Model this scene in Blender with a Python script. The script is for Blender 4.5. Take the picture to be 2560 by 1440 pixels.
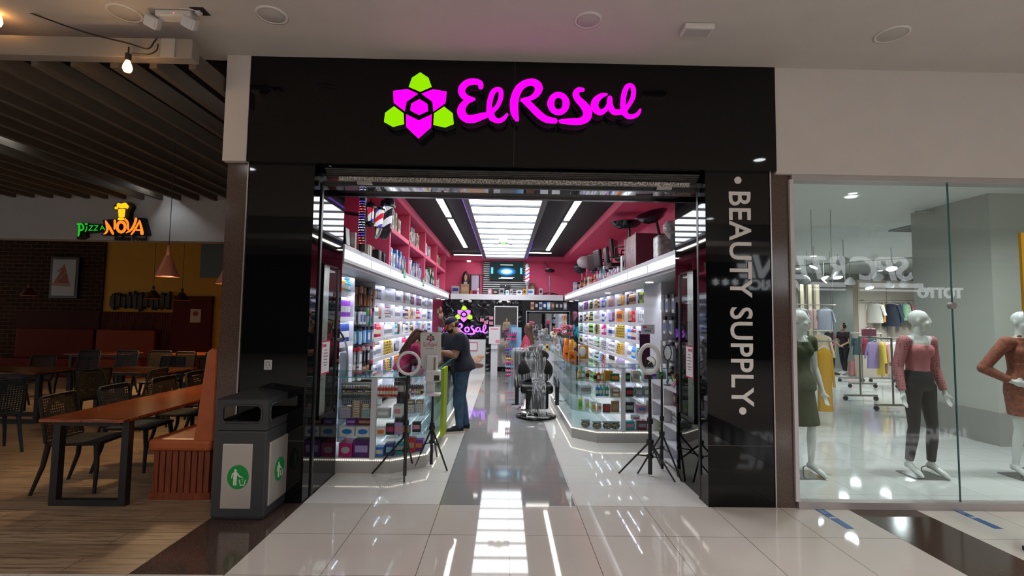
import bpy, bmesh, math, random
from mathutils import Vector, Matrix, noise
random.seed(7)
SC = bpy.context.scene
for _o in list(bpy.data.objects): bpy.data.objects.remove(_o, do_unlink=True)
COL = SC.collection
# ------------------------------------------------------------------ camera
FPX, PITCH, ROLL, YAW = 1225.7, .0632, .0144, .014
CAM = Vector((-.0587, -4.4246, 1.6347))
_f = Vector((math.sin(YAW)*math.cos(PITCH), math.cos(YAW)*math.cos(PITCH), math.sin(PITCH)))
_r = _f.cross(Vector((0, 0, 1))).normalized(); _u = _r.cross(_f)
RT = _r*math.cos(ROLL) + _u*math.sin(ROLL); UP = -_r*math.sin(ROLL) + _u*math.cos(ROLL); FW = _f
cam_d = bpy.data.cameras.new('camera'); cam = bpy.data.objects.new('camera', cam_d); COL.objects.link(cam)
cam_d.sensor_width = 36; cam_d.lens = FPX/2560*36; cam_d.clip_start = .02; cam_d.clip_end = 200
mw = Matrix.Identity(4)
for i in range(3): mw[i][0], mw[i][1], mw[i][2], mw[i][3] = RT[i], UP[i], -FW[i], CAM[i]
cam.matrix_world = mw
SC.camera = cam
def ray(x, y): return RT*((x-1280)/FPX) - UP*((y-720)/FPX) + FW
def onY(x, y, Y): d = ray(x, y); return CAM + d*((Y-CAM.y)/d.y)
def onX(x, y, X): d = ray(x, y); return CAM + d*((X-CAM.x)/d.x)
def onZ(x, y, Z): d = ray(x, y); return CAM + d*((Z-CAM.z)/d.z)
# ------------------------------------------------------------------ view, world, lights
SC.view_settings.view_transform = 'Standard'; SC.view_settings.look = 'None'
SC.view_settings.exposure = 0.3; SC.view_settings.gamma = 1.0; SC.view_settings.use_curve_mapping = False
cy = SC.cycles
cy.use_denoising = True; cy.use_adaptive_sampling = True; cy.adaptive_threshold = .1; cy.adaptive_min_samples = 16; cy.max_bounces = 5; cy.diffuse_bounces = 2; cy.glossy_bounces = 2; cy.transmission_bounces = 3
cy.transparent_max_bounces = 10; cy.sample_clamp_indirect = 4; cy.caustics_reflective = False; cy.caustics_refractive = False
cy.use_light_tree = True; cy.blur_glossy = .1
w = bpy.data.worlds.new('mall_ambient_fill'); SC.world = w; w.use_nodes = True  # even ambient light added to fill the mall
w.node_tree.nodes['Background'].inputs[0].default_value = (1, .95, .9, 1)
w.node_tree.nodes['Background'].inputs[1].default_value = .35
def area(name, loc, size, power, col, rot=(0, 0, 0), sizey=None, spread=None):
    l = bpy.data.lights.new(name, 'AREA'); l.energy = power; l.color = col; l.size = size
    if sizey: l.shape = 'RECTANGLE'; l.size_y = sizey
    if spread: l.spread = spread
    o = bpy.data.objects.new(name, l); o.location = loc; o.rotation_euler = rot; COL.objects.link(o)
    o.visible_camera = True
    return o
def spot(name, loc, power, col, angle=100, blend=.6, r=.06, tgt=None):
    l = bpy.data.lights.new(name, 'SPOT'); l.energy = power; l.color = col; l.spot_size = math.radians(angle); l.spot_blend = blend
    l.shadow_soft_size = r
    o = bpy.data.objects.new(name, l); o.location = loc; COL.objects.link(o)
    if tgt: o.rotation_euler = (Vector(tgt)-Vector(loc)).to_track_quat('-Z', 'Y').to_euler()
    return o
WARM = (1, .88, .76); COOL = (.86, .93, 1)
# overhead area light added behind the camera as soft mall fill
area('mall_fill_light', (2, -12, 6.5), 14, 1550, (1, .95, .93), sizey=7)
# ------------------------------------------------------------------ materials
_mc = {}
def M(name, col=(.8, .8, .8), rough=.5, metal=0, emit=0, ecol=None, alpha=1, spec=.5, trans=0, coat=0, ior=1.5):
    if name in _mc: return _mc[name]
    m = bpy.data.materials.new(name); m.use_nodes = True; _mc[name] = m
    b = m.node_tree.nodes['Principled BSDF']
    b.inputs['Base Color'].default_value = (*col, 1); b.inputs['Roughness'].default_value = rough
    b.inputs['Metallic'].default_value = metal; b.inputs['Specular IOR Level'].default_value = spec
    b.inputs['Alpha'].default_value = alpha; b.inputs['IOR'].default_value = ior
    b.inputs['Transmission Weight'].default_value = trans; b.inputs['Coat Weight'].default_value = coat
    if emit:
        b.inputs['Emission Color'].default_value = (*(ecol or col), 1); b.inputs['Emission Strength'].default_value = emit
    m.diffuse_color = (*col, 1)
    return m
def s2l(*c): return tuple(((v/255)/12.92 if v/255 <= .04045 else ((v/255+.055)/1.055)**2.4) for v in c)
def nodes(m): nt = m.node_tree; return nt, nt.nodes, nt.links, nt.nodes['Principled BSDF']
def glass(name, tint=(.93, .98, .96), refl=1.0, rough=.0):
    """thin pane: clear with Fresnel reflection"""
    if name in _mc: return _mc[name]
    m = bpy.data.materials.new(name); m.use_nodes = True; _mc[name] = m
    nt = m.node_tree; nt.nodes.clear()
    o = nt.nodes.new('ShaderNodeOutputMaterial'); mx = nt.nodes.new('ShaderNodeMixShader')
    t = nt.nodes.new('ShaderNodeBsdfTransparent'); t.inputs[0].default_value = (*tint, 1)
    g = nt.nodes.new('ShaderNodeBsdfGlossy'); g.inputs['Roughness'].default_value = rough
    f = nt.nodes.new('ShaderNodeFresnel'); ge = nt.nodes.new('ShaderNodeNewGeometry'); io = nt.nodes.new('ShaderNodeMapRange')
    io.inputs[3].default_value = 1.5; io.inputs[4].default_value = 1/1.5; nt.links.new(ge.outputs['Backfacing'], io.inputs[0]); nt.links.new(io.outputs[0], f.inputs[0])
    k = nt.nodes.new('ShaderNodeMath'); k.operation = 'MULTIPLY'; k.inputs[1].default_value = refl; k.use_clamp = True
    nt.links.new(f.outputs[0], k.inputs[0]); nt.links.new(k.outputs[0], mx.inputs[0])
    nt.links.new(t.outputs[0], mx.inputs[1]); nt.links.new(g.outputs[0], mx.inputs[2]); nt.links.new(mx.outputs[0], o.inputs[0])
    return m
def noisy(name, c1, c2, scale=20, rough=.5, detail=6, bump=0, stretch=(1, 1, 1), spec=.5, lo=.35, hi=.65, metal=0, coat=0):
    if name in _mc: return _mc[name]
    m = M(name, c1, rough, metal, spec=spec, coat=coat); nt, N, L, b = nodes(m)
    tc = N.new('ShaderNodeTexCoord'); mp = N.new('ShaderNodeMapping'); mp.inputs['Scale'].default_value = stretch
    n = N.new('ShaderNodeTexNoise'); n.inputs['Scale'].default_value = scale; n.inputs['Detail'].default_value = detail
    r = N.new('ShaderNodeValToRGB'); r.color_ramp.elements[0].position = lo; r.color_ramp.elements[1].position = hi
    r.color_ramp.elements[0].color = (*c1, 1); r.color_ramp.elements[1].color = (*c2, 1)
    L.new(tc.outputs['Object'], mp.inputs[0]); L.new(mp.outputs[0], n.inputs['Vector']); L.new(n.outputs[0], r.inputs[0]); L.new(r.outputs[0], b.inputs['Base Color'])
    if bump:
        bp = N.new('ShaderNodeBump'); bp.inputs['Strength'].default_value = bump; bp.inputs['Distance'].default_value = .01
        L.new(n.outputs[0], bp.inputs['Height']); L.new(bp.outputs[0], b.inputs['Normal'])
    return m
# ------------------------------------------------------------------ mesh builder
class MB:
    def __init__(s): s.v = []; s.f = []; s.m = []; s.s = []
    def _add(s, vs, fs, mat=0, smooth=False):
        k = len(s.v); s.v += [tuple(v) for v in vs]
        for f in fs: s.f.append([i+k for i in f]); s.m.append(mat); s.s.append(smooth)
        return s
    def box(s, x0, x1, y0, y1, z0, z1, mat=0, T=None):
        if x0 > x1: x0, x1 = x1, x0
        if y0 > y1: y0, y1 = y1, y0
        if z0 > z1: z0, z1 = z1, z0
        vs = [Vector((x, y, z)) for z in (z0, z1) for y in (y0, y1) for x in (x0, x1)]
        if T: vs = [T @ v for v in vs]
        return s._add(vs, [(0, 2, 3, 1), (4, 5, 7, 6), (0, 1, 5, 4), (2, 6, 7, 3), (0, 4, 6, 2), (1, 3, 7, 5)], mat)
    def cyl(s, p0, p1, r0, r1=None, n=12, mat=0, caps=True, sy=1):
        p0, p1 = Vector(p0), Vector(p1); r1 = r0 if r1 is None else r1
        d = (p1-p0).normalized(); a = d.orthogonal().normalized()
        if abs(d.z) > .99: a = Vector((1, 0, 0))
        b = d.cross(a)
        A = [a*math.cos(2*math.pi*i/n) + b*math.sin(2*math.pi*i/n)*sy for i in range(n)]
        R0 = [p0+q*r0 for q in A]; R1 = [p1+q*r1 for q in A]
        s._add(R0+R1, [(i, (i+1) % n, n+(i+1) % n, n+i) for i in range(n)], mat, True)
        if caps:
            if r0 > 1e-5: s._add(R0, [list(range(n))[::-1]], mat)
            if r1 > 1e-5: s._add(R1, [list(range(n))], mat)
        return s
    def tube(s, pts, r, n=8, mat=0):
        pts = [Vector(p) for p in pts]; rs = r if isinstance(r, (list, tuple)) else [r]*len(pts)
        rings = []; a = None
        for i, p in enumerate(pts):
            d = (pts[min(i+1, len(pts)-1)]-pts[max(i-1, 0)]).normalized()
            a = d.orthogonal().normalized() if a is None else (a-d*a.dot(d)).normalized()
            b = d.cross(a); rings.append([p+(a*math.cos(2*math.pi*k/n)+b*math.sin(2*math.pi*k/n))*rs[i] for k in range(n)])
        vs = [v for R in rings for v in R]; fs = []
        for i in range(len(pts)-1):
            for k in range(n): fs.append((i*n+k, i*n+(k+1) % n, (i+1)*n+(k+1) % n, (i+1)*n+k))
        s._add(vs, fs, mat, True); s._add(rings[0], [list(range(n))[::-1]], mat); s._add(rings[-1], [list(range(n))], mat)
        return s
    def lathe(s, prof, c=(0, 0, 0), n=16, mat=0, T=None, sx=1, sy=1, op=False):
        vs = []; c = Vector(c)
        for r, z in prof:
            for k in range(n):
                a = 2*math.pi*k/n; v = c+Vector((r*math.cos(a)*sx, r*math.sin(a)*sy, z)); vs.append(T @ v if T else v)
        fs = [(i*n+k, i*n+(k+1) % n, (i+1)*n+(k+1) % n, (i+1)*n+k) for i in range(len(prof)-1) for k in range(n)]
        s._add(vs, fs, mat, True)
        if op: return s
        if prof[0][0] > 1e-4: s._add(vs[:n], [list(range(n))[::-1]], mat)
        if prof[-1][0] > 1e-4: s._add(vs[-n:], [list(range(n))], mat)
        return s
    def ell(s, c, rx, ry, rz, n=14, mat=0, T=None):
        h = n//2+1
        pr = [(math.sin(math.pi*i/h), -math.cos(math.pi*i/h)) for i in range(h+1)]; vs = []
        for r, z in pr:
            for k in range(n):
                v = Vector((r*math.cos(2*math.pi*k/n)*rx, r*math.sin(2*math.pi*k/n)*ry, z*rz)); v = T @ v if T else v; vs.append(Vector(c)+v)
        return s._add(vs, [(i*n+k, i*n+(k+1) % n, (i+1)*n+(k+1) % n, (i+1)*n+k) for i in range(h) for k in range(n)], mat, True)
    def loft(s, secs, n=16, mat=0, cap=True):
        """secs: (centre, U vector, V vector) ellipses"""
        vs = []
        for c, U, V in secs:
            for k in range(n):
                a = 2*math.pi*k/n; vs.append(Vector(c)+Vector(U)*math.cos(a)+Vector(V)*math.sin(a))
        s._add(vs, [(i*n+k, i*n+(k+1) % n, (i+1)*n+(k+1) % n, (i+1)*n+k) for i in range(len(secs)-1) for k in range(n)], mat, True)
        if cap: s._add(vs[:n], [list(range(n))[::-1]], mat); s._add(vs[-n:], [list(range(n))], mat)
        return s
    def prism(s, poly, d, mat=0, side=None):
        """poly: 3D points; d: extrusion vector"""
        P = [Vector(p) for p in poly]; n = len(P); d = Vector(d); Q = [p+d for p in P]
        s._add(P, [list(range(n))], mat); s._add(Q, [list(range(n))[::-1]], mat if side is None else side)
        s._add(P+Q, [(i, n+i, n+(i+1) % n, (i+1) % n) for i in range(n)], mat if side is None else side)
        return s
    def quad(s, a, b, c, d, mat=0): return s._add([a, b, c, d], [(0, 1, 2, 3)], mat)
    def mesh(s, name, mats):
        me = bpy.data.meshes.new(name); me.from_pydata(s.v, [], s.f)
        for m in (mats if isinstance(mats, (list, tuple)) else [mats]): me.materials.append(m)
        me.polygons.foreach_set('material_index', s.m); me.polygons.foreach_set('use_smooth', s.s); me.update()
        return me
    def build(s, name, mats, parent=None, loc=None, bevel=0, fix=False, seg=2):
        me = s.mesh(name, mats)
        if fix or bevel:
            bm = bmesh.new(); bm.from_mesh(me)
            if bevel: bmesh.ops.remove_doubles(bm, verts=bm.verts, dist=1e-5)
            bmesh.ops.recalc_face_normals(bm, faces=bm.faces); bm.to_mesh(me); bm.free()
        o = bpy.data.objects.new(name, me); COL.objects.link(o)
        if parent: o.parent = parent
        if loc is not None: o.location = loc
        if bevel:
            b = o.modifiers.new('bevel', 'BEVEL'); b.width = bevel; b.segments = seg; b.limit_method = 'ANGLE'; b.harden_normals = False
        return o
def mb(): return MB()
def tag(o, label, cat, group=None):
    o['label'] = label; o['category'] = cat
    if group: o['group'] = group
    return o
def thing(name, label, cat, loc=(0, 0, 0), rz=0, group=None):
    o = bpy.data.objects.new(name, None); COL.objects.link(o); o.location = loc; o.rotation_euler = (0, 0, rz); o.empty_display_size = .1
    return tag(o, label, cat, group)
def struct(o): o['kind'] = 'structure'; return o
def dup(root, loc, rz=0, label=None, group=None):
    def cp(o, par):
        c = o.copy(); COL.objects.link(c); c.parent = par
        for ch in kids.get(o.name, ()): cp(ch, c)
        return c
    kids = {}
    for o in COL.objects:
        if o.parent: kids.setdefault(o.parent.name, []).append(o)
    r = cp(root, None); r.location = loc; r.rotation_euler = (0, 0, rz)
    if label: r['label'] = label
    if group: r['group'] = group
    return r
def text(name, body, size, mat, origin, U, V, ext=.004, off=0, parent=None, align='LEFT', space=1, shear=0, width=None, target=None, mat2=None):
    """text lying in the plane of U (reading direction) and V (up); target: wanted width in m"""
    c = bpy.data.curves.new(name, 'FONT'); c.body = body; c.size = size; c.extrude = ext; c.offset = off; c.align_x = align; c.space_character = space; c.shear = shear
    c.resolution_u = 4
    t = bpy.data.objects.new(name+'_t', c); COL.objects.link(t)
    dg = bpy.context.evaluated_depsgraph_get(); dg.update()
    me = bpy.data.meshes.new_from_object(t.evaluated_get(dg)); bpy.data.objects.remove(t); bpy.data.curves.remove(c)
    U, V = Vector(U).normalized(), Vector(V).normalized(); Wn = U.cross(V); O = Vector(origin)
    xs = [v.co.x for v in me.vertices]; k = 1
    if target: k = target/(max(xs)-min(xs))
    for v in me.vertices: v.co = O + U*(v.co.x*k) + V*v.co.y + Wn*v.co.z
    me.name = name; me.materials.clear(); me.materials.append(mat)
    o = bpy.data.objects.new(name, me); COL.objects.link(o)
    if parent: o.parent = parent
    return o
def crom(pts, k=5, closed=False):
    out = []; n = len(pts)
    g = (lambda i: pts[i % n]) if closed else (lambda i: pts[max(0, min(n-1, i))])
    for i in range(n if closed else n-1):
        p0, p1, p2, p3 = g(i-1), g(i), g(i+1), g(i+2)
        for j in range(k):
            t = j/k
            out.append(tuple(.5*((2*b)+(-a+c)*t+(2*a-5*b+4*c-d)*t*t+(-a+3*b-3*c+d)*t**3) for a, b, c, d in zip(p0, p1, p2, p3)))
    if not closed: out.append(tuple(map(float, pts[-1])))
    return out
def stroke(b, pts, mp, back, closed=False, k=5, mat=0, side=1):
    """brush stroke of varying width; pts (x,y,w) in drawing units; mp maps drawing (x,y) to 3D; back = extrusion vector"""
    P = crom(pts, k, closed); n = len(P); L = []; R = []
    for i, (x, y, wd) in enumerate(P):
        q = P[(i+1) % n] if closed else P[min(i+1, n-1)]; p = P[i-1] if closed else P[max(i-1, 0)]
        dx, dy = q[0]-p[0], q[1]-p[1]; l = math.hypot(dx, dy) or 1; nx, ny = -dy/l*wd/2, dx/l*wd/2
        L.append((x+nx, y+ny)); R.append((x-nx, y-ny))
    back = Vector(back); jit = -back.normalized()*.0005*random.random()
    F = [Vector(mp(*p))+jit for p in L]+[Vector(mp(*p))+jit for p in R]; m = n
    quads = [(i, (i+1) % n, m+(i+1) % n, m+i) for i in range(n if closed else n-1)]
    b._add(F, quads, mat)
    B2 = [v+back for v in F]
    b._add(F+B2, [(i, (i+1) % n, 2*m+(i+1) % n, 2*m+i) for i in range(n if closed else n-1)]+[(m+i, m+(i+1) % n, 3*m+(i+1) % n, 3*m+i) for i in range(n if closed else n-1)], side)
    if not closed:
        for x, y, wd in (P[0], P[-1]):
            jit -= back.normalized()*.00012; c = [jit+Vector(mp(x+wd/2*math.cos(a*math.pi/6), y+wd/2*math.sin(a*math.pi/6))) for a in range(12)]
            b.prism(c, back, mat, side)
    return b
# ================================================================== setting: floors, walls, ceilings
def tile_mat(name, base, grout, size, rough, off=(0, 0), var=.03, spec=.5, stripes=None, speck=None):
    m = M(name, base, rough, spec=spec); nt, N, L, b = nodes(m)
    tc = N.new('ShaderNodeTexCoord'); sp = N.new('ShaderNodeSeparateXYZ'); L.new(tc.outputs['Object'], sp.inputs[0])
    def line(axis, o):
        a = N.new('ShaderNodeMath'); a.operation = 'ADD'; a.inputs[1].default_value = o+60; L.new(sp.outputs[axis], a.inputs[0])
        d = N.new('ShaderNodeMath'); d.operation = 'DIVIDE'; d.inputs[1].default_value = size; L.new(a.outputs[0], d.inputs[0])
        f = N.new('ShaderNodeMath'); f.operation = 'FRACT'; L.new(d.outputs[0], f.inputs[0])
        s = N.new('ShaderNodeMath'); s.operation = 'SUBTRACT'; s.inputs[1].default_value = .5; L.new(f.outputs[0], s.inputs[0])
        q = N.new('ShaderNodeMath'); q.operation = 'ABSOLUTE'; L.new(s.outputs[0], q.inputs[0])
        g = N.new('ShaderNodeMath'); g.operation = 'GREATER_THAN'; g.inputs[1].default_value = .5-.0022/size; L.new(q.outputs[0], g.inputs[0])
        return g
    gx, gy = line(0, off[0]), line(1, off[1])
    mx = N.new('ShaderNodeMath'); mx.operation = 'MAXIMUM'; L.new(gx.outputs[0], mx.inputs[0]); L.new(gy.outputs[0], mx.inputs[1])
    n = N.new('ShaderNodeTexNoise'); n.inputs['Scale'].default_value = 3 if not speck else 90; n.inputs['Detail'].default_value = 4
    L.new(tc.outputs['Object'], n.inputs['Vector'])
    r = N.new('ShaderNodeValToRGB'); c2 = speck or tuple(c*(1-var) for c in base)
    r.color_ramp.elements[0].color = (*base, 1); r.color_ramp.elements[1].color = (*c2, 1)
    r.color_ramp.elements[0].position = .4 if not speck else .55; r.color_ramp.elements[1].position = .65 if not speck else .78
    L.new(n.outputs[0], r.inputs[0])
    mix = N.new('ShaderNodeMix'); mix.data_type = 'RGBA'; mix.inputs[7].default_value = (*grout, 1)
    L.new(mx.outputs[0], mix.inputs[0]); L.new(r.outputs[0], mix.inputs[6]); L.new(mix.outputs[2], b.inputs['Base Color'])
    return m
beige = tile_mat('beige_porcelain', (.57, .52, .475), (.10, .085, .07), .6, .035)
shopt = tile_mat('white_porcelain', (.72, .70, .67), (.45, .43, .40), .6, .04)
greyt = tile_mat('grey_porcelain', (.27, .265, .26), (.15, .15, .15), .6, .05)
clotht = tile_mat('pale_store_porcelain', (.60, .61, .60), (.25, .26, .26), .6, .06, off=(.2, .25))
brown_g = tile_mat('brown_granite_floor', (.06, .038, .03), (.03, .02, .015), .6, .12, speck=(.15, .10, .08))
def plane_box(name, x0, x1, y0, y1, z0, z1, mat): return struct(mb().box(x0, x1, y0, y1, z0, z1).build(name, mat))
# corridor floor
plane_box('floor', -1.8, 3.0, -9, 0, -.1, 0, beige)
plane_box('floor', 3.6, 16, -9, 0, -.1, 0, beige)
plane_box('floor', -16, -1.8, -9, -1.2, -.1, 0, beige)
plane_box('floor', -16, 22, -17, -9, -.1, 0, beige)
plane_box('floor', 3.0, 3.6, -9, 0, -.1, 0, brown_g)
plane_box('floor', -2.4, -1.8, -1.2, .9, -.1, 0, brown_g)
plane_box('floor', -1.8, -.61, 0, 11.2, -.1, 0, shopt)
plane_box('floor', .59, 2.6, 0, 11.2, -.1, 0, shopt)
plane_box('floor', -.61, .59, 0, 11.2, -.1, 0, greyt)
plane_box('floor', -2.6, -1.8, .9, 11.2, -.1, 0, shopt)
plane_box('floor', 2.62, 18, 0, 14, -.1, 0, clotht)
# wood look plank floor of the pizza place
def planks(name, c1, c2, c3, grout, along='X', wlen=1.2, wid=.2, rough=.35, scale=1):
    m = M(name, c1, rough); nt, N, L, b = nodes(m)
    tc = N.new('ShaderNodeTexCoord'); br = N.new('ShaderNodeTexBrick'); mp = N.new('ShaderNodeMapping')
    if along == 'Y': mp.inputs['Rotation'].default_value = (0, 0, math.pi/2)
    if along == 'Z': mp.inputs['Rotation'].default_value = (math.pi/2, 0, 0)
    L.new(tc.outputs['Object'], mp.inputs[0]); L.new(mp.outputs[0], br.inputs['Vector'])
    br.inputs['Scale'].default_value = 1; br.inputs['Brick Width'].default_value = wlen; br.inputs['Row Height'].default_value = wid
    br.inputs['Mortar Size'].default_value = .003; br.inputs['Color1'].default_value = (*c1, 1); br.inputs['Color2'].default_value = (*c2, 1); br.inputs['Mortar'].default_value = (*grout, 1)
    br.offset = .37
    n = N.new('ShaderNodeTexNoise'); n.inputs['Scale'].default_value = 6; n.inputs['Detail'].default_value = 8
    mp2 = N.new('ShaderNodeMapping'); mp2.inputs['Scale'].default_value = (.5, 7, 1) if along == 'X' else (7, .5, 1)
    L.new(tc.outputs['Object'], mp2.inputs[0]); L.new(mp2.outputs[0], n.inputs['Vector'])
    mix = N.new('ShaderNodeMix'); mix.data_type = 'RGBA'; r = N.new('ShaderNodeMapRange'); r.inputs[1].default_value = .45; r.inputs[2].default_value = .7
    L.new(n.outputs[0], r.inputs[0]); L.new(r.outputs[0], mix.inputs[0]); L.new(br.outputs[0], mix.inputs[6]); mix.inputs[7].default_value = (*c3, 1)
    L.new(mix.outputs[2], b.inputs['Base Color'])
    return m
wood_f = planks('wood_plank_floor', (.44, .31, .20), (.30, .20, .125), (.15, .095, .06), (.03, .02, .015))
plane_box('floor', -16, -2.4, -1.2, 9.2, -.1, 0, wood_f)
plane_box('floor', -2.62, -1.8, .9, .95, -.1, 0, brown_g)
white_p = noisy('white_plaster', (.62, .58, .55), (.60, .56, .53), 4, .85)
ceil_p = noisy('ceiling_plaster', (.56, .52, .48), (.54, .50, .465), 3, .9)
# corridor ceiling
plane_box('ceiling', -16, 16, -7.2, .06, 4.0, 4.2, ceil_p)
plane_box('ceiling', -16, 22, -17, -14.5, 4.6, 4.8, ceil_p)
black_st = noisy('black_polished_granite', (.002, .002, .0025), (.004, .004, .005), 60, .03, spec=.32)
gran = noisy('brown_granite', (.075, .047, .038), (.19, .135, .11), 130, .12, lo=.5, hi=.72)
metal_tr = M('brushed_trim', (.55, .5, .47), .3, 1)
dark_gap = M('dark_joint', (.002, .002, .002), .8)
# shopfront
o = struct(mb().box(-2.41, 2.41, -.05, .28, 3.02, 4.0).build('wall_front', black_st))
struct(mb().box(-2.41, -1.81, 0, .2, 0, 3.02).build('wall_front', black_st))
struct(mb().box(1.77, 2.37, 0, .2, 0, 3.02).build('wall_front', black_st))
for x0, x1 in ((-2.41, -1.81), (1.77, 2.37)): struct(mb().box(x0, x1, -.001, 0.0, .532, .538).build('trim_1', M('stone_joint', (.05, .05, .05), .3)))
struct(mb().box(.0, .004, -.052, -.05, 3.02, 4.0).build('trim_1', M('stone_joint', (.05, .05, .05), .3)))
# reveals of polished black stone
for s_, xa, xb, nm, NY0, NY1 in ((-1, -1.9, -1.81, 'wall_left', .27, .72), (1, 1.79, 1.87, 'wall_right', .31, .73)):
    ye_ = .84 if s_ < 0 else .86
    struct(mb().box(xa, xb, .2, NY0, 0, 3.02).box(xa, xb, NY1, ye_, 0, 3.02).box(xa, xb, NY0, NY1, 0, .66).box(xa, xb, NY0, NY1, 2.14, 3.02).build(nm, black_st))
    xi = xb if s_ > 0 else xa; xo_ = xi+s_*.32
    nb_ = M('niche_white', (.72, .74, .75), .4)
    struct(mb().box(xi, xo_, NY0-.02, NY0, .66, 2.14).box(xi, xo_, NY1, NY1+.02, .66, 2.14).box(xo_, xo_+s_*.02, NY0-.02, NY1+.02, .66, 2.14).box(xi, xo_, NY0, NY1, .64, .66).box(xi, xo_, NY0, NY1, 2.14, 2.16).build(nm, nb_))
struct(mb().box(-1.81, 1.79, .28, .90, 3.0, 3.1).build('ceiling', black_st))
for s, x in ((-1, -1.81), (1, 1.78)):
    struct(mb().box(x, x+.012*(-s), .17, .21, 0, 2.9).build('trim_2', M('shutter_guide_black', (.006, .006, .006), .35)))
# white bulkheads and brown granite columns either side
struct(mb().box(-2.62, -2.41, -.06, .3, 3.02, 4.0).build('wall_left', white_p))
struct(mb().box(-2.6, -2.41, 0, .9, 0, 3.02).build('wall_left', gran))
struct(mb().box(-2.62, -2.601, .9, 11.4, 0, 4.3).build('wall_left', M('party_wall', (.25, .22, .2), .8)))
struct(mb().box(-2.417, -2.405, -.012, 0, 0, 3.02).build('trim_3', metal_tr))
struct(mb().box(2.375, 2.56, -.0, .3, 0, 3.02).build('wall_right', gran))
struct(mb().box(2.366, 2.377, -.01, 0, 0, 3.02).build('trim_3', metal_tr))
struct(mb().box(2.41, 16, -.04, .1, 3.0, 4.0).build('wall_right', white_p))
struct(mb().box(2.56, 16, -.03, .12, 2.955, 3.0).build('trim_4', M('grey_channel', (.42, .38, .37), .4, .4)))
struct(mb().box(2.56, 16, -.03, .06, 0, .06).build('trim_4', M('grey_channel', (.42, .38, .37), .4, .4)))
struct(mb().box(2.54, 2.575, -.025, .04, .06, 2.955).build('trim_4', M('pale_jamb', (.6, .56, .58), .4)))
# ceiling things of the corridor
wht = M('white_plastic', (.68, .65, .62), .4); grill = noisy('speaker_grille', (.42, .39, .36), (.5, .47, .44), 300, .6)
for (px, py), lab, r in (((312, 32), 'round ceiling speaker at far left beside the emergency lamp', .125), ((680, 37), 'round recessed ceiling speaker above the white bulkhead corner', .12),
                      ((1470, 50), 'round ceiling fitting above the pink shop sign, tinted pink', .11), ((2230, 85), 'round ceiling fitting above the clothing store window', .125)):
    p = onZ(px, py, 4.0); t = thing('ceiling_speaker', lab, 'ceiling speaker', p)
    mb().lathe([(r, 0), (r, -.008), (r-.02, -.012), (r-.022, -.004)], n=28, op=True).build('rim', wht, t)
    mb().lathe([(r-.02, -.006), (r-.03, -.012), (.001, -.016)], n=28).build('grille', grill, t)
p = onZ(1743, 68, 4.0); t = thing('ceiling_detector_box', 'flat white rectangular box fixed to the ceiling over the shop corner', 'detector box', p)
mb().box(-.12, .12, -.065, .065, -.045, 0).build('housing', wht, t, bevel=.008); mb().box(-.1, .1, -.05, .05, -.05, -.045).build('lens', M('lens_grey', (.45, .43, .41), .3), t)
p = onZ(445, 33, 4.0); t = thing('emergency_lamp', 'white twin head emergency lamp on the ceiling by the pergola', 'emergency lamp', p)
mb().box(-.15, .13, -.05, .05, -.05, 0).build('housing', wht, t, bevel=.012)
for x in (-.19, .1):
    h = mb().box(-.05, .05, -.04, .04, -.05, .04, T=Matrix.Translation((x, 0, -.07)) @ Matrix.Rotation(.5, 4, 'X') @ Matrix.Rotation(.5, 4, 'Y')).build('lamp_head', wht, t, bevel=.014)
    mb().box(-.04, .04, -.045, -.04, -.04, .03, T=Matrix.Translation((x, 0, -.07)) @ Matrix.Rotation(.5, 4, 'X') @ Matrix.Rotation(.5, 4, 'Y')).build('lens', M('lens_clear', (.5, .52, .55), .1), h)
mb().ell((0, -.05, -.03), .004, .004, .004, 6).build('indicator', M('red_led', (1, .1, .05), .3, emit=3), t)
p = onZ(498, 28, 4.0); t = thing('ceiling_socket', 'black recessed ceiling socket with a white plug', 'socket', p)
mb().box(-.045, .06, -.05, .05, -.004, 0).build('recess', M('socket_black', (.01, .01, .01), .5), t); mb().box(-.02, .02, -.025, .02, -.03, -.004).build('plug', wht, t, bevel=.006)
mb().tube(crom([(0, 0, -.03), (.05, -.05, -.05), (0, -.1, -.05), (-.1, -.08, -.03)], 5), .004).build('cord', wht, t)
# corridor downlights: lit fittings behind the photographer
lit = M('lit_lamp', (1, .97, .9), .4, emit=25, ecol=(.9, .97, 1))
for i, (x, y, pw) in enumerate(((-4.2, -3.4, 16), (-1.5, -6.6, 22), (1.2, -6.6, 22), (2.4, -4.2, 26), (3.6, -2.6, 16), (6.2, -4.2, 26), (4.6, -6.6, 22), (8.0, -2.6, 26), (-6.5, -6.6, 22))):
    t = thing('ceiling_downlight', 'round lit downlight in the corridor ceiling, seen only in reflections', 'downlight', (x, y, 4.0), group='corridor downlights')
    mb().lathe([(.1, 0), (.1, -.012), (.078, -.014)], n=20, op=True).build('rim', wht, t); mb().cyl((0, 0, -.004), (0, 0, -.010), .078, n=20).build('lamp', lit, t)
    spot('downlight_beam', (x, y, 3.97), pw*4, (1, .93, .87), 140, .8, .08, (x, y, 0))
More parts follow.
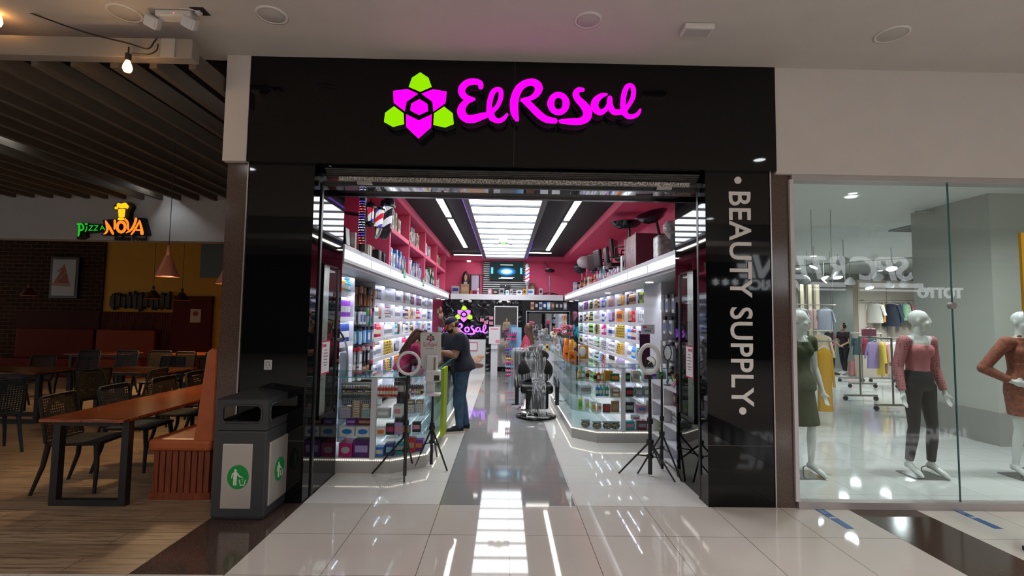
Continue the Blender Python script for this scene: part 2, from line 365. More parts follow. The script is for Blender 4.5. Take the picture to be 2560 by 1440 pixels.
# opposite side of the mall, behind the photographer
fac = M('opposite_facade', (.035, .035, .04), .5)
struct(mb().box(-16, 24, -17.3, -17, 0, 8).build('wall_back', fac))
struct(mb().box(-16, 24, -17, -16.9, 4.3, 6).build('wall_back', M('opposite_band', (.3, .28, .27), .7)))
sgn = M('white_sign_light', (1, 1, 1), .5, emit=3.2, ecol=(.9, .95, 1))
def mirrored(px, py, Yv=16.9): q = onY(px, py, Yv); return Vector((q.x, -q.y, q.z))
a = mirrored(2283, 700); b_ = mirrored(1838, 700); top = mirrored(2280, 640)
t = thing('shop_sign', 'white lit sports shop sign reflected backwards in the window glass', 'sign')
text('lettering', 'SPORTLINE', 1.45, sgn, (a.x, -16.85, a.z), (-1, 0, 0), (0, 0, 1), ext=.04, off=.03, parent=t, target=abs(a.x-b_.x), shear=.25)
mb().box(a.x-4.6, a.x+.4, -16.88, -16.82, a.z-.36, a.z-.16).box(a.x-4.6, a.x+.7, -16.88, -16.82, a.z-.52, a.z-.44).build('underline', sgn, t)
c = mirrored(2000, 706)
text('lettering', 'AMERICA * * *', .62, sgn, (c.x, -16.85, c.z-.35), (-1, 0, 0), (0, 0, 1), ext=.04, off=.015, parent=t)
c = mirrored(2405, 745)
t = thing('shop_sign', 'small white lit sign reflected backwards by the glass joint', 'sign')
text('lettering', 'TOTTO', .62, sgn, (c.x, -16.85, c.z), (-1, 0, 0), (0, 0, 1), ext=.04, off=.02, parent=t, target=2.0)
# ================================================================== pizza restaurant (left)
void = M('ceiling_void_black', (.006, .006, .007), .9)
plane_box('ceiling', -16, -2.62, .06, 9.2, 4.5, 4.6, void)
struct(mb().box(-16, -2.62, .04, .06, 4.0, 4.5).build('wall_front', void))
brickm = M('dark_brick', (.1, .05, .03), .9, spec=.1); nt, N, L, b = nodes(brickm)
tc = N.new('ShaderNodeTexCoord'); br = N.new('ShaderNodeTexBrick'); mp = N.new('ShaderNodeMapping'); mp.inputs['Rotation'].default_value = (math.pi/2, 0, 0)
L.new(tc.outputs['Object'], mp.inputs[0]); L.new(mp.outputs[0], br.inputs['Vector']); br.inputs['Scale'].default_value = 1
br.inputs['Brick Width'].default_value = .30; br.inputs['Row Height'].default_value = .105; br.inputs['Mortar Size'].default_value = .008
br.inputs['Color1'].default_value = (.05, .02, .011, 1); br.inputs['Color2'].default_value = (.032, .014, .008, 1); br.inputs['Mortar'].default_value = (.10, .065, .04, 1)
L.new(br.outputs[0], b.inputs['Base Color'])
yel = noisy('mustard_paint', (.62, .30, .02), (.58, .28, .02), 3, .75)
struct(mb().box(-16, -10.92, 8.95, 9.2, 0, 4.5).build('wall_back', brickm))
struct(mb().box(-10.92, -2.6, 9.0, 9.2, 0, 4.5).build('wall_back', yel))
redw = noisy('dark_red_wood', (.12, .018, .008), (.07, .012, .006), 8, .6, stretch=(1, 1, .1), spec=.15)
bl = mb()
for i in range(56):
    x = -10.9+i*.042; bl.box(x, x+.03, 8.94, 8.98, .3, 1.66)
struct(bl.box(-10.92, -8.55, 8.98, 9.0, 0, 1.68).build('trim_5', redw))
struct(mb().box(-13.1, -10.92, 8.9, 8.95, 0, 1.66).build('trim_5', M('deep_red_panel', (.05, .007, .004), .6, spec=.1)))
# door in the back with small notice
t = struct(mb().box(-8.98, -7.95, 8.9, 9.0, 0, 2.13).build('door_1', M('oxblood_door', (.09, .010, .005), .6, spec=.1)))
mb().box(-8.5, -8.22, 8.885, 8.9, 1.42, 1.78).build('notice', M('notice_paper', (.55, .4, .3), .7), t)
mb().cyl((-8.36, 8.88, 1.66), (-8.36, 8.885, 1.66), .07, n=16).build('notice_symbol', M('notice_red', (.3, .03, .02), .7), t)
gp = onY(545, 645, 8.98); struct(mb().box(gp.x-.45, gp.x+.5, 8.95, 9.0, gp.z-.55, gp.z+.6).build('trim_6', M('grey_green_panel', (.12, .15, .14), .5)))
# picture of a slice on the brick wall
p0, p1 = onY(133, 739, 8.94), onY(197, 650, 8.94)
t = thing('framed_picture', 'black framed print of a pizza slice on the brick wall', 'picture')
mb().box(p0.x-.07, p1.x+.07, 8.88, 8.95, p0.z-.07, p1.z+.07).build('frame', M('black_frame', (.01, .01, .01), .4), t, bevel=.01)
mb().box(p0.x, p1.x, 8.87, 8.88, p0.z, p1.z).build('print', M('print_paper', (.45, .42, .42), .6), t)
cx, cz = (p0.x+p1.x)/2-.03, (p0.z+p1.z)/2
b = mb().prism([(cx-.24, 8.868, cz-.17), (cx+.2, 8.868, cz-.2), (cx+.1, 8.868, cz+.15), (cx+.02, 8.868, cz+.38), (cx-.08, 8.868, cz+.12)], (0, .002, 0))
b.prism([(cx-.27, 8.866, cz-.22), (cx+.22, 8.866, cz-.24), (cx+.2, 8.866, cz-.16), (cx-.25, 8.866, cz-.13)], (0, .002, 0), 1)
for i in range(7): b.cyl((cx-.12+.05*(i % 5), 8.863, cz-.1+.055*i), (cx-.12+.05*(i % 5), 8.866, cz-.1+.055*i), .03, n=8, mat=1)
b.build('slice_drawing', [M('slice_red', (.3, .08, .04), .7), M('slice_crust', (.38, .2, .12), .7)], t)
# wall sculpture of upright slats on yellow wall
t = thing('wall_sculpture', 'grey metal sculpture of upright staves on the mustard wall', 'wall art')
q0, q1 = onY(281, 748, 8.95), onY(425, 748, 8.95); n = 22
for i in range(n):
    x = q0.x+(q1.x-q0.x)*i/(n-1); h = .24+.16*random.random(); zc = q0.z+random.uniform(-.04, .04)-.03
    mb().box(x-.035, x+.035, 8.9-.03*(i % 2), 8.93-.03*(i % 2), zc-h/2, zc+h/2).box(x-.012, x+.012, 8.93-.03*(i % 2), 9.0, zc-h/2-.06, zc+h/2+.06).build('stave', M('grey_stave', (.07, .055, .04), .6, spec=.2), t)
# bulkhead with the lit sign
YB = 4.3
z0, z1 = 2.93, 3.62
struct(mb().box(-16, -2.62, YB, YB+.25, z0, 4.5).build('wall_back', noisy('bulkhead_paint', (.50, .48, .47), (.47, .45, .44), 3, .8)))
plane_box('ceiling', -16, -2.62, YB+.25, 9.0, 4.1, 4.2, M('low_ceiling_dark', (.015, .013, .011), .9, spec=.1))
# slat pergola
slm = noisy('taupe_slat', (.13, .105, .08), (.105, .085, .065), 10, .6, stretch=(1, .1, 1), spec=.3)
t = thing('pergola_ceiling', 'taupe slatted pergola hanging under the ceiling of the pizza place', 'pergola')
yb = -.50
mb().box(-16, -2.62, yb-.05, yb+.05, 3.70, 3.86).build('front_beam', M('beam_grey', (.28, .25, .22), .5), t, bevel=.004)
xs = [-2.66-.322*i for i in range(32)]
for i, x in enumerate(xs):
    mb().box(x-.045, x+.015, yb+.05, YB-.01, 3.66, 3.80).build('slat', slm, t)
for x in (-4.2, -7.5, -10.8): mb().box(x-.02, x+.02, 1.5, 1.54, 3.8, 4.5).build('hanger', M('hanger_dark', (.03, .03, .03), .6), t)
# downlights above the slats
for (px, py) in ((22, 322), (370, 455)):
    p = onZ(px, py, 3.86); tt = thing('recessed_downlight', 'lit round downlight shining between slats at far left' if px < 100 else 'small lit downlight between the slats near the pizza sign', 'downlight', p)
    mb().cyl((0, 0, -.01), (0, 0, 0), .16 if px < 100 else .13, n=20).build('lamp', M('lit_cool_lamp', (1, 1, 1), .4, emit=7, ecol=(.85, .95, 1)), tt)
    mb().cyl((0, 0, 0), (0, 0, .1), .18, n=20).build('housing', M('hanger_dark', (.03, .03, .03), .6), tt)
    spot('pergola_beam', (p.x, p.y, p.z+.02), 38, (.85, .94, 1), 130, .9, .1, (p.x+.9, p.y+.2, 0))
# bracket lamp cord string with bulbs
amber = M('amber_bulb_glow', (1, .62, .25), .3, emit=9, ecol=(1, .45, .12)); cord = M('black_cord', (.008, .008, .008), .6)
t = thing('string_light', 'black festoon cable with a glowing amber bulb under the pergola beam', 'string light')
pts = [onY(px, py, -.62) for px, py in ((-40, -15), (0, 4), (110, 45), (220, 83), (320, 108), (368, 122), (385, 105), (392, 96))]
mb().tube(crom([tuple(p) for p in pts], 6), .006).build('cable', cord, t)
mb().tube(crom([tuple(onY(px, py, -.62)) for px, py in ((330, 133), (350, 135), (375, 135), (392, 125), (395, 110))], 5), .005).build('cable_loop', cord, t)
q = onY(322, 118, -.62)
mb().cyl(q, q+Vector((0, 0, -.09)), .006).cyl(q+Vector((0, 0, -.055)), q+Vector((0, 0, -.11)), .022).build('socket', cord, t)
mb().lathe([(.014, -.11), (.03, -.15), (.034, -.175), (.024, -.2), (.001, -.21)], q, 14).build('bulb', amber, t)
l = bpy.data.lights.new('bulb_glow', 'POINT'); l.energy = 1.5; l.color = (1, .55, .2); l.shadow_soft_size = .035; lo = bpy.data.objects.new('bulb_glow', l); lo.location = q+Vector((0, -.06, -.2)); COL.objects.link(lo)
q = onY(-6, 30, -.62); t2 = thing('string_bulb', 'glowing amber bulb cut off by the left picture edge', 'bulb', q)
mb().lathe([(.014, 0), (.032, -.05), (.036, -.08), (.026, -.11), (.001, -.125)], n=14).build('glass_bulb', amber, t2)
mb().cyl((0, 0, 0), (0, 0, .05), .022).build('socket', cord, t2)
p = onY(408, 128, -.6); mb().box(p.x-.05, p.x+.06, -.56, -.5, p.z-.02, p.z+.13).build('bracket', M('clear_plastic', (.4, .38, .36), .3), bpy.data.objects['pergola_ceiling'])
# lit pizza sign
YS = YB-.12
def mpz(x, y): return onY(150+x/9.481, 480+y/9.481, YS)
def mpz2(x, y): return onY(150+x/9.481, 480+y/9.481, YS+.002)+Vector((0, .03, 0))
t = thing('restaurant_sign', 'lit pizza restaurant sign in green and orange with a yellow chef hat', 'sign')
blk = M('sign_black', (.004, .004, .004), .6)
b = mb()
for poly in ([(1240, 330), (1280, 280), (1350, 245), (1480, 235), (1600, 245), (1680, 290), (1690, 350), (1630, 450), (1605, 640), (1345, 640), (1345, 440), (1250, 400)],
             [(975, 655), (1060, 650), (1340, 620), (1700, 640), (1740, 600), (1960, 610), (2060, 985), (2035, 1018), (1700, 1018), (930, 1015), (1040, 930)],
             [(330, 770), (430, 728), (770, 760), (1060, 760), (1060, 925), (570, 960), (580, 1050), (460, 1105), (355, 1105), (405, 900), (390, 800)]):
    b.prism([mpz2(x, y) for x, y in poly], (0, .09, 0))
b.build('backing', blk, t)
def em(name, c, e): return M(name, c, .5, emit=e, ecol=c)
og, gg, yg = em('orange_glow', (1, .22, .012), 1.0), em('green_glow', (.005, .36, .012), 1.0), em('yellow_glow', (1, .52, .008), .95)
bk = (0, .03, 0)
b = mb()
for s in ([(435, 1040, 40), (455, 900, 60), (455, 780, 55)], [(415, 765, 45), (500, 758, 45), (555, 820, 45), (540, 885, 45), (475, 915, 40)], [(640, 818, 26), (625, 880, 26), (605, 930, 34)],
          [(605, 760, 44), (640, 762, 44)]): stroke(b, s, mpz, bk, side=1)
for x in (700, 822): 
    for s in ([(x, 800, 22), (x+80, 800, 22)], [(x+78, 802, 22), (x-15, 905, 22)], [(x-20, 908, 24), (x+65, 905, 24)]): stroke(b, s, mpz, bk, side=1)
for s in ([(955, 895, 22), (1000, 800, 22)], [(1000, 800, 22), (1058, 895, 26)], [(965, 862, 18), (1035, 862, 18)]): stroke(b, s, mpz, bk, side=1)
b.build('pizza_letters', [gg, blk], t)
b = mb()
for s in ([(1030, 1002, 14), (1090, 965, 50), (1120, 900, 60), (1110, 780, 60), (1085, 690, 40)], [(1085, 690, 40), (1180, 850, 70), (1255, 985, 60)], [(1300, 680, 60), (1298, 780, 55), (1290, 870, 45)],
          [(1545, 650, 60), (1605, 730, 60), (1615, 880, 50)], [(1800, 640, 70), (1770, 750, 62), (1690, 890, 60), (1570, 968, 26)], [(1690, 1008, 36), (1790, 870, 55), (1880, 690, 35)],
          [(1885, 680, 40), (1925, 840, 65), (1945, 980, 85)], [(1820, 905, 40), (1920, 905, 40)]): stroke(b, s, mpz, bk, side=1)
stroke(b, [(1450+95*math.cos(a*math.pi/6), 828+118*math.sin(a*math.pi/6), 72) for a in range(12)], mpz, bk, closed=True, side=1)
b.build('nova_letters', [og, blk], t)
b = mb()
for poly in ([(1340, 290), (1380, 260), (1450, 275), (1540, 250), (1575, 290), (1555, 345), (1520, 372), (1400, 378), (1345, 345)], [(1295, 345), (1340, 350), (1335, 395), (1295, 402)],
             [(1560, 345), (1595, 310), (1602, 350), (1570, 392), (1545, 372)], [(1375, 402), (1520, 400), (1510, 500), (1500, 582), (1385, 582)], [(1385, 603), (1480, 600), (1500, 655), (1360, 660)]):
    b.prism([mpz(x, y) for x, y in poly], (0, .03, 0))
b.build('chef_hat', yg, t)
p0, p1 = onY(286, 600.5, YS+.06), onY(365, 600.5, YS+.06)
text('slogan', 'Italian Food', .118, blk, (p0.x, YS+.06, p0.z), (1, 0, 0), (0, 0, 1), ext=.01, off=.003, parent=t, target=p1.x-p0.x)
# pendant lamps
cop = M('copper_shade', (.62, .22, .13), .38, .25); ins = M('warm_lamp_glow', (1, .8, .45), .5, emit=4, ecol=(1, .68, .3))
def pendant(p, r, h, ztop, lab, energy, mat=cop):
    t = thing('pendant_lamp', lab, 'pendant lamp', p, group='copper cone pendant lamps')
    mb().lathe([(r, 0), (r*.97, .01), (r*.28, h*.66), (r*.2, h*.7)], n=24, op=True).lathe([(r*.18, h*.7), (r*.2, h*.72), (r*.14, h), (.008, h+.01)], n=16).build('shade', mat, t)
    mb().cyl((0, 0, .012), (0, 0, .022), r*.9, n=20).build('diffuser', ins, t)
    mb().cyl((0, 0, h), (0, 0, ztop-p[2]), .004, n=6).build('cord', cord, t)
    l = bpy.data.lights.new('pendant_glow', 'SPOT'); l.energy = energy; l.color = (1, .68, .35); l.spot_size = 2.3; l.shadow_soft_size = .08; l.spot_blend = .5
    lo = bpy.data.objects.new('pendant_glow', l); lo.location = Vector(p)+Vector((0, 0, -.02)); COL.objects.link(lo)
pendant(onY(418, 692, 1.5), .125, .37, 4.5, 'large copper cone pendant hanging over the front dining table', 60)
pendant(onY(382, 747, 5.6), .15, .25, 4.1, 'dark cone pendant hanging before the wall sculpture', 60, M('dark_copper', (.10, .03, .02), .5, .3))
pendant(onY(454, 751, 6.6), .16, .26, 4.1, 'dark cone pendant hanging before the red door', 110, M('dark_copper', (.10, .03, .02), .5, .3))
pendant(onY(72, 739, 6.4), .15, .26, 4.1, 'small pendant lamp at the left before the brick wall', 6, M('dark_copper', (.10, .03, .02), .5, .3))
pendant(onY(562, 710, 3.4), .13, .34, 4.5, 'copper pendant half hidden by the brown granite column', 25)
for i, (x, y, e) in enumerate(((-8.6, 7.6, 90), (-5.6, 7.4, 60))): pass
# furniture
twood = planks('dark_stained_table', (.34, .08, .02), (.24, .05, .014), (.10, .02, .008), (.02, .006, .004), along='X', wlen=3, wid=.06, rough=.2)
bmetal = M('black_steel', (.012, .012, .014), .45)
def table(x0, x1, y0, y1, z, lab):
    t = thing('dining_table', lab, 'table', ((x0+x1)/2, (y0+y1)/2, 0), group='dining tables of the pizza place')
    a, b2 = (x1-x0)/2, (y1-y0)/2
    mb().box(-a, a, -b2, b2, z-.025, z).build('tabletop', twood, t, bevel=.004)
    mb().box(-a+.1, a-.1, -b2+.1, b2-.1, z-.06, z-.025).build('apron', bmetal, t)
    for s in (-1, 1):
        y = s*(b2-.14)
        mb().box(-a+.03, -a+.09, y-.03, y+.03, 0, z-.025).box(a-.09, a-.03, y-.03, y+.03, 0, z-.025).box(-a+.09, a-.09, y-.03, y+.03, 0, .05).box(-a+.09, a-.09, y-.03, y+.03, z-.075, z-.025).build('leg_frame', bmetal, t)
    return t
table(-3.93, -3.23, -.22, 2.05, .745, 'long front dining table with dark red plank top')
# orange bench
orl = noisy('orange_leather', (.42, .10, .028), (.38, .085, .022), 12, .42, bump=.05); rwood = noisy('red_slat_wood', (.24, .055, .02), (.13, .03, .012), 9, .4, stretch=(6, 6, .6))
t = thing('upholstered_bench', 'orange leather bench with slatted red wood base beside the granite column', 'bench')
b = mb().box(-3.119, -2.66, .086, 3.6, .02, .4)
for i in range(9): x = -3.15+i*.056; b.box(x, x+.044, .055, .085, .06, .42)
for i in range(40): y = .1+i*.085; b.box(-3.15, -3.12, y, y+.065, .06, .42)
b.box(-3.17, -2.64, .05, .09, 0, .06).box(-3.17, -3.12, .0905, 3.6, 0, .06).build('slatted_base', rwood, t)
mb().box(-3.2, -2.64, .03, 3.62, .42, .53).build('seat', orl, t, bevel=.035, seg=3)
mb().loft([((-2.68, 0, .50), (0, 0, 0), (0, 0, 0))]).prism([(-2.81, .04, .5), (-2.63, .04, .5), (-2.63, .04, 1.32), (-2.69, .04, 1.34), (-2.73, .04, 1.3)], (0, 3.55, 0)).build('backrest', orl, t, bevel=.025, fix=True, seg=3)
t = thing('upholstered_bench', 'tall orange back panel rising on the party wall behind the bench', 'bench panel')
mb().box(-2.7, -2.63, .9, 5, 1.36, 1.95).build('panel', orl, t, bevel=.02)
orange2 = M('orange_vinyl', (.26, .04, .01), .6, spec=.15); 
for x0, x1, lab, m in ((-13.0, -10.96, 'dark red banquette along the brick wall', M('dark_red_vinyl', (.13, .014, .005), .6, spec=.1)), (-10.9, -9.35, 'orange banquette below the mustard wall', orange2)):
    t = thing('banquette', lab, 'banquette'); mb().box(x0, x1, 8.8, 8.9, .4, 1.2).build('backrest', m, t, bevel=.03); mb().box(x0, x1, 8.3, 8.82, 0, .46).build('seat', m, t, bevel=.03)
# net-back plastic chairs
netm = M('chair_net', (.045, .042, .04), .5); nt, N, L, bs = nodes(netm)
def netmat(name, col):
    m = M(name, col, .6, spec=.2); nt, N, L, bs = nodes(m); tc = N.new('ShaderNodeTexCoord'); sp = N.new('ShaderNodeSeparateXYZ'); L.new(tc.outputs['UV'] if False else tc.outputs['Object'], sp.inputs[0])
    res = []
    for ax in (1, 2):
        a = N.new('ShaderNodeMath'); a.operation = 'MULTIPLY'; a.inputs[1].default_value = 2*math.pi/.026; L.new(sp.outputs[ax], a.inputs[0])
        s = N.new('ShaderNodeMath'); s.operation = 'SINE'; L.new(a.outputs[0], s.inputs[0]); g = N.new('ShaderNodeMath'); g.operation = 'GREATER_THAN'; g.inputs[1].default_value = .25; L.new(s.outputs[0], g.inputs[0]); res.append(g)
    mu = N.new('ShaderNodeMath'); mu.operation = 'MULTIPLY'; L.new(res[0].outputs[0], mu.inputs[0]); L.new(res[1].outputs[0], mu.inputs[1])
    inv = N.new('ShaderNodeMath'); inv.operation = 'SUBTRACT'; inv.inputs[0].default_value = 1; L.new(mu.outputs[0], inv.inputs[1]); L.new(inv.outputs[0], bs.inputs['Alpha'])
    return m
def chair(lab, cm, nm):
    """seat faces +X; backrest at -X"""
    t = thing('dining_chair', lab, 'chair', (0, 0, 0), group='net-back plastic chairs')
    mb().box(-.22, .24, -.22, .22, .425, .455).build('seat', cm, t, bevel=.02)
    n = 8; P = []
    def bk(u, v): a = (u-.5)*.46; return Vector((-.22-.08*v+.35*(a*a), a*(1-.06*v), .46+.40*v))
    b = mb()
    for i in range(n):
        for j in range(3): b.quad(bk(i/n, j/3), bk((i+1)/n, j/3), bk((i+1)/n, (j+1)/3), bk(i/n, (j+1)/3))
    b.build('backrest_net', nm, t)
    b = mb().tube([bk(0, 0), bk(0, .5), bk(0, .95), bk(.06, 1), *[bk(i/10, 1) for i in range(1, 10)], bk(.94, 1), bk(1, .95), bk(1, .5), bk(1, 0)], .014, 8)
    b.tube([bk(i/8, 0) for i in range(9)], .012, 8).build('backrest_frame', cm, t)
    for sx, sy in ((1, 1), (1, -1), (-1, 1), (-1, -1)):
        mb().tube([(sx*.2, sy*.2, .43), (sx*.22, sy*.215, .25), (sx*(.22 if sx > 0 else .30), sy*.225, 0)], [.024, .02, .014], 8).build('leg', cm, t)
    return t
cm1, cm2, cm3 = M('charcoal_plastic', (.018, .015, .013), .55, spec=.2), M('slate_blue_plastic', (.012, .02, .028), .55, spec=.25), M('navy_plastic', (.007, .015, .026), .55, spec=.25)
nm1, nm2 = netmat('charcoal_net', (.035, .026, .017)), netmat('slate_net', (.028, .028, .032))
ch1 = chair('brown net-back chair nearest the camera at the front table', cm1, nm1)
ch2 = chair('grey net-back chair second along the front table', cm2, nm2)
ch3 = chair('navy chair', cm3, netmat('navy_net', (.008, .015, .024)))
ch1.location = (-4.0, .38, 0); ch1.rotation_euler.z = .12
ch2.location = (-3.98, 1.0, 0); ch2.rotation_euler.z = .05
dup(ch1, (-3.95, 1.72, 0), .03, 'dark net-back chair third along the front table')
dup(ch1, (-3.95, 2.35, 0), .0, 'dark net-back chair at the far end of the front table')
ch3.location = (-6.05, 1.45, 0); ch3.rotation_euler.z = math.pi-.5; ch3['label'] = 'large dark blue net-back chair at the left edge, its back to the camera'
rows = [(-6.0, 2.6, math.pi-.2, 'dark chair behind the second brown net-back chair'), (-5.2, 2.6, math.pi+.1, 'dark chair standing by the middle table'),
        (-7.6, 2.5, 1.6, 'chair in shadow beyond the blue chair at left'), (-6.1, 4.4, -1.6, 'blue chair low behind the middle row table'), (-5.8, 2.8, 1.5, 'black chair right of the middle table'),
        (-4.78, 3.6, 3.1, 'chair with rounded back left of the bench corner'), (-8.6, 5.6, -1.6, 'teal chair left of two by the dark banquette'), (-7.9, 5.7, -1.6, 'teal chair right of two by the dark banquette'),
        (-7.2, 5.7, -1.5, 'dark chair below the wall sculpture left part'), (-6.6, 5.5, -1.7, 'dark chair below the wall sculpture right part'), (-5.9, 5.4, -1.6, 'navy chair in front of the orange banquette end'),
        (-5.7, 6.3, -1.3, 'navy chair before the red door'), (-5.1, 6.2, -1.2, 'navy chair left of the mustard wall corner'), (-4.6, 6.5, -1.9, 'last navy chair before the mustard wall'),
        (-4.7, 5.0, 1.7, 'navy chair at the yellow-lit table'), (-5.3, 4.8, 1.4, 'black chair at the yellow-lit table'), (-9.4, 4.6, 1.3, 'chair lost in shadow near the left brick wall'), (-8.2, 4.15, -1.6, 'net-back chair by the table at the far left')]
for x, y, r, lab in rows: dup(ch3 if 'lue' in lab or 'teal' in lab or 'navy' in lab else ch1, (x, y, 0), r, lab)
table(-8.6, -6.9, 2.9, 3.7, .75, 'table at the left edge behind the blue chair')
table(-6.4, -5.2, 3.2, 3.95, .75, 'middle table in the second row')
table(-5.2, -3.9, 5.2, 5.9, .75, 'table lit yellow near the granite column')
table(-7.6, -6.2, 6.6, 7.3, .75, 'table in front of the orange banquette')
table(-9.6, -8.4, 6.4, 7.1, .75, 'table in front of the dark red banquette')
# litter bin
bp = M('graphite_plastic', (.035, .036, .04), .42); zinc = M('pale_metal_panel', (.52, .48, .44), .35, .5); grn = M('bin_green', (0, .25, .035), .5); cream = M('cream_print', (.7, .66, .58), .6)
t = thing('litter_bin', 'dark grey litter bin with green tidy-man signs before the black pier', 'litter bin', (-2.175, -.145, 0))
W_, D_ = .215, .225
b = mb().loft([], 4) if False else mb()
def frus(b, w0, d0, w1, d1, z0, z1, mat=0):
    v = [(-w0, -d0, z0), (w0, -d0, z0), (w0, d0, z0), (-w0, d0, z0), (-w1, -d1, z1), (w1, -d1, z1), (w1, d1, z1), (-w1, d1, z1)]
    b._add(v, [(3, 2, 1, 0), (4, 5, 6, 7), (0, 1, 5, 4), (1, 2, 6, 5), (2, 3, 7, 6), (3, 0, 4, 7)], mat)
frus(b, W_-.01, D_-.01, W_, D_, .0, .03); frus(b, W_, D_, W_-.008, D_-.006, .03, .70); b.build('body', bp, t, bevel=.012)
b = mb(); w1, d1 = W_-.01, D_-.008
for s in (-1, 1):   # hood with openings
    b.box(-w1, w1, s*d1, s*(d1-.015), .705, .775).box(-w1, w1, s*d1, s*(d1-.015), .90, .955).box(s*w1, s*(w1-.015), -d1+.015, d1-.015, .705, .775).box(s*w1, s*(w1-.015), -d1+.015, d1-.015, .90, .955)
    for q in (-1, 1): b.box(q*w1, q*(w1-.055), s*d1, s*(d1-.015), .775, .90).box(s*w1, s*(w1-.015), q*(d1-.015), q*(d1-.055), .775, .90)
b.build('hood', bp, t)
b = mb()
for s in (-1, 1):
    def rr(u0, u1, v0, v1, r=.045): 
        P = []
        for (cx, cz, a0) in ((u1-r, v1-r, 0), (u0+r, v1-r, 90), (u0+r, v0+r, 180), (u1-r, v0+r, 270)):
            for k in range(6): a = math.radians(a0+k*18); P.append((cx+r*math.cos(a), cz+r*math.sin(a)))
        return P
    P = rr(-w1+.045, w1-.045, .765, .905)
    b.tube([(u, s*(d1+.002), v) for u, v in P+P[:2]], .008, 6); P = rr(-d1+.045, d1-.045, .765, .905); b.tube([(s*(w1+.002), u, v) for u, v in P+P[:2]], .008, 6)
b.build('opening_rim', bp, t)
b = mb(); b._add([(-w1-.006, -d1-.006, .95), (w1+.006, -d1-.006, .95), (w1+.006, d1+.006, .95), (-w1-.006, d1+.006, .95), (0, 0, 1.02)], [(0, 1, 4), (1, 2, 4), (2, 3, 4), (3, 0, 4), (3, 2, 1, 0)])
b.build('lid', bp, t); mb().box(-w1+.02, w1-.02, -d1+.02, d1-.02, .69, .75).build('liner', M('bin_liner_black', (.004, .004, .004), .3), t)
def tidy(face, panel_parent):
    def mp(x, y):   # unit drawing, origin at disc centre
        return (x, -D_-.011, .34+y) if face == 'f' else (W_+.011, x*1.0, .34+y)
    bd = (0, .004, 0) if face == 'f' else (-.004, 0, 0); o1 = Vector((0, -.002, 0)) if face == 'f' else Vector((.002, 0, 0))
    q = [Vector(mp(.085*math.cos(a*math.pi/16), .095*math.sin(a*math.pi/16))) for a in range(32)]
    d = mb().prism(q, bd).build('disc', grn, panel_parent)
    b = mb(); m2 = lambda x, y: Vector(mp(x, y))+o1
    b.prism([m2(-.02+.011*math.cos(a*math.pi/8), .052+.011*math.sin(a*math.pi/8)) for a in range(16)], bd)
    for s in ([(-.034, .028, .016), (-.006, .028, .016)], [(-.043, .022, .008), (-.047, -.005, .008)], [(-.02, .03, .028), (-.02, -.005, .026)], [(-.028, 0, .012), (-.028, -.06, .011)], [(-.013, 0, .012), (-.013, -.06, .011)],
              [(0, .026, .01), (.012, .006, .009), (.03, .003, .007)], [(.014, -.022, .006), (.024, -.063, .006)], [(.062, -.022, .006), (.052, -.063, .006)], [(.024, -.062, .006), (.052, -.062, .006)]):
        stroke(b, s, m2, bd, k=2)
    for x, y in ((.036, -.002), (.042, -.014), (.034, -.02), (.04, -.03)): b.prism([m2(x-.003, y-.003), m2(x+.003, y-.003), m2(x+.003, y+.003), m2(x-.003, y+.003)], bd)
    b.build('tidy_man', cream, panel_parent)
pf = mb().box(-.135, .105, -D_-.008, -D_+.01, .09, .60).build('front_panel', zinc, t, bevel=.006); tidy('f', pf)
ps = mb().box(W_-.01, W_+.008, -.17, .17, .09, .60).build('side_panel', zinc, t, bevel=.006); tidy('s', ps)
# socket on the black pier
p = onY(671, 912, 0); t = thing('wall_socket', 'small white wall socket on the left black pier', 'socket', (p.x, 0, p.z))
mb().box(-.035, .035, -.012, 0, -.045, .045).build('plate', M('socket_white', (.5, .5, .5), .4), t, bevel=.01)
mb().box(-.018, -.012, -.014, -.012, -.01, .012).box(.012, .018, -.014, -.012, -.01, .012).box(-.02, .02, -.014, -.012, .022, .028).box(-.01, .01, -.014, -.012, -.028, -.022).build('slots', M('slot_dark', (.04, .04, .04), .6), t)
# ================================================================== beauty shop: signs and shell
magenta = M('magenta_glow', (.3, 0, .2), .6, emit=1.3, ecol=(1, 0, .66), spec=.1); lime = M('lime_glow', (.1, .25, 0), .6, emit=.85, ecol=(.27, .74, 0), spec=.1); can = M('letter_return', (.03, .028, .03), .35)
YL = -.16
def mpl(x, y): return onY(940+x/3.657, 160+y/3.657, YL)
FLOWER = dict(g=[[(405, 75), (480, 125), (510, 210), (405, 255), (298, 210), (328, 125)], [(165, 385), (253, 450), (258, 550), (155, 577), (72, 530), (83, 445)], [(622, 388), (702, 450), (712, 550), (632, 582), (523, 558), (530, 450)]],
              p=[[(157, 245), (290, 228), (385, 272), (280, 345), (262, 435), (162, 355)], [(415, 272), (520, 230), (647, 252), (635, 358), (525, 438), (515, 345)], [(275, 458), (392, 515), (512, 458), (505, 580), (388, 682), (275, 575)], [(398, 320), (470, 365), (478, 430), (393, 468), (312, 425), (322, 362)]])
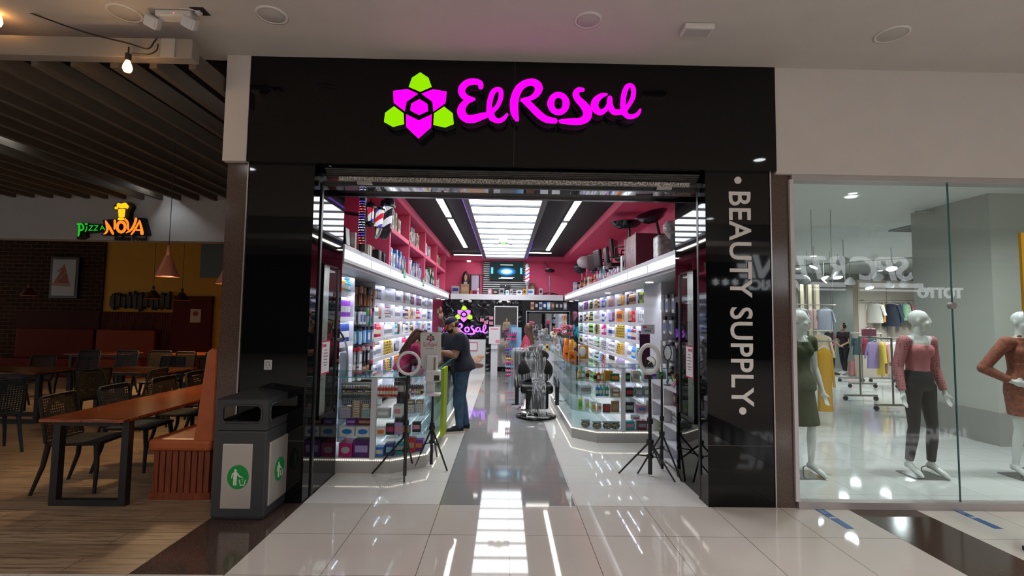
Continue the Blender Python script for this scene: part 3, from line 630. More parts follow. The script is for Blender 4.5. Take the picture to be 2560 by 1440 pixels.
SCRIPT = dict(
 E=[[(958, 212, 44), (952, 176, 52), (900, 160, 56), (835, 172, 62), (790, 215, 66), (785, 262, 64), (820, 305, 58), (890, 322, 34)], [(895, 322, 30), (830, 345, 52), (785, 400, 70), (785, 455, 78), (830, 500, 74), (900, 500, 74), (960, 480, 66), (1030, 462, 46)]],
 l=[[(1060, 500, 50), (1035, 440, 50), (1040, 350, 50), (1065, 265, 50), (1105, 232, 44), (1140, 245, 44), (1140, 310, 44), (1110, 385, 40), (1062, 440, 44), (1065, 490, 56), (1110, 520, 44), (1160, 505, 42), (1198, 462, 26)]],
 R=[[(1288, 508, 40), (1268, 450, 70), (1262, 370, 78), (1275, 290, 76), (1315, 215, 72), (1380, 172, 64), (1450, 172, 70), (1488, 215, 74), (1470, 270, 60), (1415, 312, 44), (1335, 330, 34)], [(1365, 335, 62), (1425, 395, 64), (1490, 460, 66), (1555, 505, 62), (1635, 520, 52)]],
 S=[[(1888, 236, 40), (1852, 236, 48), (1826, 272, 58), (1845, 320, 62), (1895, 372, 74), (1932, 430, 84), (1925, 490, 78), (1865, 524, 64), (1780, 526, 58), (1692, 524, 42)]],
 a=[[(2105, 278, 26), (2060, 290, 46), (2010, 335, 66), (2000, 395, 70), (2045, 442, 56), (2095, 420, 42), (2128, 370, 40), (2138, 312, 46)], [(2138, 312, 46), (2140, 380, 56), (2170, 435, 56), (2225, 440, 50), (2260, 430, 50)]],
 L=[[(2262, 450, 44), (2258, 380, 50), (2265, 290, 50), (2290, 215, 46), (2325, 195, 40), (2352, 225, 44), (2350, 300, 44), (2315, 370, 40), (2278, 425, 42), (2290, 470, 50), (2340, 482, 42), (2390, 460, 38), (2415, 420, 24)]])
O_RING = [(1668+70*math.cos(a*math.pi/8), 362+80*math.sin(a*math.pi/8), 66-12*abs(math.sin(a*math.pi/8))) for a in range(16)]
def flower(mp, back, mats_g, mats_p, parent, name='petal'):
    for P in FLOWER['g']: mb().prism([mp(*p) for p in P], back, 0, 1).build('leaf', mats_g, parent)
    for P in FLOWER['p']: mb().prism([mp(*p) for p in P], back, 0, 1).build(name, mats_p, parent)
def script(mp, back, mats, parent, names=True):
    for k, S in SCRIPT.items():
        b = mb()
        for s in S: stroke(b, s, mp, back, side=1)
        b.build('letter', mats, parent)
    b = mb(); stroke(b, O_RING, mp, back, closed=True, side=1); b.build('letter', mats, parent)
t = thing('shop_sign', 'large magenta script and flower sign with green leaves on the black fascia', 'sign')
flower(mpl, (0, .1, 0), [lime, can], [magenta, can], t); script(mpl, (0, .1, 0), [magenta, can], t)
# vertical BEAUTY SUPPLY lettering: reads downwards
lt = M('silver_vinyl', (.72, .70, .68), .5)
t = thing('shop_lettering', 'pale vertical lettering reading downwards on the right black pier', 'lettering')
a_, b2 = onY(1822, 475, 0), onY(1828, 1012, 0)
xl = a_.x; W3 = onY(1872, 475, 0).x-xl
def dot(px, py): q = onY(px, py, 0); mb().cyl((q.x, -.008, q.z), (q.x, 0, q.z), .033, n=24).build('dot', lt, t)
text('letters', 'BEAUTY SUPPLY', .283, lt, (xl+.0, -.005, a_.z), (0, 0, -1), (1, 0, 0), ext=.003, off=.004, parent=t, target=a_.z-b2.z, space=1.05)
dot(1844, 451); dot(1856, 1027)
# roller shutter box and soffit
rib = noisy('shutter_steel', (.07, .065, .06), (.04, .037, .035), 40, .4, metal=.5, stretch=(.3, 1, 1)); galv = noisy('galvanised', (.62, .60, .57), (.10, .095, .09), 90, .4, metal=.3, lo=.42, hi=.58)
t = thing('roller_shutter', 'rolled-up steel shutter under the black fascia of the beauty shop', 'shutter')
b = mb(); ys = .06
for i in range(5): b.cyl((-1.74, ys+.02*i, 3.0-.012*i), (1.74, ys+.02*i, 3.0-.012*i), .012, n=10)
b.build('curtain', rib, t); mb().box(-1.62, 1.66, .08, .12, 2.895, 2.935).build('bottom_bar', galv, t); mb().box(-1.78, 1.76, .12, .16, 2.862, 2.90).build('rail', M('shutter_black', (.012, .012, .012), .4), t)
for x in (-1.38, 1.42): mb().box(x-.07, x+.07, .08, .12, 2.868, 2.895).build('latch', M('latch_steel', (.4, .38, .36), .3, .8), t)
struct(mb().box(-1.81, 1.79, .80, .86, 2.93, 3.0).build('trim_2', M('header_black', (.005, .005, .006), .2)))
struct(mb().box(-1.81, 1.79, .17, .80, 2.96, 2.99).build('ceiling', M('mirror_soffit', (.55, .55, .57), .03, .9)))
# shop shell
shopblk = M('shop_black_ceiling', (.004, .004, .005), .8); pink = M('pink_paint', (.80, .10, .22), .6); wht2 = M('white_laminate', (.70, .70, .74), .3); lav = M('lavender_white_back', (.55, .56, .74), .5)
plane_box('ceiling', -2.5, 2.5, .9, 11.3, 3.62, 3.7, shopblk)
struct(mb().box(-2.6, -2.5, .9, 11.3, 0, 3.62).build('wall_left', M('shop_side_wall', (.6, .6, .63), .5)))
struct(mb().box(2.5, 2.62, .3, 11.3, 0, 3.62).build('wall_right', M('shop_side_wall', (.6, .6, .63), .5)))
struct(mb().box(-2.5, -2.495, .9, 11.3, 2.42, 3.5).build('wall_left', pink)); struct(mb().box(2.495, 2.5, .9, 11.3, 2.42, 3.5).build('wall_right', pink))
struct(mb().box(-2.5, 2.5, 11.3, 11.4, 0, 3.62).build('wall_back', pink))
for s in (-1, 1):
    x = s*1.76
    struct(mb().box(min(x, s*2.5), max(x, s*2.5), .9, 11.3, 3.47, 3.62).build('trim_7', pink))
# back wall parts below the mezzanine ledge
struct(mb().box(-2.0, 2.5, 11.0, 11.3, 0, 2.225).build('wall_back', M('back_black', (.006, .006, .007), .3)))
# 3d star panels
b = mb(); s = .5
for i in range(5):
    for j in range(5):
        x0, z0_ = -2.0+i*s, 2.225-(j+1)*s
        if z0_ < -.3: continue
        cx, cz = x0+s/2, z0_+s/2; P = []
        for k in range(16):
            a = k*math.pi/8; r = s*.5*(1/max(abs(math.cos(a)), abs(math.sin(a)))); P.append((cx+r*math.cos(a), cz+r*math.sin(a), 0 if k % 2 else .0))
        ring2 = [(cx+(px-cx)*.5, cz+(pz-cz)*.5, .05 if k % 2 else .01) for k, (px, pz, _) in enumerate(P)]
        V = [(px, 11.0-h, pz) for px, pz, h in P]+[(px, 11.0-h, pz) for px, pz, h in ring2]+[(cx, 10.985, cz)]
        b._add(V, [(k, (k+1) % 16, 16+(k+1) % 16, 16+k) for k in range(16)]+[(16+k, 16+(k+1) % 16, 32) for k in range(16)])
struct(b.build('wall_back', M('star_panel_black', (.012, .012, .014), .22), fix=True))
# purple neon copy of the logo on the star panels
pur, lim2 = em('violet_glow', (.42, .10, 1), 1.5), em('lime_glow_small', (.33, .9, .01), 1.0)
YW = 10.85
def mpb(x, y): return onY(1138+(x-72)/14.9, 764+(y-75)/14.6, YW)
def mps(x, y): return onY(1104+(x-742)/14.6, 808+(y-130)/14.6, YW)
t = thing('shop_sign', 'small glowing purple flower logo on the black star-pattern back wall', 'sign')
flower(mpb, (0, .04, 0), [lim2, can], [pur, can], t)
t2 = thing('shop_sign', 'purple neon script under the flower logo on the back wall', 'sign'); script(mps, (0, .04, 0), [pur, can], t2)
# ceiling light panel with its frame
pan = em('light_panel', (.93, .96, 1), 6)
t = thing('ceiling_light_panel', 'large white ceiling light panel with dark crossbars down the shop', 'light panel')
xa, xb, ya, ye = -.655, .505, 1.0, 10.75
b = mb(); nb = 14
for i in range(nb): y0 = ya+(ye-ya)*i/nb; b.box(xa, xb, y0+.035, ya+(ye-ya)*(i+1)/nb-.035, 3.56, 3.58)
b.build('diffuser', pan, t)
gm = M('panel_frame_grey', (.10, .10, .11), .5)
mb().box(xa-.09, xa, ya, ye, 3.50, 3.62).box(xb, xb+.09, ya, ye, 3.50, 3.62).box(xa, xb, ye, ye+.06, 3.50, 3.62).build('frame', gm, t)
b = mb()
for i in range(nb+1): y0 = ya+(ye-ya)*i/nb; b.box(xa, xb, y0-.03, y0+.03, 3.53, 3.57)
b.build('crossbars', M('panel_bar', (.10, .11, .12), .5), t)
mb().box(xa-.10, xa-.09, 1, ye, 3.5, 3.53).build('purple_strip', em('purple_strip_glow', (.25, .08, .8), .9), t)
mb().box(xb+.09, xb+.10, 7.5, ye, 3.5, 3.53).build('blue_strip', em('blue_strip_glow', (.03, .03, .9), 1.2), t)
p = onZ(1258, 598, 3.5); p.z = 3.5; tt = thing('emergency_lamp', 'white emergency lamp with green light hanging from the shop light panel', 'emergency lamp', p)
wht_g = M('lamp_grey_white', (.42, .42, .43), .5); mb().box(-.1, .1, -.04, .04, -.1, 0).build('housing', wht_g, tt, bevel=.02); mb().cyl((0, 0, 0), (0, 0, .062), .012).build('stem', wht, tt); mb().box(-.24, -.1, -.05, .05, -.13, -.02).build('lamp_head', wht_g, tt, bevel=.03); mb().box(.1, .24, -.05, .05, -.13, -.02).build('lamp_head', wht_g, tt, bevel=.03)
mb().box(-.05, .05, -.05, .05, -.115, -.1).build('green_light', em('green_led', (.15, .6, .02), .7), tt)
# linear lamps
warmlin = em('linear_glow', (1, .95, .86), 9)
for X, segs, lab in ((-1.17, [(3.0, 3.95), (4.0, 5.0), (5.25, 6.35), (6.4, 7.6), (7.65, 9.1)], 'left'), (1.13, [(3.0, 3.95), (4.0, 5.15), (5.45, 6.6), (6.65, 7.9), (7.95, 9.35)], 'right')):
    t = thing('linear_lamp', 'row of warm white linear lamps %s of the light panel' % lab, 'linear lamp')
    for y0, y1 in segs: mb().box(X-.05, X+.05, y0, y1-.03, 3.585, 3.6).build('diffuser', warmlin, t)
    mb().box(X-.065, X+.065, segs[0][0], 5.12, 3.60, 3.618).box(X-.065, X+.065, 5.2, segs[-1][1], 3.60, 3.618).build('housing', gm, t)
for x0, x1, lab in ((-1.62, -.78, 'left'), (.6, 1.26, 'right')):
    t = thing('linear_lamp', 'short cross lamp at the back, %s of the light panel' % lab, 'linear lamp')
    y = 10.3 if x0 < 0 else 9.6; mb().box(x0, x1, y, y+.07, 3.54, 3.56).build('diffuser', warmlin, t); mb().box(x0, x1, y-.01, y+.08, 3.56, 3.62).build('housing', gm, t)
# mezzanine ledges with lit fascia
fas = em('fascia_glow', (.86, .91, 1), .75); XL, XR = -1.80, 1.80
def ledge(s, lab):
    t = thing('lit_ledge', lab, 'ledge'); x = s*1.80; xo = s*2.495
    mb().box(x+s*.035, xo, .89, 10.9, 2.39, 2.418).build('top_board', M('ledge_grey', (.42, .42, .45), .4), t)
    mb().box(x+s*.035, xo, .89, 10.89, 2.20, 2.23).build('underside', wht2, t)
    mb().box(x+s*.02, x+s*.03, .88, 10.95, 2.265, 2.375).build('lightbox', fas, t)
    mb().box(x, x+s*.03, .87, 11, 2.375, 2.42).box(x, x+s*.03, .87, 11, 2.23, 2.265).box(x, xo, .865, .869, 2.20, 2.42).build('rim', M('ledge_rim', (.62, .62, .66), .35), t)
    for i in range(9): y = 2.0+i*1.05; mb().box(x+s*.014, x+s*.018, y, y+.01, 2.265, 2.375).build('joint', M('ledge_joint', (.3, .3, .33), .5), t)
    return t
ledge(-1, 'white glowing ledge along the left wall above the shelves'); ledge(1, 'white glowing ledge along the right wall above the shelves')
t = thing('back_ledge', 'plain white ledge across the back wall under the television', 'ledge')
mb().box(-1.76, 1.76, 10.9, 11.298, 2.23, 2.40).build('board', wht2, t)
for x_, l_ in ((-1.28, 'above the purple flower logo'), (-.08, 'above the white framed mirror')):
    tt = thing('emergency_lamp', 'small white twin lamp under the back ledge, '+l_, 'emergency lamp', (x_, 10.93, 2.229)); mb().box(-.12, .12, -.03, .03, -.03, 0).build('housing', wht, tt)
    for q in (-1, 1): mb().ell((q*.13, -.03, -.06), .06, .05, .04, 10).build('lamp_head', wht, tt)
for px, py, lab in ((1058, 706, 'first'), (1011, 683, 'nearer')):
    q = onX(px, py, -1.772); tt = thing('exit_plate', 'small green exit plate on the left lit ledge, %s' % ('farther of two' if px > 1050 else 'nearer of two'), 'sign', q)
    mb().box(0, .006, -.075, .075, -.085, .085).build('plate', M('exit_green', (.01, .28, .13), .5), tt)
    mb().box(.006, .008, -.05, -.02, -.05, .05).box(.006, .008, 0, .01, -.05, .05).box(.006, .008, .03, .05, 0, .05).box(.006, .008, .03, .05, -.05, -.02).build('pictogram', M('plate_white', (.7, .75, .72), .5), tt)
for x, y in ((2.05, 2.7), (-2.0, 9.9), (-1.95, 10.5), (2.0, 9.6), (1.95, 10.4), (2.05, 5.6)):
    t = thing('recessed_downlight', 'small round lamp set under the %s ledge' % ('left' if x < 0 else 'right'), 'downlight', (x, y, 2.2), group='lamps under the %s ledge' % ('left' if x < 0 else 'right'))
    mb().cyl((0, 0, -.008), (0, 0, 0), .055, n=16).build('lamp', em('downlight_glow', (1, .99, .95), 2.5), t)
spot('ledge_beam', (2.0, 2.7, 2.17), 14, COOL, 130, .8, .05, (1.9, 2.4, 0)); spot('ledge_beam', (-1.95, 2.6, 2.17), 14, COOL, 130, .8, .05, (-1.9, 2.4, 0))
# pink cubby shelving on the left above the ledge
t = thing('pink_cubby_shelving', 'pink cubby shelving standing on the left ledge', 'shelving')
xc = -1.79; ysd = [2.85, 4.3, 6.05, 7.85, 9.6]
for y in ysd: mb().box(-2.49, xc, y, y+.07, 2.42, 3.47).build('divider', pink, t)
mb().box(-2.49, xc, 2.92, 9.6, 2.93, 3.0).build('shelf', pink, t)
struct(mb().box(-1.76, 1.76, 10.97, 11.3, 3.47, 3.62).build('trim_7', pink))
# shelves with light strips
led = em('shelf_strip_glow', (.76, .80, 1), 30)
LY = [3.67, 4.35, 5.18, 5.9, 6.69, 7.44, 8.3, 9.2, 10.15]; RY = [3.54, 4.18, 4.99, 5.85, 6.7, 7.5, 8.37, 9.17, 10.09, 10.95]
ZR = [1.935, 1.607, 1.29, .95, .62, .3]
def shelving(s, X, ys, zs, lab, ztop=2.2, dep=.27, z0=.1):
    t = thing('wall_shelving', lab, 'shelving'); xo = X+s*dep
    mb().box(xo, xo+s*.02, ys[0], ys[-1], z0, ztop).build('back_panel', lav, t)
    for y in ys: mb().box(X, xo, y-.012, y+.012, z0, ztop).build('divider', wht2, t)
    for z in zs:
        mb().box(X-s*.004, xo, ys[0]-.012, ys[-1]+.012, z-.04, z).build('shelf_board', wht2, t)
    for z in [ztop]+zs[:-1]:
        zt = z if z == ztop else z-.04
        mb().box(X-s*.004, X+s*.008, ys[0], ys[-1], zt-.022, zt).build('shelf_lip', wht2, t)
        mb().box(X+s*.010, X+s*.022, ys[0]+.02, ys[-1]-.02, zt-.010, zt-.001).build('light_strip', led, t)
    return t
shelving(-1, -2.2, LY, ZR, 'long lit white shelving with many bays on the left wall')
shelving(-1, -2.2, [1.2, 1.94, 2.58], [1.98, 1.633, 1.288, .959, .62, .3], 'first lit white shelf unit on the left wall, beside the black reveal')
shelving(1, 2.25, RY, ZR, 'long lit white shelving with many bays on the right wall')
for s, X, nm in ((-1, -2.2, 'left'), (1, 2.25, 'right')):
    for zz in (1.8, 1.1): area('shelf_light', (s*1.9, 7, zz), .08, 8, (.84, .87, 1), rot=(0, s*-math.pi/2, 0), sizey=7) if 0 else None
# glossy white pillar and pegboards
struct(mb().box(2.2, 2.5, 2.62, 3.52, 0, 2.2).build('wall_right', M('gloss_white_panel', (.52, .52, .57), .08)))
pegm = M('grey_pegboard', (.14, .14, .15), .6)
t = thing('slat_wall', 'dark grey slat wall behind the hanging brushes on the left', 'slat wall'); b = mb().box(-2.5, -2.45, 2.6, 3.64, .1, 2.2)
for i in range(18): b.box(-2.45, -2.44, 2.6, 3.64, .2+i*.11, .29+i*.11)
b.build('board', pegm, t)
t = thing('slat_wall', 'grey slat wall on the right behind hanging tools', 'slat wall'); b = mb().box(2.45, 2.49, .92, 2.6, .1, 2.2)
for i in range(18): b.box(2.44, 2.45, .92, 2.6, .2+i*.11, .29+i*.11)
b.build('board', pegm, t)
# lit display niches with black framed glass in the reveals
gl = glass('clear_glass', refl=1.0); glc = glass('case_glass', (.93, .98, .96), .7); nlamp = em('niche_lamp_glow', (.93, .97, 1), 9)
for s, lab, y0, y1 in ((-1, 'black framed glass display window in the left reveal', .27, .72), (1, 'black framed glass display window in the right reveal', .31, .73)):
    t = thing('display_window', lab, 'display window'); f = M('door_frame_black', (.006, .006, .007), .2)
    X = -1.81 if s < 0 else 1.79; za, zb = .66, 2.14; dx = -s*.018
    mb().box(X, X+dx, y0, y0+.012, za, zb).box(X, X+dx, y1-.045, y1, za, zb).box(X, X+dx, y0, y1, za, za+.035).box(X, X+dx, y0, y1, zb-.015, zb).build('frame', f, t)
    mb()._add([(X+dx*.4, y0+.012, za+.03), (X+dx*.4, y1-.045, za+.03), (X+dx*.4, y1-.045, zb-.015), (X+dx*.4, y0+.012, zb-.015)], [(0, 1, 2, 3)]).build('pane', gl, t)
    mb().cyl((X+dx, y1-.02, 1.40), (X+dx*2.6, y1-.02, 1.40), .013, n=12).box(X+dx*2.2, X+dx*2.9, y1-.05, y1+.01, 1.385, 1.415).build('handle', M('steel', (.6, .6, .6), .2, 1), t)
    xi = X+s*.09
    mb().box(xi+s*.08, xi+s*.14, y0+.05, y1-.08, 2.125, 2.138).build('lamp', nlamp, t)
    for z in (1.78, 1.42, 1.0): mb().box(xi, xi+s*.30, y0+.01, y1-.06, z-.008, z).build('glass_shelf', glass('shelf_glass', (.88, .95, .94), .8), t)
    for k, (z, cs) in enumerate(((1.78, [('orange', 'black'), ('orange', 'black')] if s < 0 else [('orange', 'orange')]), (1.42, [('pink', 'pink'), ('cream', 'white')]), (1.0, [('lime', 'white'), ('silver', 'white'), ('teal', 'white')]), (.66, [('cream', 'cream'), ('amber', 'cream')]))):
        for j, (c1, c2) in enumerate(cs):
            b_ = mb().lathe([(.03, 0), (.032, .01), (.03, .07), (.012, .10)], n=12).lathe([(.012, .10), (.012, .14), (.001, .142)], n=12, mat=1)
            o = b_.build('display_bottle', [M('niche_'+c1, dict(orange=(.8, .2, .02), pink=(.75, .25, .38), cream=(.66, .6, .46), lime=(.38, .62, .04), silver=(.45, .46, .48), teal=(.03, .36, .4), amber=(.68, .32, .03))[c1], .3), M('niche_cap_'+c2, dict(black=(.01, .01, .01), orange=(.8, .2, .02), pink=(.75, .25, .38), white=(.7, .7, .7), cream=(.66, .6, .46))[c2], .3)], None, loc=(xi+s*(.06+.08*j), y0+.10+.10*j, z+.001))
            tag(o, '%s bottle in the %s reveal window, %s' % (c1, 'left' if s < 0 else 'right', ['top shelf', 'second shelf', 'third shelf', 'floor of the window'][k]), 'bottle', 'bottles in reveal window %d %d' % (s, k))
    ny0, ny1, nz0, nz1 = (.28, .50, 1.08, 1.40) if s < 0 else (.33, .52, 1.08, 1.40)
    nt_ = thing('notice', 'white notice with magenta border taped to the %s reveal window' % ('left' if s < 0 else 'right'), 'notice')
    pmag = M('magenta_ink', (.5, .02, .1), .6); pw = M('paper_white', (.72, .70, .72), .6); cm_ = (ny0+ny1)/2
    mb().box(X+dx*1.0, X+dx*1.06, ny0, ny1, nz0, nz1).build('border', pmag, nt_); mb().box(X+dx*1.06, X+dx*1.12, ny0+.01, ny1-.01, nz0+.014, nz1-.014).build('sheet', pw, nt_)
    b = mb()
    for i, (u, wd) in enumerate(((.23, .07), (.20, .10), (.17, .12), (.14, .09), (.11, .11), (.085, .08))): b.box(X+dx*1.12, X+dx*1.15, cm_-wd/2, cm_+wd/2, nz0+u-.006, nz0+u+.003)
    b.build('writing', M('ink_grey', (.15, .13, .16), .6), nt_)
    mb().box(X+dx*1.12, X+dx*1.15, ny0+.02, ny0+.045, 1.335, 1.37).box(X+dx*1.12, X+dx*1.15, ny0+.055, ny0+.12, 1.34, 1.365).build('logo', pmag, nt_)
# counters: glass showcases
def showcase(lab, outline, H, shelves, closed=True, posts=(), base=.13):
    """outline: floor polyline (front edge), inner edge closes the shape"""
    t = thing('glass_showcase', lab, 'showcase'); P = [Vector((x, y, 0)) for x, y in outline]
    silver = M('brushed_plinth', (.42, .41, .40), .35, .35); wt = M('white_frame', (.66, .66, .70), .35)
    z = lambda v: [p+Vector((0, 0, v)) for p in P]
    mb().prism(z(0.0), (0, 0, base)).build('plinth', silver, t, fix=True)
    mb().prism(z(base), (0, 0, .025)).build('case_floor', wt, t, fix=True)
    b = mb(); mb().prism(z(H-.012), (0, 0, .012)).build('glass_top', [glass('top_glass', (.90, .96, .95), 1.0)], t, fix=True)
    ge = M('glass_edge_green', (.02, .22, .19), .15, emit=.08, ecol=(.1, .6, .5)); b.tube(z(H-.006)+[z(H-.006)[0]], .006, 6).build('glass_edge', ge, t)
    for i in closed:
        a, c = P[i], P[(i+1) % len(P)]
        mb()._add([a+Vector((0, 0, base+.025)), c+Vector((0, 0, base+.025)), c+Vector((0, 0, H-.012)), a+Vector((0, 0, H-.012))], [(0, 1, 2, 3)]).build('glass_front', glc, t)
    for sh in shelves:
        mb().prism(z(sh-.008), (0, 0, .008)).build('glass_shelf', glass('shelf_glass', (.88, .95, .94), .8), t, fix=True)
        b = mb().tube([P[i]+Vector((0, 0, sh-.004)) for i in posts_line], .004, 4).build('shelf_edge', ge, t) if 0 else None
    for x, y, wd in posts: mb().box(x-wd, x+wd, y-.012, y+.03, base, H-.012).build('upright', wt, t)
    b = mb(); P3 = [P[i] for i in closed]+[P[(closed[-1]+1) % len(P)]]
    for p_, q_ in zip(P3[:-1], P3[1:]):
        n = max(2, int((q_-p_).length/.022)); dr = (q_-p_).normalized(); nn = Vector((dr.y, -dr.x, 0))
        for k in range(n): c = p_.lerp(q_, k/n)+Vector((0, 0, base+.004)); b.box(c.x-.005, c.x+.005, c.y-.005, c.y+.005, base+.001, base+.009, T=Matrix.Translation(nn*.006))
    o = b.build('led_strip', em('strip_led_glow', (1, .93, .7), 2), t)
    return t
showcase('left glass showcase counter full of nail products', [(-2.15, .845), (-1.235, .845), (-.9, 1.09), (-.86, 5.6), (-1.35, 5.6), (-1.35, 1.5), (-2.15, 1.5)], 1.0, [.78, .565, .365], closed=[0, 1, 2], posts=[(-1.43, .85, .028), (-2.12, .85, .02)])
showcase('right glass showcase counter with hair oils and boxes', [(.9, 2.52), (1.2, 2.24), (2.2, 2.26), (2.2, 2.9), (1.4, 2.9), (1.36, 5.6), (.9, 5.6)], 1.0, [.8, .6, .385], closed=[6, 0, 1], posts=[(1.56, 2.25, .025), (2.17, 2.25, .02)])
# back section of right counter, lower glass table near the barber chair
lime_p = M('lime_panel', (.36, .50, .01), .4)
p = onY(1098, 925, 1.25)
t = thing('lime_panel', 'lime green upright panel in the left counter beside the man', 'panel'); mb().box(-.87, -.83, 2.0, 2.4, .1, .98).build('panel', lime_p, t)
# lit low display at the right of the entrance
t = thing('display_unit', 'low white lit display unit with shelves against the right reveal', 'display unit')
for y_ in (.88, 1.33, 1.78): mb().box(1.81, 2.26, y_, y_+.03, .0, .86).build('side_panel', wht2, t)
mb().box(2.26, 2.3, .88, 1.81, .02, .86).build('back_panel', em('display_back_glow', (.75, .8, 1), .55), t)
for z in (.06, .26, .46, .66): mb().box(1.812, 2.258, .91, 1.78, z-.02, z).build('shelf', wht2, t)
mb().box(1.80, 2.32, .87, 1.83, .86, .90).build('top', M('display_top', (.6, .6, .64), .15), t)
# ================================================================== products
PC = dict(white=(.72, .72, .74), black=(.012, .012, .014), red=(.55, .02, .03), magenta=(.55, .02, .17), pink=(.75, .25, .38), purple=(.20, .04, .38), lilac=(.42, .30, .62), navy=(.02, .05, .22), blue=(.03, .20, .60),
          teal=(.03, .36, .40), green=(.05, .38, .10), lime=(.38, .62, .04), yellow=(.80, .55, .05), amber=(.68, .32, .03), orange=(.80, .20, .02), brown=(.14, .06, .035), tan=(.48, .28, .17), grey=(.28, .29, .32), silver=(.45, .46, .48), cream=(.66, .60, .46), sky=(.25, .52, .75), kraft=(.34, .20, .11), darkgreen=(.02, .14, .06), burgundy=(.20, .015, .04))
def pm(c, gl=.3): return M('product_'+c, PC[c], gl)
clearp = M('clear_cap_plastic', (.55, .58, .6), .2)
_pm = {}
ALT = dict(white='grey', black='silver', red='cream', magenta='white', pink='white', purple='silver', lilac='white', navy='white', blue='white', teal='white', green='white', lime='black', yellow='black', amber='cream', orange='black', brown='tan', tan='brown', grey='white', silver='navy', cream='brown', sky='white', kraft='white', darkgreen='white', burgundy='cream')
def pmesh(kind, c, cap=None):
    """returns (mesh, width, height)"""
    cap = cap or dict(white='white', yellow='black', amber='brown', navy='silver').get(c, 'black' if c not in ('black',) else 'silver')
    key = (kind, c, cap)
    if key in _pm: return _pm[key]
    mats = [pm(c), pm(cap), pm(ALT[c], .5)]; b = mb(); n = 10
    if kind == 'bottle':
        b.lathe([(.028, 0), (.030, .01), (.030, .125), (.024, .145), (.012, .155)], n=n).lathe([(.013, .155), (.013, .185), (.0001, .186)], n=n, mat=1).lathe([(.0305, .04), (.0305, .10)], n=n, mat=2); W, H = .062, .186
    elif kind == 'pump_bottle':
        b.lathe([(.030, 0), (.032, .01), (.032, .12), (.02, .14), (.012, .145)], n=n).lathe([(.014, .145), (.014, .165), (.005, .168), (.005, .195)], n=n, mat=1).box(-.034, .008, -.008, .008, .195, .207, 1).lathe([(.0325, .035), (.0325, .095)], n=n, mat=2); W, H = .066, .207
    elif kind == 'spray_can':
        b.lathe([(.026, 0), (.027, .004), (.027, .17), (.020, .185)], n=n).lathe([(.022, .183), (.022, .215), (.0001, .218)], n=n, mat=1).lathe([(.0275, .05), (.0275, .12)], n=n, mat=2); W, H = .056, .22
    elif kind == 'tube':
        b.loft([((0, 0, .022), (.024, 0, 0), (0, .018, 0)), ((0, 0, .08), (.026, 0, 0), (0, .014, 0)), ((0, 0, .16), (.028, 0, 0), (0, .003, 0))], n).lathe([(.02, 0), (.02, .022)], n=n, mat=1).box(-.018, .018, -.019, .019, .06, .11, 2) ; W, H = .056, .16
    elif kind == 'jar':
        b.lathe([(.042, 0), (.044, .006), (.044, .06), (.04, .064)], n=12).lathe([(.045, .064), (.045, .085), (.0001, .086)], n=12, mat=1).lathe([(.0445, .015), (.0445, .05)], n=12, mat=2); W, H = .09, .086
    elif kind == 'box':
        b.box(-.035, .035, -.035, .035, 0, .16).box(-.0355, .0355, -.026, .026, .05, .12, 2).box(-.026, .026, -.0355, .0355, .05, .12, 2); W, H = .07, .16
    elif kind == 'flat_box':
        b.box(-.05, .05, -.045, .045, 0, .045).box(-.0505, .0505, -.03, .03, .01, .034, 2).box(-.03, .03, -.0455, .0455, .01, .034, 2); W, H = .1, .046
    elif kind == 'pouch':
        b.box(-.012, .012, -.04, .04, 0, .17).box(-.013, .013, -.028, .028, .03, .12, 2).box(-.013, .013, -.04, .04, .155, .2, 1); W, H = .082, .2
    elif kind == 'brush':
        b.lathe([(.010, 0), (.012, .05), (.008, .13), (.010, .14)], n=8).lathe([(.02, .14), (.024, .15), (.024, .22), (.015, .23)], n=8, mat=1); W, H = .05, .23
    me = b.mesh(kind, mats); _pm[key] = (me, W, H); return _pm[key]
WORD = dict(bottle='bottle', pump_bottle='pump bottle', spray_can='spray can', tube='tube', jar='jar', box='box', flat_box='flat box', pouch='pouch', brush='brush')
ORD = ['first', 'second', 'third', 'fourth', 'fifth', 'sixth', 'seventh', 'eighth', 'ninth', 'tenth']
NPROD = [0]
def place(me, kind, loc, rz, label, group, sc=1, scv=None):
    o = bpy.data.objects.new(kind, me); COL.objects.link(o); o.location = loc; o.rotation_euler = (0, 0, rz)
    if scv: o.scale = scv
    elif sc != 1: o.scale = (sc, sc, sc)
    tag(o, label, WORD[kind], group); NPROD[0] += 1; return o
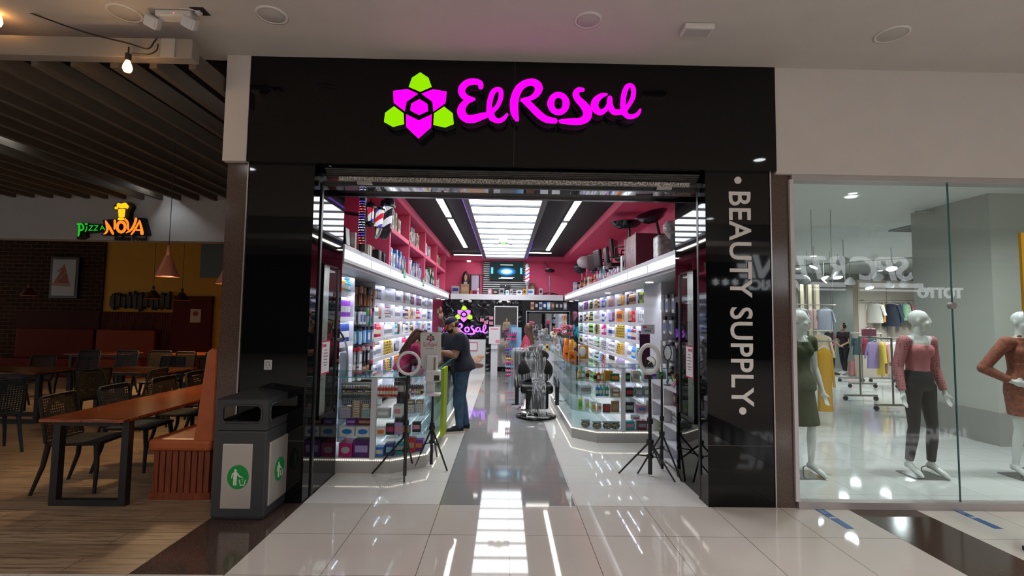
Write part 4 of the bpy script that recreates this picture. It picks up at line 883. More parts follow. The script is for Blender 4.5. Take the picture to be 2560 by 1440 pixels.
def bay(s, X, y0, y1, z, spec, where, clear=.27, dep=.07):
    """spec: 'kind colour count[/cap] ...' fills the bay from its near end"""
    items = []
    for tok in spec.split(','):
        p = tok.split(); kind, c, n = p[0], p[1], int(p[2]); cap = p[3] if len(p) > 3 else None
        items.append((kind, c, n, cap))
    L = []
    for kind, c, n, cap in items:
        me, W, H = pmesh(kind, c, cap); L.append((me, W, H, kind, c, n))
    rows_of = lambda k, n: 1
    need = 0
    for me, W, H, kind, c, n in L:
        st = max(1, int((clear-.01)/H)) if kind in ('flat_box',) else (1 if kind not in ('jar',) else 2)
        need += W*math.ceil(n/st)*1.04
    avail = (y1-y0)-.04; rep = 1
    while need*rep*1.25 < avail and rep < 3: rep += 1
    if rep > 1: L = [(me, W, H, kind, c, max(n, int(round(n*min(rep, avail/need/1.15))))) for me, W, H, kind, c, n in L]; need = sum(W*math.ceil(n/(max(1, int((clear-.01)/H)) if kind == 'flat_box' else (1 if kind != 'jar' else 2)))*1.04 for me, W, H, kind, c, n in L)
    sc = min(1.32, avail/need) if need else 1
    sc = max(.8, sc); y = y0+.03+max(0, (avail-need*sc)/2)
    for me, W, H, kind, c, n in L:
        st = max(1, int((clear-.01)/(H*sc))) if kind == 'flat_box' else (1 if kind != 'jar' else 2)
        zs = min(sc*1.08, (clear-.012)/(H*st)) if kind != 'flat_box' else sc
        lab = '%s %s %s' % (c, WORD[kind], where); k = 0
        while k < n:
            for q in range(st):
                if k >= n: break
                if y+W*sc > y1-.01: break
                place(me, kind, (X+s*(dep+.01*random.random()), y+W*sc/2, z+q*H*zs+.0015), (0 if s < 0 else math.pi)+random.uniform(-.05, .05)*(kind != 'flat_box'), lab, lab, scv=(sc, sc, zs)); k += 1
            else: y += W*sc*1.04; continue
            y += W*sc*1.04
            if y+W*sc > y1-.01: break
LEFT = [
 ['pouch black 6', 'tube white 9', 'box black 1,bottle white 3', 'box white 1,box tan 1,box white 2', 'bottle yellow 2,bottle lime 1,box black 2,tube magenta 2', 'box purple 4,box red 1,box black 1', 'bottle white 7,jar white 2', 'box teal 1,bottle navy 2,box white 4'],
 ['bottle white 5 brown,tube tan 2', 'box white 2,jar white 6 burgundy,box white 2', 'bottle black 2,bottle white 4 white', 'bottle amber 2,bottle silver 2,jar red 4', 'box magenta 2,box yellow 2,box orange 1,box white 2', 'bottle red 4 black,bottle magenta 2', 'pump_bottle white 6 white', 'box navy 5,box sky 3'],
 ['spray_can magenta 3 magenta,spray_can burgundy 2,bottle red 4 red', 'pump_bottle white 7 white', 'bottle pink 2 pink,bottle teal 2,tube brown 2', 'spray_can orange 2 orange,tube white 2,jar grey 2', 'jar white 4 black,bottle yellow 2,bottle tan 2', 'box lilac 3,box navy 1,box lime 1,box teal 2', 'box purple 3,box yellow 2,box lilac 3', 'box teal 3,bottle navy 3'],
 ['pump_bottle white 4 brown,bottle white 4 brown', 'flat_box yellow 24', 'brush black 4,tube grey 2', 'bottle black 2,spray_can magenta 2 magenta,bottle red 2', 'box lilac 4,bottle purple 3', 'bottle white 4,bottle lilac 3', 'box white 4,box navy 3', 'bottle teal 3,bottle white 3'],
 ['jar white 4,box silver 2', 'flat_box purple 8,flat_box yellow 8,flat_box navy 4', 'flat_box orange 14', 'bottle white 3,bottle pink 3', 'box white 5', 'bottle red 5', 'box yellow 5', 'bottle white 6']]
RIGHT = [
 ['tube tan 3,bottle brown 2,box lime 2,box black 1', 'bottle tan 6 black,box black 1', 'tube amber 5 orange,tube cream 4', 'tube lilac 4 tan,tube tan 5 purple', 'bottle lime 1 black,bottle yellow 1 black,bottle blue 2 black,bottle purple 2 black', 'jar yellow 4 white,jar amber 4 brown', 'box yellow 3,jar lime 4', 'box orange 2,box purple 3', 'bottle purple 4 purple,bottle white 4'],
 ['bottle white 3 white,tube white 3 silver', 'tube silver 2 white,tube red 3 red,tube tan 3', 'flat_box amber 6,box orange 5', 'tube brown 5 purple,tube lilac 4', 'spray_can burgundy 2,bottle white 2,bottle navy 3', 'box white 6', 'jar lime 3 green,jar yellow 3', 'bottle yellow 4 black,box navy 2', 'bottle orange 3 black,bottle black 3'],
 ['bottle navy 3 white,box lilac 1,box black 1', 'bottle burgundy 4 black,bottle blue 3 pink', 'flat_box yellow 30', 'bottle white 3 black,bottle silver 3 black', 'box magenta 4,bottle magenta 2 magenta', 'flat_box yellow 6,flat_box black 6,box lime 2', 'jar lime 5 green', 'bottle pink 3 white,bottle sky 2', 'jar cream 4,bottle green 3'],
 ['flat_box darkgreen 20', 'tube teal 3 teal,bottle blue 3 blue,bottle white 3', 'flat_box amber 15,flat_box yellow 15', 'jar white 10', 'flat_box grey 20,box green 3', 'jar cream 4 green,jar white 4 green', 'jar white 8 white', 'bottle black 2,bottle white 3 purple', 'bottle white 3 navy,bottle lime 3'],
 ['box grey 2,jar green 2', 'bottle purple 3,box lilac 3', 'flat_box lilac 20', 'brush cream 6', 'flat_box grey 8,flat_box orange 8,flat_box blue 8', 'bottle blue 2,jar green 4', 'box sky 2,bottle white 5', 'tube white 6', 'bottle white 3,bottle yellow 4']]
for s, X, YS_, DATA, nm in ((-1, -2.2, LY, LEFT, 'left'), (1, 2.25, RY, RIGHT, 'right')):
    for r in range(5):
        for k, spec in enumerate(DATA[r]):
            bay(s, X, YS_[k], YS_[k+1], ZR[r], spec, 'on %s wall shelf row %s, %s bay from the front' % (nm, ['one (top)', 'two', 'three', 'four', 'five (low)'][r], ORD[k]), clear=.26 if r == 0 else .27)
for z, spec, w_ in ((1.98, 'bottle grey 2 black,bottle amber 1 white,pump_bottle teal 2 teal', 'top'), (1.633, 'spray_can navy 2,spray_can purple 4 silver', 'second'), (1.288, 'spray_can navy 5 navy', 'third'), (.959, 'pouch cream 6', 'fourth')):
    bay(-1, -2.2, 1.94, 2.58, z, spec, 'on the %s shelf of the first left unit' % w_, clear=.2 if w_ == 'top' else .28)
# hanging brushes and packets on the slat walls
hk = M('hook_steel', (.5, .5, .5), .3, 1)
def hang(s, Xw, ys, z, spec, where):
    b = mb(); i = 0
    toks = [t_.split() for t_ in spec.split(',')]; seq = [(p[0], p[1], p[3] if len(p) > 3 else None) for p in toks for _ in range(int(p[2])*2)]
    n = len(seq)
    for i, (kind, c, cap) in enumerate(seq):
        y = ys[0]+(ys[1]-ys[0])*(i+.5)/n; me, W, H = pmesh(kind, c, cap); lab = '%s %s %s' % (c, WORD[kind], where)
        o = place(me, kind, (Xw-s*(.07+.065*(i % 4)), y, z-H*1.2-.01-.02*random.random()), (0 if s > 0 else math.pi)+math.pi/2*0+random.uniform(-.2, .2), lab, lab, sc=1.2)
        b.cyl((Xw, y, z), (Xw-s*.22, y, z+.01), .003, n=5)
    t = thing('hook_row', 'row of steel hooks holding goods %s' % where, 'hooks'); b.build('hooks', hk, t)
for z, spec, w_ in ((2.10, 'brush brown 5 kraft,brush brown 2 black,brush orange 2 grey,brush grey 2 tan', 'hanging on the top left slat wall row'), (1.79, 'pouch silver 4,brush grey 2 green,brush teal 3 pink,pouch grey 2', 'hanging on the second left slat wall row'),
                    (1.50, 'pouch sky 4,pouch blue 2,pouch grey 2,pouch brown 1', 'hanging on the third left slat wall row'), (1.20, 'pouch grey 2 red,pouch black 4,pouch silver 3 magenta', 'hanging on the fourth left slat wall row'), (.97, 'pouch white 3,pouch tan 3,pouch black 3 red', 'hanging low on the left slat wall')):
    hang(-1, -2.44, (2.66, 3.6), z, spec, w_)
for z, spec, w_ in ((2.02, 'brush grey 3 tan,brush brown 2,pouch silver 3,pouch white 2', 'hanging on the top right slat wall row'), (1.72, 'pouch lilac 2,pouch teal 3,pouch silver 4', 'hanging on the second right slat wall row'), (1.38, 'brush teal 3 red,pouch lime 2,pouch grey 2,pouch black 2', 'hanging on the third right slat wall row'), (1.06, 'pouch red 2,pouch orange 3,pouch tan 2,pouch white 2', 'hanging low on the right slat wall')):
    hang(1, 2.44, (1.3, 2.56), z, spec, w_)
# boxes in the pink cubbies
def cubby(y0, y1, z, cols, lab, h=(.20, .30)):
    y = y0+.1
    while y < y1-.1:
        c = random.choice(cols); w_ = random.uniform(.05, .09); hh = random.uniform(*h)
        me, W, H = pmesh('box', c); l2 = '%s box %s' % (c, lab)
        place(me, 'box', (xc-.13+.03*random.random(), y+w_/2, z+.001), random.uniform(-.03, .03), l2, l2, scv=(2.2, w_/.07, hh/.16)); y += w_*1.08
cubs = [(0, 2.93, ['cream', 'tan', 'black', 'brown', 'white'], .7), (1, 2.93, ['cream', 'tan', 'grey', 'grey'], .75), (2, 2.93, ['white', 'pink', 'lilac', 'grey'], .6), (3, 2.93, ['cream', 'tan', 'brown'], .6),
        (0, 2.42, ['grey', 'white', 'lilac', 'black', 'navy', 'blue'], 1), (1, 2.42, ['white', 'cream', 'grey', 'lilac', 'navy', 'white'], .95), (2, 2.42, ['lilac', 'pink', 'white', 'darkgreen'], .55), (3, 2.42, ['white', 'grey', 'brown'], .5)]
for k, z, cols, fr in cubs:
    z_ = 3.0 if z > 2.9 else 2.42; y0, y1 = ysd[k], ysd[k+1]
    cubby(y0+.05, y0+(y1-y0)*fr, z_, cols, 'standing in the %s pink cubby, %s from the front' % ('upper' if z > 2.9 else 'lower', ORD[k]), h=(.20, .34) if z > 2.9 else (.18, .32))
for y, z in ((7.2, 2.42), (7.35, 2.6), (7.5, 2.42), (6.95, 2.62)):
    me, W, H = pmesh('flat_box', 'darkgreen'); place(me, 'flat_box', (-1.9, y, z+.002), 0, 'green box stacked in the lower pink cubby', 'green boxes in the pink cubby', scv=(2, 2.8, 3.8))
# contents of the left showcase
def grid(kind, c, x0, x1, n, y, z, lab, sc=.6, rows=1, dy=.07, cap=None, rz=math.pi/2, cols=None, scv=None):
    for r in range(rows):
        for i in range(n):
            cc = cols[(i+r*3) % len(cols)] if cols else c; me, W, H = pmesh(kind, cc, cap); l = '%s %s %s' % (cc, WORD[kind], lab)
            place(me, kind, (x0+(x1-x0)*(i+.5)/n, y+r*dy, z+.002), rz, l, l, sc=sc, scv=scv)
CASE = 'in the left glass showcase, '
mixc = ['silver', 'amber', 'blue', 'lilac', 'grey', 'tan', 'burgundy', 'brown', 'silver', 'yellow', 'magenta', 'teal']
grid('jar', '', -1.78, -1.46, 12, .90, .875, CASE+'upper row of little pots', sc=.3, cols=mixc, cap='white')
grid('jar', '', -1.78, -1.46, 12, .90, .83, CASE+'second row of little pots', sc=.3, cols=mixc[4:]+mixc[:4])
grid('tube', 'grey', -1.78, -1.46, 16, .90, .785, CASE+'grey polish row on the top glass shelf', sc=.38)
grid('tube', 'silver', -1.78, -1.46, 16, .90, .70, CASE+'silver polish row below the top shelf', sc=.4)
t = thing('display_rack', 'clear acrylic rack of small pots in the left showcase', 'rack'); mb().box(-1.8, -1.45, .93, .95, .69, .93).build('panel', M('acrylic', (.35, .38, .4), .2), t)
for z in (.745, .825, .868): mb().box(-1.8, -1.45, .875, .93, z, z+.004).build('shelf', M('acrylic', (.35, .38, .4), .2), t)
for i, (x, c, n) in enumerate(((-1.73, 'kraft', 3), (-1.62, 'kraft', 5), (-1.52, 'kraft', 4))):
    for q in range(n*2):
        me, W, H = pmesh('flat_box', c); place(me, 'flat_box', (x, .93, .567+q*.018), math.pi/2, 'thin kraft palette box stacked %s' % ['at the left end of the showcase shelf', 'in the middle of the showcase shelf', 'near the white upright of the showcase'][i], 'kraft boxes '+str(i), scv=(1, 1.05, .38))
def photo_box(name, lab, x0, x1, y0, y1, z0, z1, base, art, cat='box', shape='oval', base2=None, pattern=None):
    t = thing(name, lab, cat); mb().box(x0, x1, y0, y1, z0, z1).build('carton', base, t)
    w_, h_ = x1-x0, z1-z0; cx, cz = (x0+x1)/2, (z0+z1)/2
    if shape == 'oval':
        P = [(cx+w_*.33*math.cos(a*math.pi/10), y0-.0005, cz+h_*.25*math.sin(a*math.pi/10)) for a in range(20)]; mb().prism(P, (0, -.0015, 0)).build('printed_picture', art, t)
    elif shape == 'dots':
        b = mb()
        for i in range(4):
            for j in range(3): b.cyl((x0+w_*(i+.5)/4, y0-.002, z0+h_*(.2+.27*j)), (x0+w_*(i+.5)/4, y0, z0+h_*(.2+.27*j)), w_*.09, n=10)
        b.build('printed_dots', art, t)
    elif shape == 'band': mb().box(x0+w_*.12, x1-w_*.12, y0-.002, y0, z0+h_*.3, z0+h_*.7).build('printed_band', art, t)
    return t
cf = .845+.03
photo_box('palette_box', 'grey nail palette box with coloured dots, left of two in showcase', -1.79, -1.68, cf, cf+.1, .567, .665, pm('silver'), pm('lilac'), shape='dots')
photo_box('palette_box', 'grey nail palette box with coloured dots beside the white upright', -1.56, -1.465, cf, cf+.1, .567, .665, pm('silver'), pm('teal'), shape='dots')
photo_box('nail_dryer_box', 'white carton with blue oval picture, left of two in showcase', -1.79, -1.63, cf, cf+.2, .367, .475, pm('white'), pm('blue'))
photo_box('nail_dryer_box', 'white carton with blue oval picture, right of two in showcase', -1.62, -1.465, cf, cf+.2, .367, .475, pm('white'), pm('blue'))
photo_box('purple_carton', 'small purple carton on top of the white cartons', -1.74, -1.64, cf+.06, cf+.2, .477, .545, pm('purple'), pm('lilac'), shape='band')
photo_box('red_carton', 'dark red carton on top of the white cartons', -1.62, -1.47, cf+.06, cf+.2, .477, .545, pm('burgundy'), pm('tan'), shape='band')
photo_box('lamp_box', 'pink carton with white nail lamp picture at showcase bottom', -1.79, -1.65, cf, cf+.25, .158, .30, pm('magenta'), pm('silver'))
photo_box('lamp_box', 'purple carton with small print at the showcase bottom', -1.64, -1.465, cf-.005, cf+.25, .158, .33, M('deep_purple_card', (.09, .01, .16), .4), pm('lilac'), shape='band')
photo_box('grey_carton', 'tall grey carton lying flat on the nail boxes', -1.40, -1.27, cf, cf+.1, .567, .66, pm('silver'), pm('white'), shape='band')
photo_box('tool_box', 'white and pink box with a grey tool, by the showcase corner', -1.24, -1.15, .93, 1.05, .567, .69, pm('white'), pm('pink'), shape='band')
for i, x in enumerate((-1.10, -1.0)): photo_box('palette_box', ['white box with grey dots under kraft boxes, left one', 'white box with grey dots under kraft boxes, right one'][i], x-.045, x+.045, 1.12+.06*i, 1.25+.06*i, .567, .665, pm('white'), pm('silver'), shape='dots')
grid('flat_box', 'kraft', -1.15, -.95, 2, 1.2, .666, CASE+'lying over the dotted boxes', sc=.9, rows=1)
grid('bottle', 'red', -1.42, -1.2, 7, .93, .782, CASE+'white capped row at the corner', sc=.62, rows=3, dy=.05, cap='white')
grid('bottle', 'black', -1.18, -.97, 9, 1.14, .782, CASE+'dark capped rows', sc=.5, rows=3, dy=.045, cap='black')
grid('bottle', '', -1.16, -.95, 8, 1.08, .782, CASE+'coloured front row', sc=.42, cols=['black', 'magenta', 'white', 'magenta', 'pink', 'grey', 'amber', 'yellow'], cap='black')
grid('box', 'black', -1.24, -1.14, 2, 1.0, .782, CASE+'behind the black bottles', sc=.95)
for i, (x, y, c, a, h_) in enumerate(((-1.36, .90, 'white', 'orange', .10), (-1.28, .98, 'black', 'magenta', .12), (-1.12, 1.03, 'grey', 'orange', .09), (-1.02, 1.12, 'black', 'pink', .11), (-1.2, 1.0, 'lilac', 'pink', .12))):
    photo_box('blister_pack', '%s pack with %s print on the low showcase shelf' % (c, a), x-.045, x+.045, y, y+.05, .367, .367+h_, pm(c), pm(a), shape='band')
for i, (x, y, c, a, h_) in enumerate(((-1.37, .90, 'blue', 'cream', .10), (-1.27, .93, 'navy', 'sky', .13), (-1.17, 1.0, 'teal', 'silver', .12), (-1.07, 1.08, 'red', 'tan', .15), (-.99, 1.14, 'purple', 'orange', .12))):
    photo_box('carton', '%s carton with %s label at the showcase bottom' % (c, a), x-.045, x+.045, y, y+.1, .158, .158+h_, pm(c), pm(a), shape='band')
# contents of the right showcase
CR = 'in the right glass showcase, '
grid('pump_bottle', '', .98, 1.16, 3, 2.60, .802, CR+'angled front top shelf', sc=.80, rows=1, cols=['amber', 'green', 'orange'], cap='white')
grid('pump_bottle', '', 1.17, 1.32, 3, 2.36, .802, CR+'top shelf corner', sc=.80, cols=['lime', 'red', 'amber'], cap='white')
photo_box('kraft_carton', 'kraft carton behind the oil bottles in the right showcase', 1.34, 1.45, 2.40, 2.5, .802, .94, pm('amber'), pm('orange'), shape='band')
photo_box('green_carton', 'green and orange carton near the white upright in right showcase', 1.40, 1.52, 2.31, 2.38, .802, .91, pm('darkgreen'), pm('orange'), shape='band')
grid('box', 'white', 1.02, 1.16, 3, 2.5, .602, CR+'second shelf left', sc=.75)
grid('bottle', '', 1.2, 1.38, 4, 2.34, .602, CR+'second shelf', sc=.8, cols=['blue', 'teal', 'sky', 'green'], cap='sky')
grid('flat_box', 'kraft', 1.40, 1.53, 1, 2.34, .602, CR+'second shelf by the upright', sc=1.2)
grid('flat_box', 'kraft', 1.40, 1.53, 1, 2.34, .66, CR+'stacked by the upright', sc=1.2)
for i, (x, y, c, a, w_, h_) in enumerate(((1.02, 2.5, 'lime', 'green', .05, .14), (1.1, 2.42, 'white', 'lime', .05, .15), (1.18, 2.35, 'cream', 'amber', .05, .13), (1.25, 2.31, 'white', 'orange', .05, .12), (1.35, 2.30, 'brown', 'red', .1, .11), (1.47, 2.32, 'kraft', 'tan', .1, .15))):
    photo_box('tea_carton', '%s carton with %s print on the third right showcase shelf' % (c, a), x-w_/2, x+w_/2, y, y+.06, .387, .387+h_, pm(c), pm(a), shape='band')
for i, x in enumerate((1.08, 1.22, 1.36, 1.47)):
    t = thing('net_bundle', 'black and cream netted bundle at the right showcase bottom', 'bundle', (x, 2.34+.1*(i == 0), .158), group='netted bundles in right showcase'); mb().ell((0, 0, .045), .065, .045, .045, 12).build('roll', noisy('net_pattern', (.02, .02, .02), (.45, .40, .28), 60, .8), t); mb().box(-.06, .06, -.03, .03, .085, .10).build('band', pm('grey'), t)
for i, (x, c, a, z, w_, h_) in enumerate(((1.64, 'black', 'green', .802, .06, .12), (1.75, 'cream', 'grey', .802, .1, .15), (1.9, 'white', 'burgundy', .802, .1, .14), (2.0, 'purple', 'lilac', .802, .06, .11), (2.09, 'darkgreen', 'green', .802, .06, .17),
        (1.66, 'black', 'red', .602, .11, .12), (1.79, 'grey', 'silver', .602, .09, .12), (1.92, 'grey', 'white', .602, .12, .13), (2.06, 'silver', 'grey', .602, .12, .14),
        (1.66, 'black', 'silver', .387, .12, .14), (1.83, 'pink', 'blue', .387, .12, .10), (1.96, 'cream', 'orange', .387, .09, .15), (2.08, 'black', 'grey', .387, .10, .13),
        (1.66, 'teal', 'pink', .158, .14, .11), (1.83, 'burgundy', 'grey', .158, .13, .12), (2.0, 'pink', 'white', .158, .15, .16), (1.75, 'white', 'magenta', .158+.125, .1, .06))):
    photo_box('carton', '%s carton with %s print, %s shelf of the right showcase' % (c, a, {.802: 'top', .602: 'second', .387: 'third', .158: 'bottom'}.get(z, 'bottom')), x-w_/2, x+w_/2, 2.31, 2.42, z, z+h_, pm(c), pm(a), shape='band')
# more bottles further along the right counter, seen over the barber chair
for i, (x, y, c, k) in enumerate(((1.62, 3.5, 'orange', 'spray_can'),)): pass
# ================================================================== figures
def remesh(b, name, mats, parent, vox=.009, smooth=6, loc=None):
    o = b.build(name, mats); r = o.modifiers.new('r', 'REMESH'); r.mode = 'VOXEL'; r.voxel_size = vox; r.use_smooth_shade = True
    s = o.modifiers.new('s', 'SMOOTH'); s.iterations = smooth; s.factor = .5
    dg = bpy.context.evaluated_depsgraph_get(); dg.update(); me = bpy.data.meshes.new_from_object(o.evaluated_get(dg)); old = o.data
    o.modifiers.clear(); o.data = me; bpy.data.meshes.remove(old); me.materials.clear()
    for m in (mats if isinstance(mats, (list, tuple)) else [mats]): me.materials.append(m)
    o.name = name
    if parent: o.parent = parent
    return o
def cap(b, p0, p1, r0, r1, n=12, sq=1):
    p0, p1 = Vector(p0), Vector(p1); b.cyl(p0, p1, r0, r1, n); b.ell(p0, r0, r0, r0, n); b.ell(p1, r1, r1, r1, n)
def hand(b, wrist, d, palm_n, L=.185, curl=.3, spread=.1, thumb=1):
    """d direction of the hand, palm_n palm normal"""
    wrist = Vector(wrist); d = Vector(d).normalized(); nrm = (Vector(palm_n)-d*Vector(palm_n).dot(d)).normalized(); sd = d.cross(nrm)
    pc = wrist+d*L*.27
    T = Matrix((sd, d, nrm)).transposed()
    b.ell(pc, L*.23, L*.30, L*.085, 12, T=T)
    cap(b, wrist-d*.02, wrist+d*L*.2, L*.14, L*.15)
    for i, (off, ln) in enumerate(((-.15, .40), (-.05, .45), (.05, .42), (.145, .33))):
        base = wrist+d*L*.48+sd*L*off; a = curl*.5; p = base; r = L*.045
        for q, f in enumerate((.42, .32, .26)):
            dirn = (d*math.cos(a)+nrm*math.sin(a)+sd*off*spread*4).normalized(); p2 = p+dirn*L*ln*f; cap(b, p, p2, r, r*.9, 8); p = p2; r *= .9; a += curl*.6
    base = wrist+d*L*.12-sd*L*.12*thumb; dirn = (d*.75-sd*.65*thumb+nrm*.3).normalized(); p2 = base+dirn*L*.25; cap(b, base, p2, L*.07, L*.055, 8)
    dirn = (d*.95-sd*.2*thumb+nrm*.3).normalized(); cap(b, p2, p2+dirn*L*.18, L*.052, L*.04, 8)
def headshape(b, c, fwd, up, s=1, brow=True):
    """c: centre of the head"""
    c = Vector(c); f = Vector(fwd).normalized(); u = (Vector(up)-f*Vector(up).dot(f)).normalized(); sd = f.cross(u); T = Matrix((sd, f, u)).transposed()
    P = lambda x, y, z: c+sd*x*s+f*y*s+u*z*s
    b.ell(P(0, -.01, .03), .074*s, .092*s, .088*s, 18, T=T); b.ell(P(0, .028, -.03), .058*s, .062*s, .085*s, 16, T=T); b.ell(P(0, .055, -.085), .028*s, .025*s, .022*s, 10, T=T)
    b.ell(P(0, .095, -.015), .011*s, .016*s, .022*s, 8, T=T); b.ell(P(0, .09, .01), .009*s, .012*s, .03*s, 8, T=T)
    for q in (-1, 1):
        b.ell(P(q*.073, -.01, -.005), .010*s, .018*s, .03*s, 10, T=T); b.ell(P(q*.038, .062, -.03), .024*s, .022*s, .022*s, 8, T=T); brow and b.ell(P(q*.03, .075, .03), .026*s, .014*s, .012*s, 8, T=T)
    b.ell(P(0, .085, -.055), .024*s, .012*s, .007*s, 8, T=T); b.ell(P(0, .085, -.067), .02*s, .012*s, .008*s, 8, T=T)
    return P, T
def body(J, sc=1, gender='f', hands=True, curl=.35, hd={}, feet=True, lb=1, bust=1):
    """J: dict of joints; lists of tapered limbs blended into one surface"""
    b = mb(); V = {k: Vector(v) for k, v in J.items()}
    g = 1 if gender == 'm' else .9
    up = (V['neck']-V['pelvis']).normalized(); side = (V['shR']-V['shL']).normalized(); fr = side.cross(up).normalized()*-1 if False else up.cross(side).normalized()
    hipw = .155*sc if gender == 'f' else .15*sc; wst = (.105 if gender == 'f' else .135)*sc; chw = (.135 if gender == 'f' else .165)*sc
    ax = lambda t_: V['pelvis'].lerp(V['neck'], t_)
    secs = [(ax(-.16), side*hipw*.55, fr*.07*sc), (ax(-.06), side*hipw*1.02, fr*.105*sc), (ax(.08), side*hipw, fr*.105*sc), (ax(.28), side*wst*1.02, fr*.082*sc), (ax(.42), side*wst*1.08, fr*.085*sc), (ax(.68), side*chw, fr*.10*sc), (ax(.85), side*chw*1.02, fr*.09*sc), (ax(.97), side*chw*.6, fr*.06*sc)]
    b.loft(secs, 18)
    if gender == 'f':
        for q in (-1, 1): b.ell(ax(.68)+side*q*.068*sc+fr*.062*sc, .06*sc*bust, .05*sc*bust, .06*sc*bust, 14)
    cap(b, ax(.92), V['head']-up*.03*sc, .056*sc*g, .052*sc*g)
    for q, s_, e, w_, h, k, a, toe in (('L', 'shL', 'elL', 'wrL', 'hipL', 'knL', 'anL', 'toL'), ('R', 'shR', 'elR', 'wrR', 'hipR', 'knR', 'anR', 'toR')):
        cap(b, ax(.9), V[s_], .06*sc, .055*sc); cap(b, V[s_], V[e], .052*sc*g, .040*sc*g); cap(b, V[e], V[e].lerp(V[w_], .35), .040*sc*g, .040*sc*g); cap(b, V[e].lerp(V[w_], .35), V[w_], .040*sc*g, .026*sc*g)
        cap(b, V[h], V[h].lerp(V[k], .45), .088*sc, .074*sc*lb); cap(b, V[h].lerp(V[k], .45), V[k], .074*sc*lb, .052*sc*lb); cap(b, V[k], V[k].lerp(V[a], .3), .05*sc*lb, .054*sc*lb); cap(b, V[k].lerp(V[a], .3), V[a], .054*sc*lb, .032*sc*lb)
        if feet:
            fd = (V[toe]-V[a]); cap(b, V[a], V[a]+Vector((0, 0, -.02))-fd*.12, .034*sc, .033*sc); cap(b, V[a], V[a].lerp(V[toe], .75), .036*sc, .030*sc); cap(b, V[a].lerp(V[toe], .7), V[toe], .033*sc, .02*sc)
        if hands and (q not in hd or hd[q] is not None):
            d_, n_, c_ = hd.get(q, (V[w_]-V[e], fr, curl)); hand(b, V[w_], d_, n_, .175*sc, c_, thumb=1 if q == 'L' else -1)
    return b, V, ax, side, fr, up
def torso_cloth(V, ax, side, fr, sc, gender, t0, t1, ease, sleeve=.5, neck=True, extra=None, swell=0):
    b = mb(); hipw = .155*sc if gender == 'f' else .15*sc; wst = (.105 if gender == 'f' else .135)*sc; chw = (.135 if gender == 'f' else .165)*sc
    base = [(-.16, hipw*.98, .105*sc), (-.06, hipw*1.02, .107*sc), (.08, hipw, .105*sc), (.28, wst*1.02, .082*sc), (.42, wst*1.08, .086*sc), (.68, chw, .10*sc), (.85, chw*1.02, .09*sc), (.95, chw*.62, .065*sc)]
    def at(t):
        for (a, w1, d1), (c, w2, d2) in zip(base[:-1], base[1:]):
            if a <= t <= c: k = (t-a)/(c-a); return w1+(w2-w1)*k, d1+(d2-d1)*k
        return base[0][1:] if t < base[0][0] else base[-1][1:]
    n = 10; secs = []
    for i in range(n+1):
        t = t0+(t1-t0)*i/n; w_, d_ = at(t); e = ease+swell*max(0, (.45-t)); secs.append((ax(t), side*(w_+e), fr*(d_+e)))
    b.loft(secs, 20)
    if gender == 'f' and t0 < .6:
        for q in (-1, 1): b.ell(ax(.67)+side*q*.062*sc+fr*.052*sc, .068*sc+ease, .055*sc+ease, .07*sc+ease, 14)
    if sleeve:
        for s_, e, w_ in (('shL', 'elL', 'wrL'), ('shR', 'elR', 'wrR')):
            cap(b, ax(.86), V[s_], .058*sc+ease*.6, .056*sc+ease)
            if sleeve <= 1: b.cyl(V[s_], V[s_].lerp(V[e], sleeve), .055*sc+ease, .048*sc+ease*1.2, 14)
            else:
                cap(b, V[s_], V[e], .054*sc+ease, .043*sc+ease); b.cyl(V[e], V[e].lerp(V[w_], sleeve-1), .043*sc+ease, .032*sc+ease, 14)
    return b
def trousers(V, sc, ease, ax, side, fr, lo=.98, top=.12, gender='f', lb=1):
    b = mb(); hipw = .155*sc if gender == 'f' else .15*sc
    b.loft([(ax(-.16), side*(hipw*.9+ease), fr*(.09*sc+ease)), (ax(-.06), side*(hipw*1.02+ease), fr*(.107*sc+ease)), (ax(.08), side*(hipw+ease), fr*(.105*sc+ease)), (ax(top), side*((hipw*.93 if top < .15 else hipw*.78)+ease), fr*((.098 if top < .15 else .088)*sc+ease))], 20)
    for h, k, a in (('hipL', 'knL', 'anL'), ('hipR', 'knR', 'anR')):
        cap(b, V[h], V[h].lerp(V[k], .45), .088*sc+ease, .074*sc*lb+ease); cap(b, V[h].lerp(V[k], .45), V[k], .074*sc*lb+ease, .053*sc*lb+ease); cap(b, V[k], V[k].lerp(V[a], .3), .052*sc*lb+ease, .055*sc*lb+ease)
        e = V[k].lerp(V[a], lo); b.cyl(V[k].lerp(V[a], .3), e, .055*sc*lb+ease, .037*sc*lb+ease, 14)
    return b
def stand(base, yaw, H=1.7, lean=0, armL=None, armR=None, step=.0, hipshift=0, wide=.10):
    """joints of a standing figure; yaw: facing direction angle (0 = +Y)"""
    s = H/1.7; R_ = Matrix.Rotation(yaw, 3, 'Z'); B = Vector(base)
    P = lambda x, y, z: tuple(B+R_ @ Vector((x*s, y*s, z*s)))
    J = dict(pelvis=P(hipshift, 0, .95), neck=P(0, lean, 1.44), head=P(0, lean+.03, 1.585), shL=P(-.165, lean, 1.375), shR=P(.165, lean, 1.375), hipL=P(-.085, 0, .90), hipR=P(.085, 0, .90),
             knL=P(-wide, .03+step*.5, .50), knR=P(wide, .03-step*.4, .50), anL=P(-wide*1.05, -.02+step, .075), anR=P(wide*1.05, -.02-step, .075), toL=P(-wide*1.25, .14+step, .028), toR=P(wide*1.25, .14-step, .028))
    la = armL or ((-.225, -.02, 1.10), (-.25, .05, .85)); ra = armR or ((.225, -.02, 1.10), (.25, .05, .85))
    J['elL'], J['wrL'] = P(*la[0]), P(*la[1]); J['elR'], J['wrR'] = P(*ra[0]), P(*ra[1])
    return J, P, R_, s
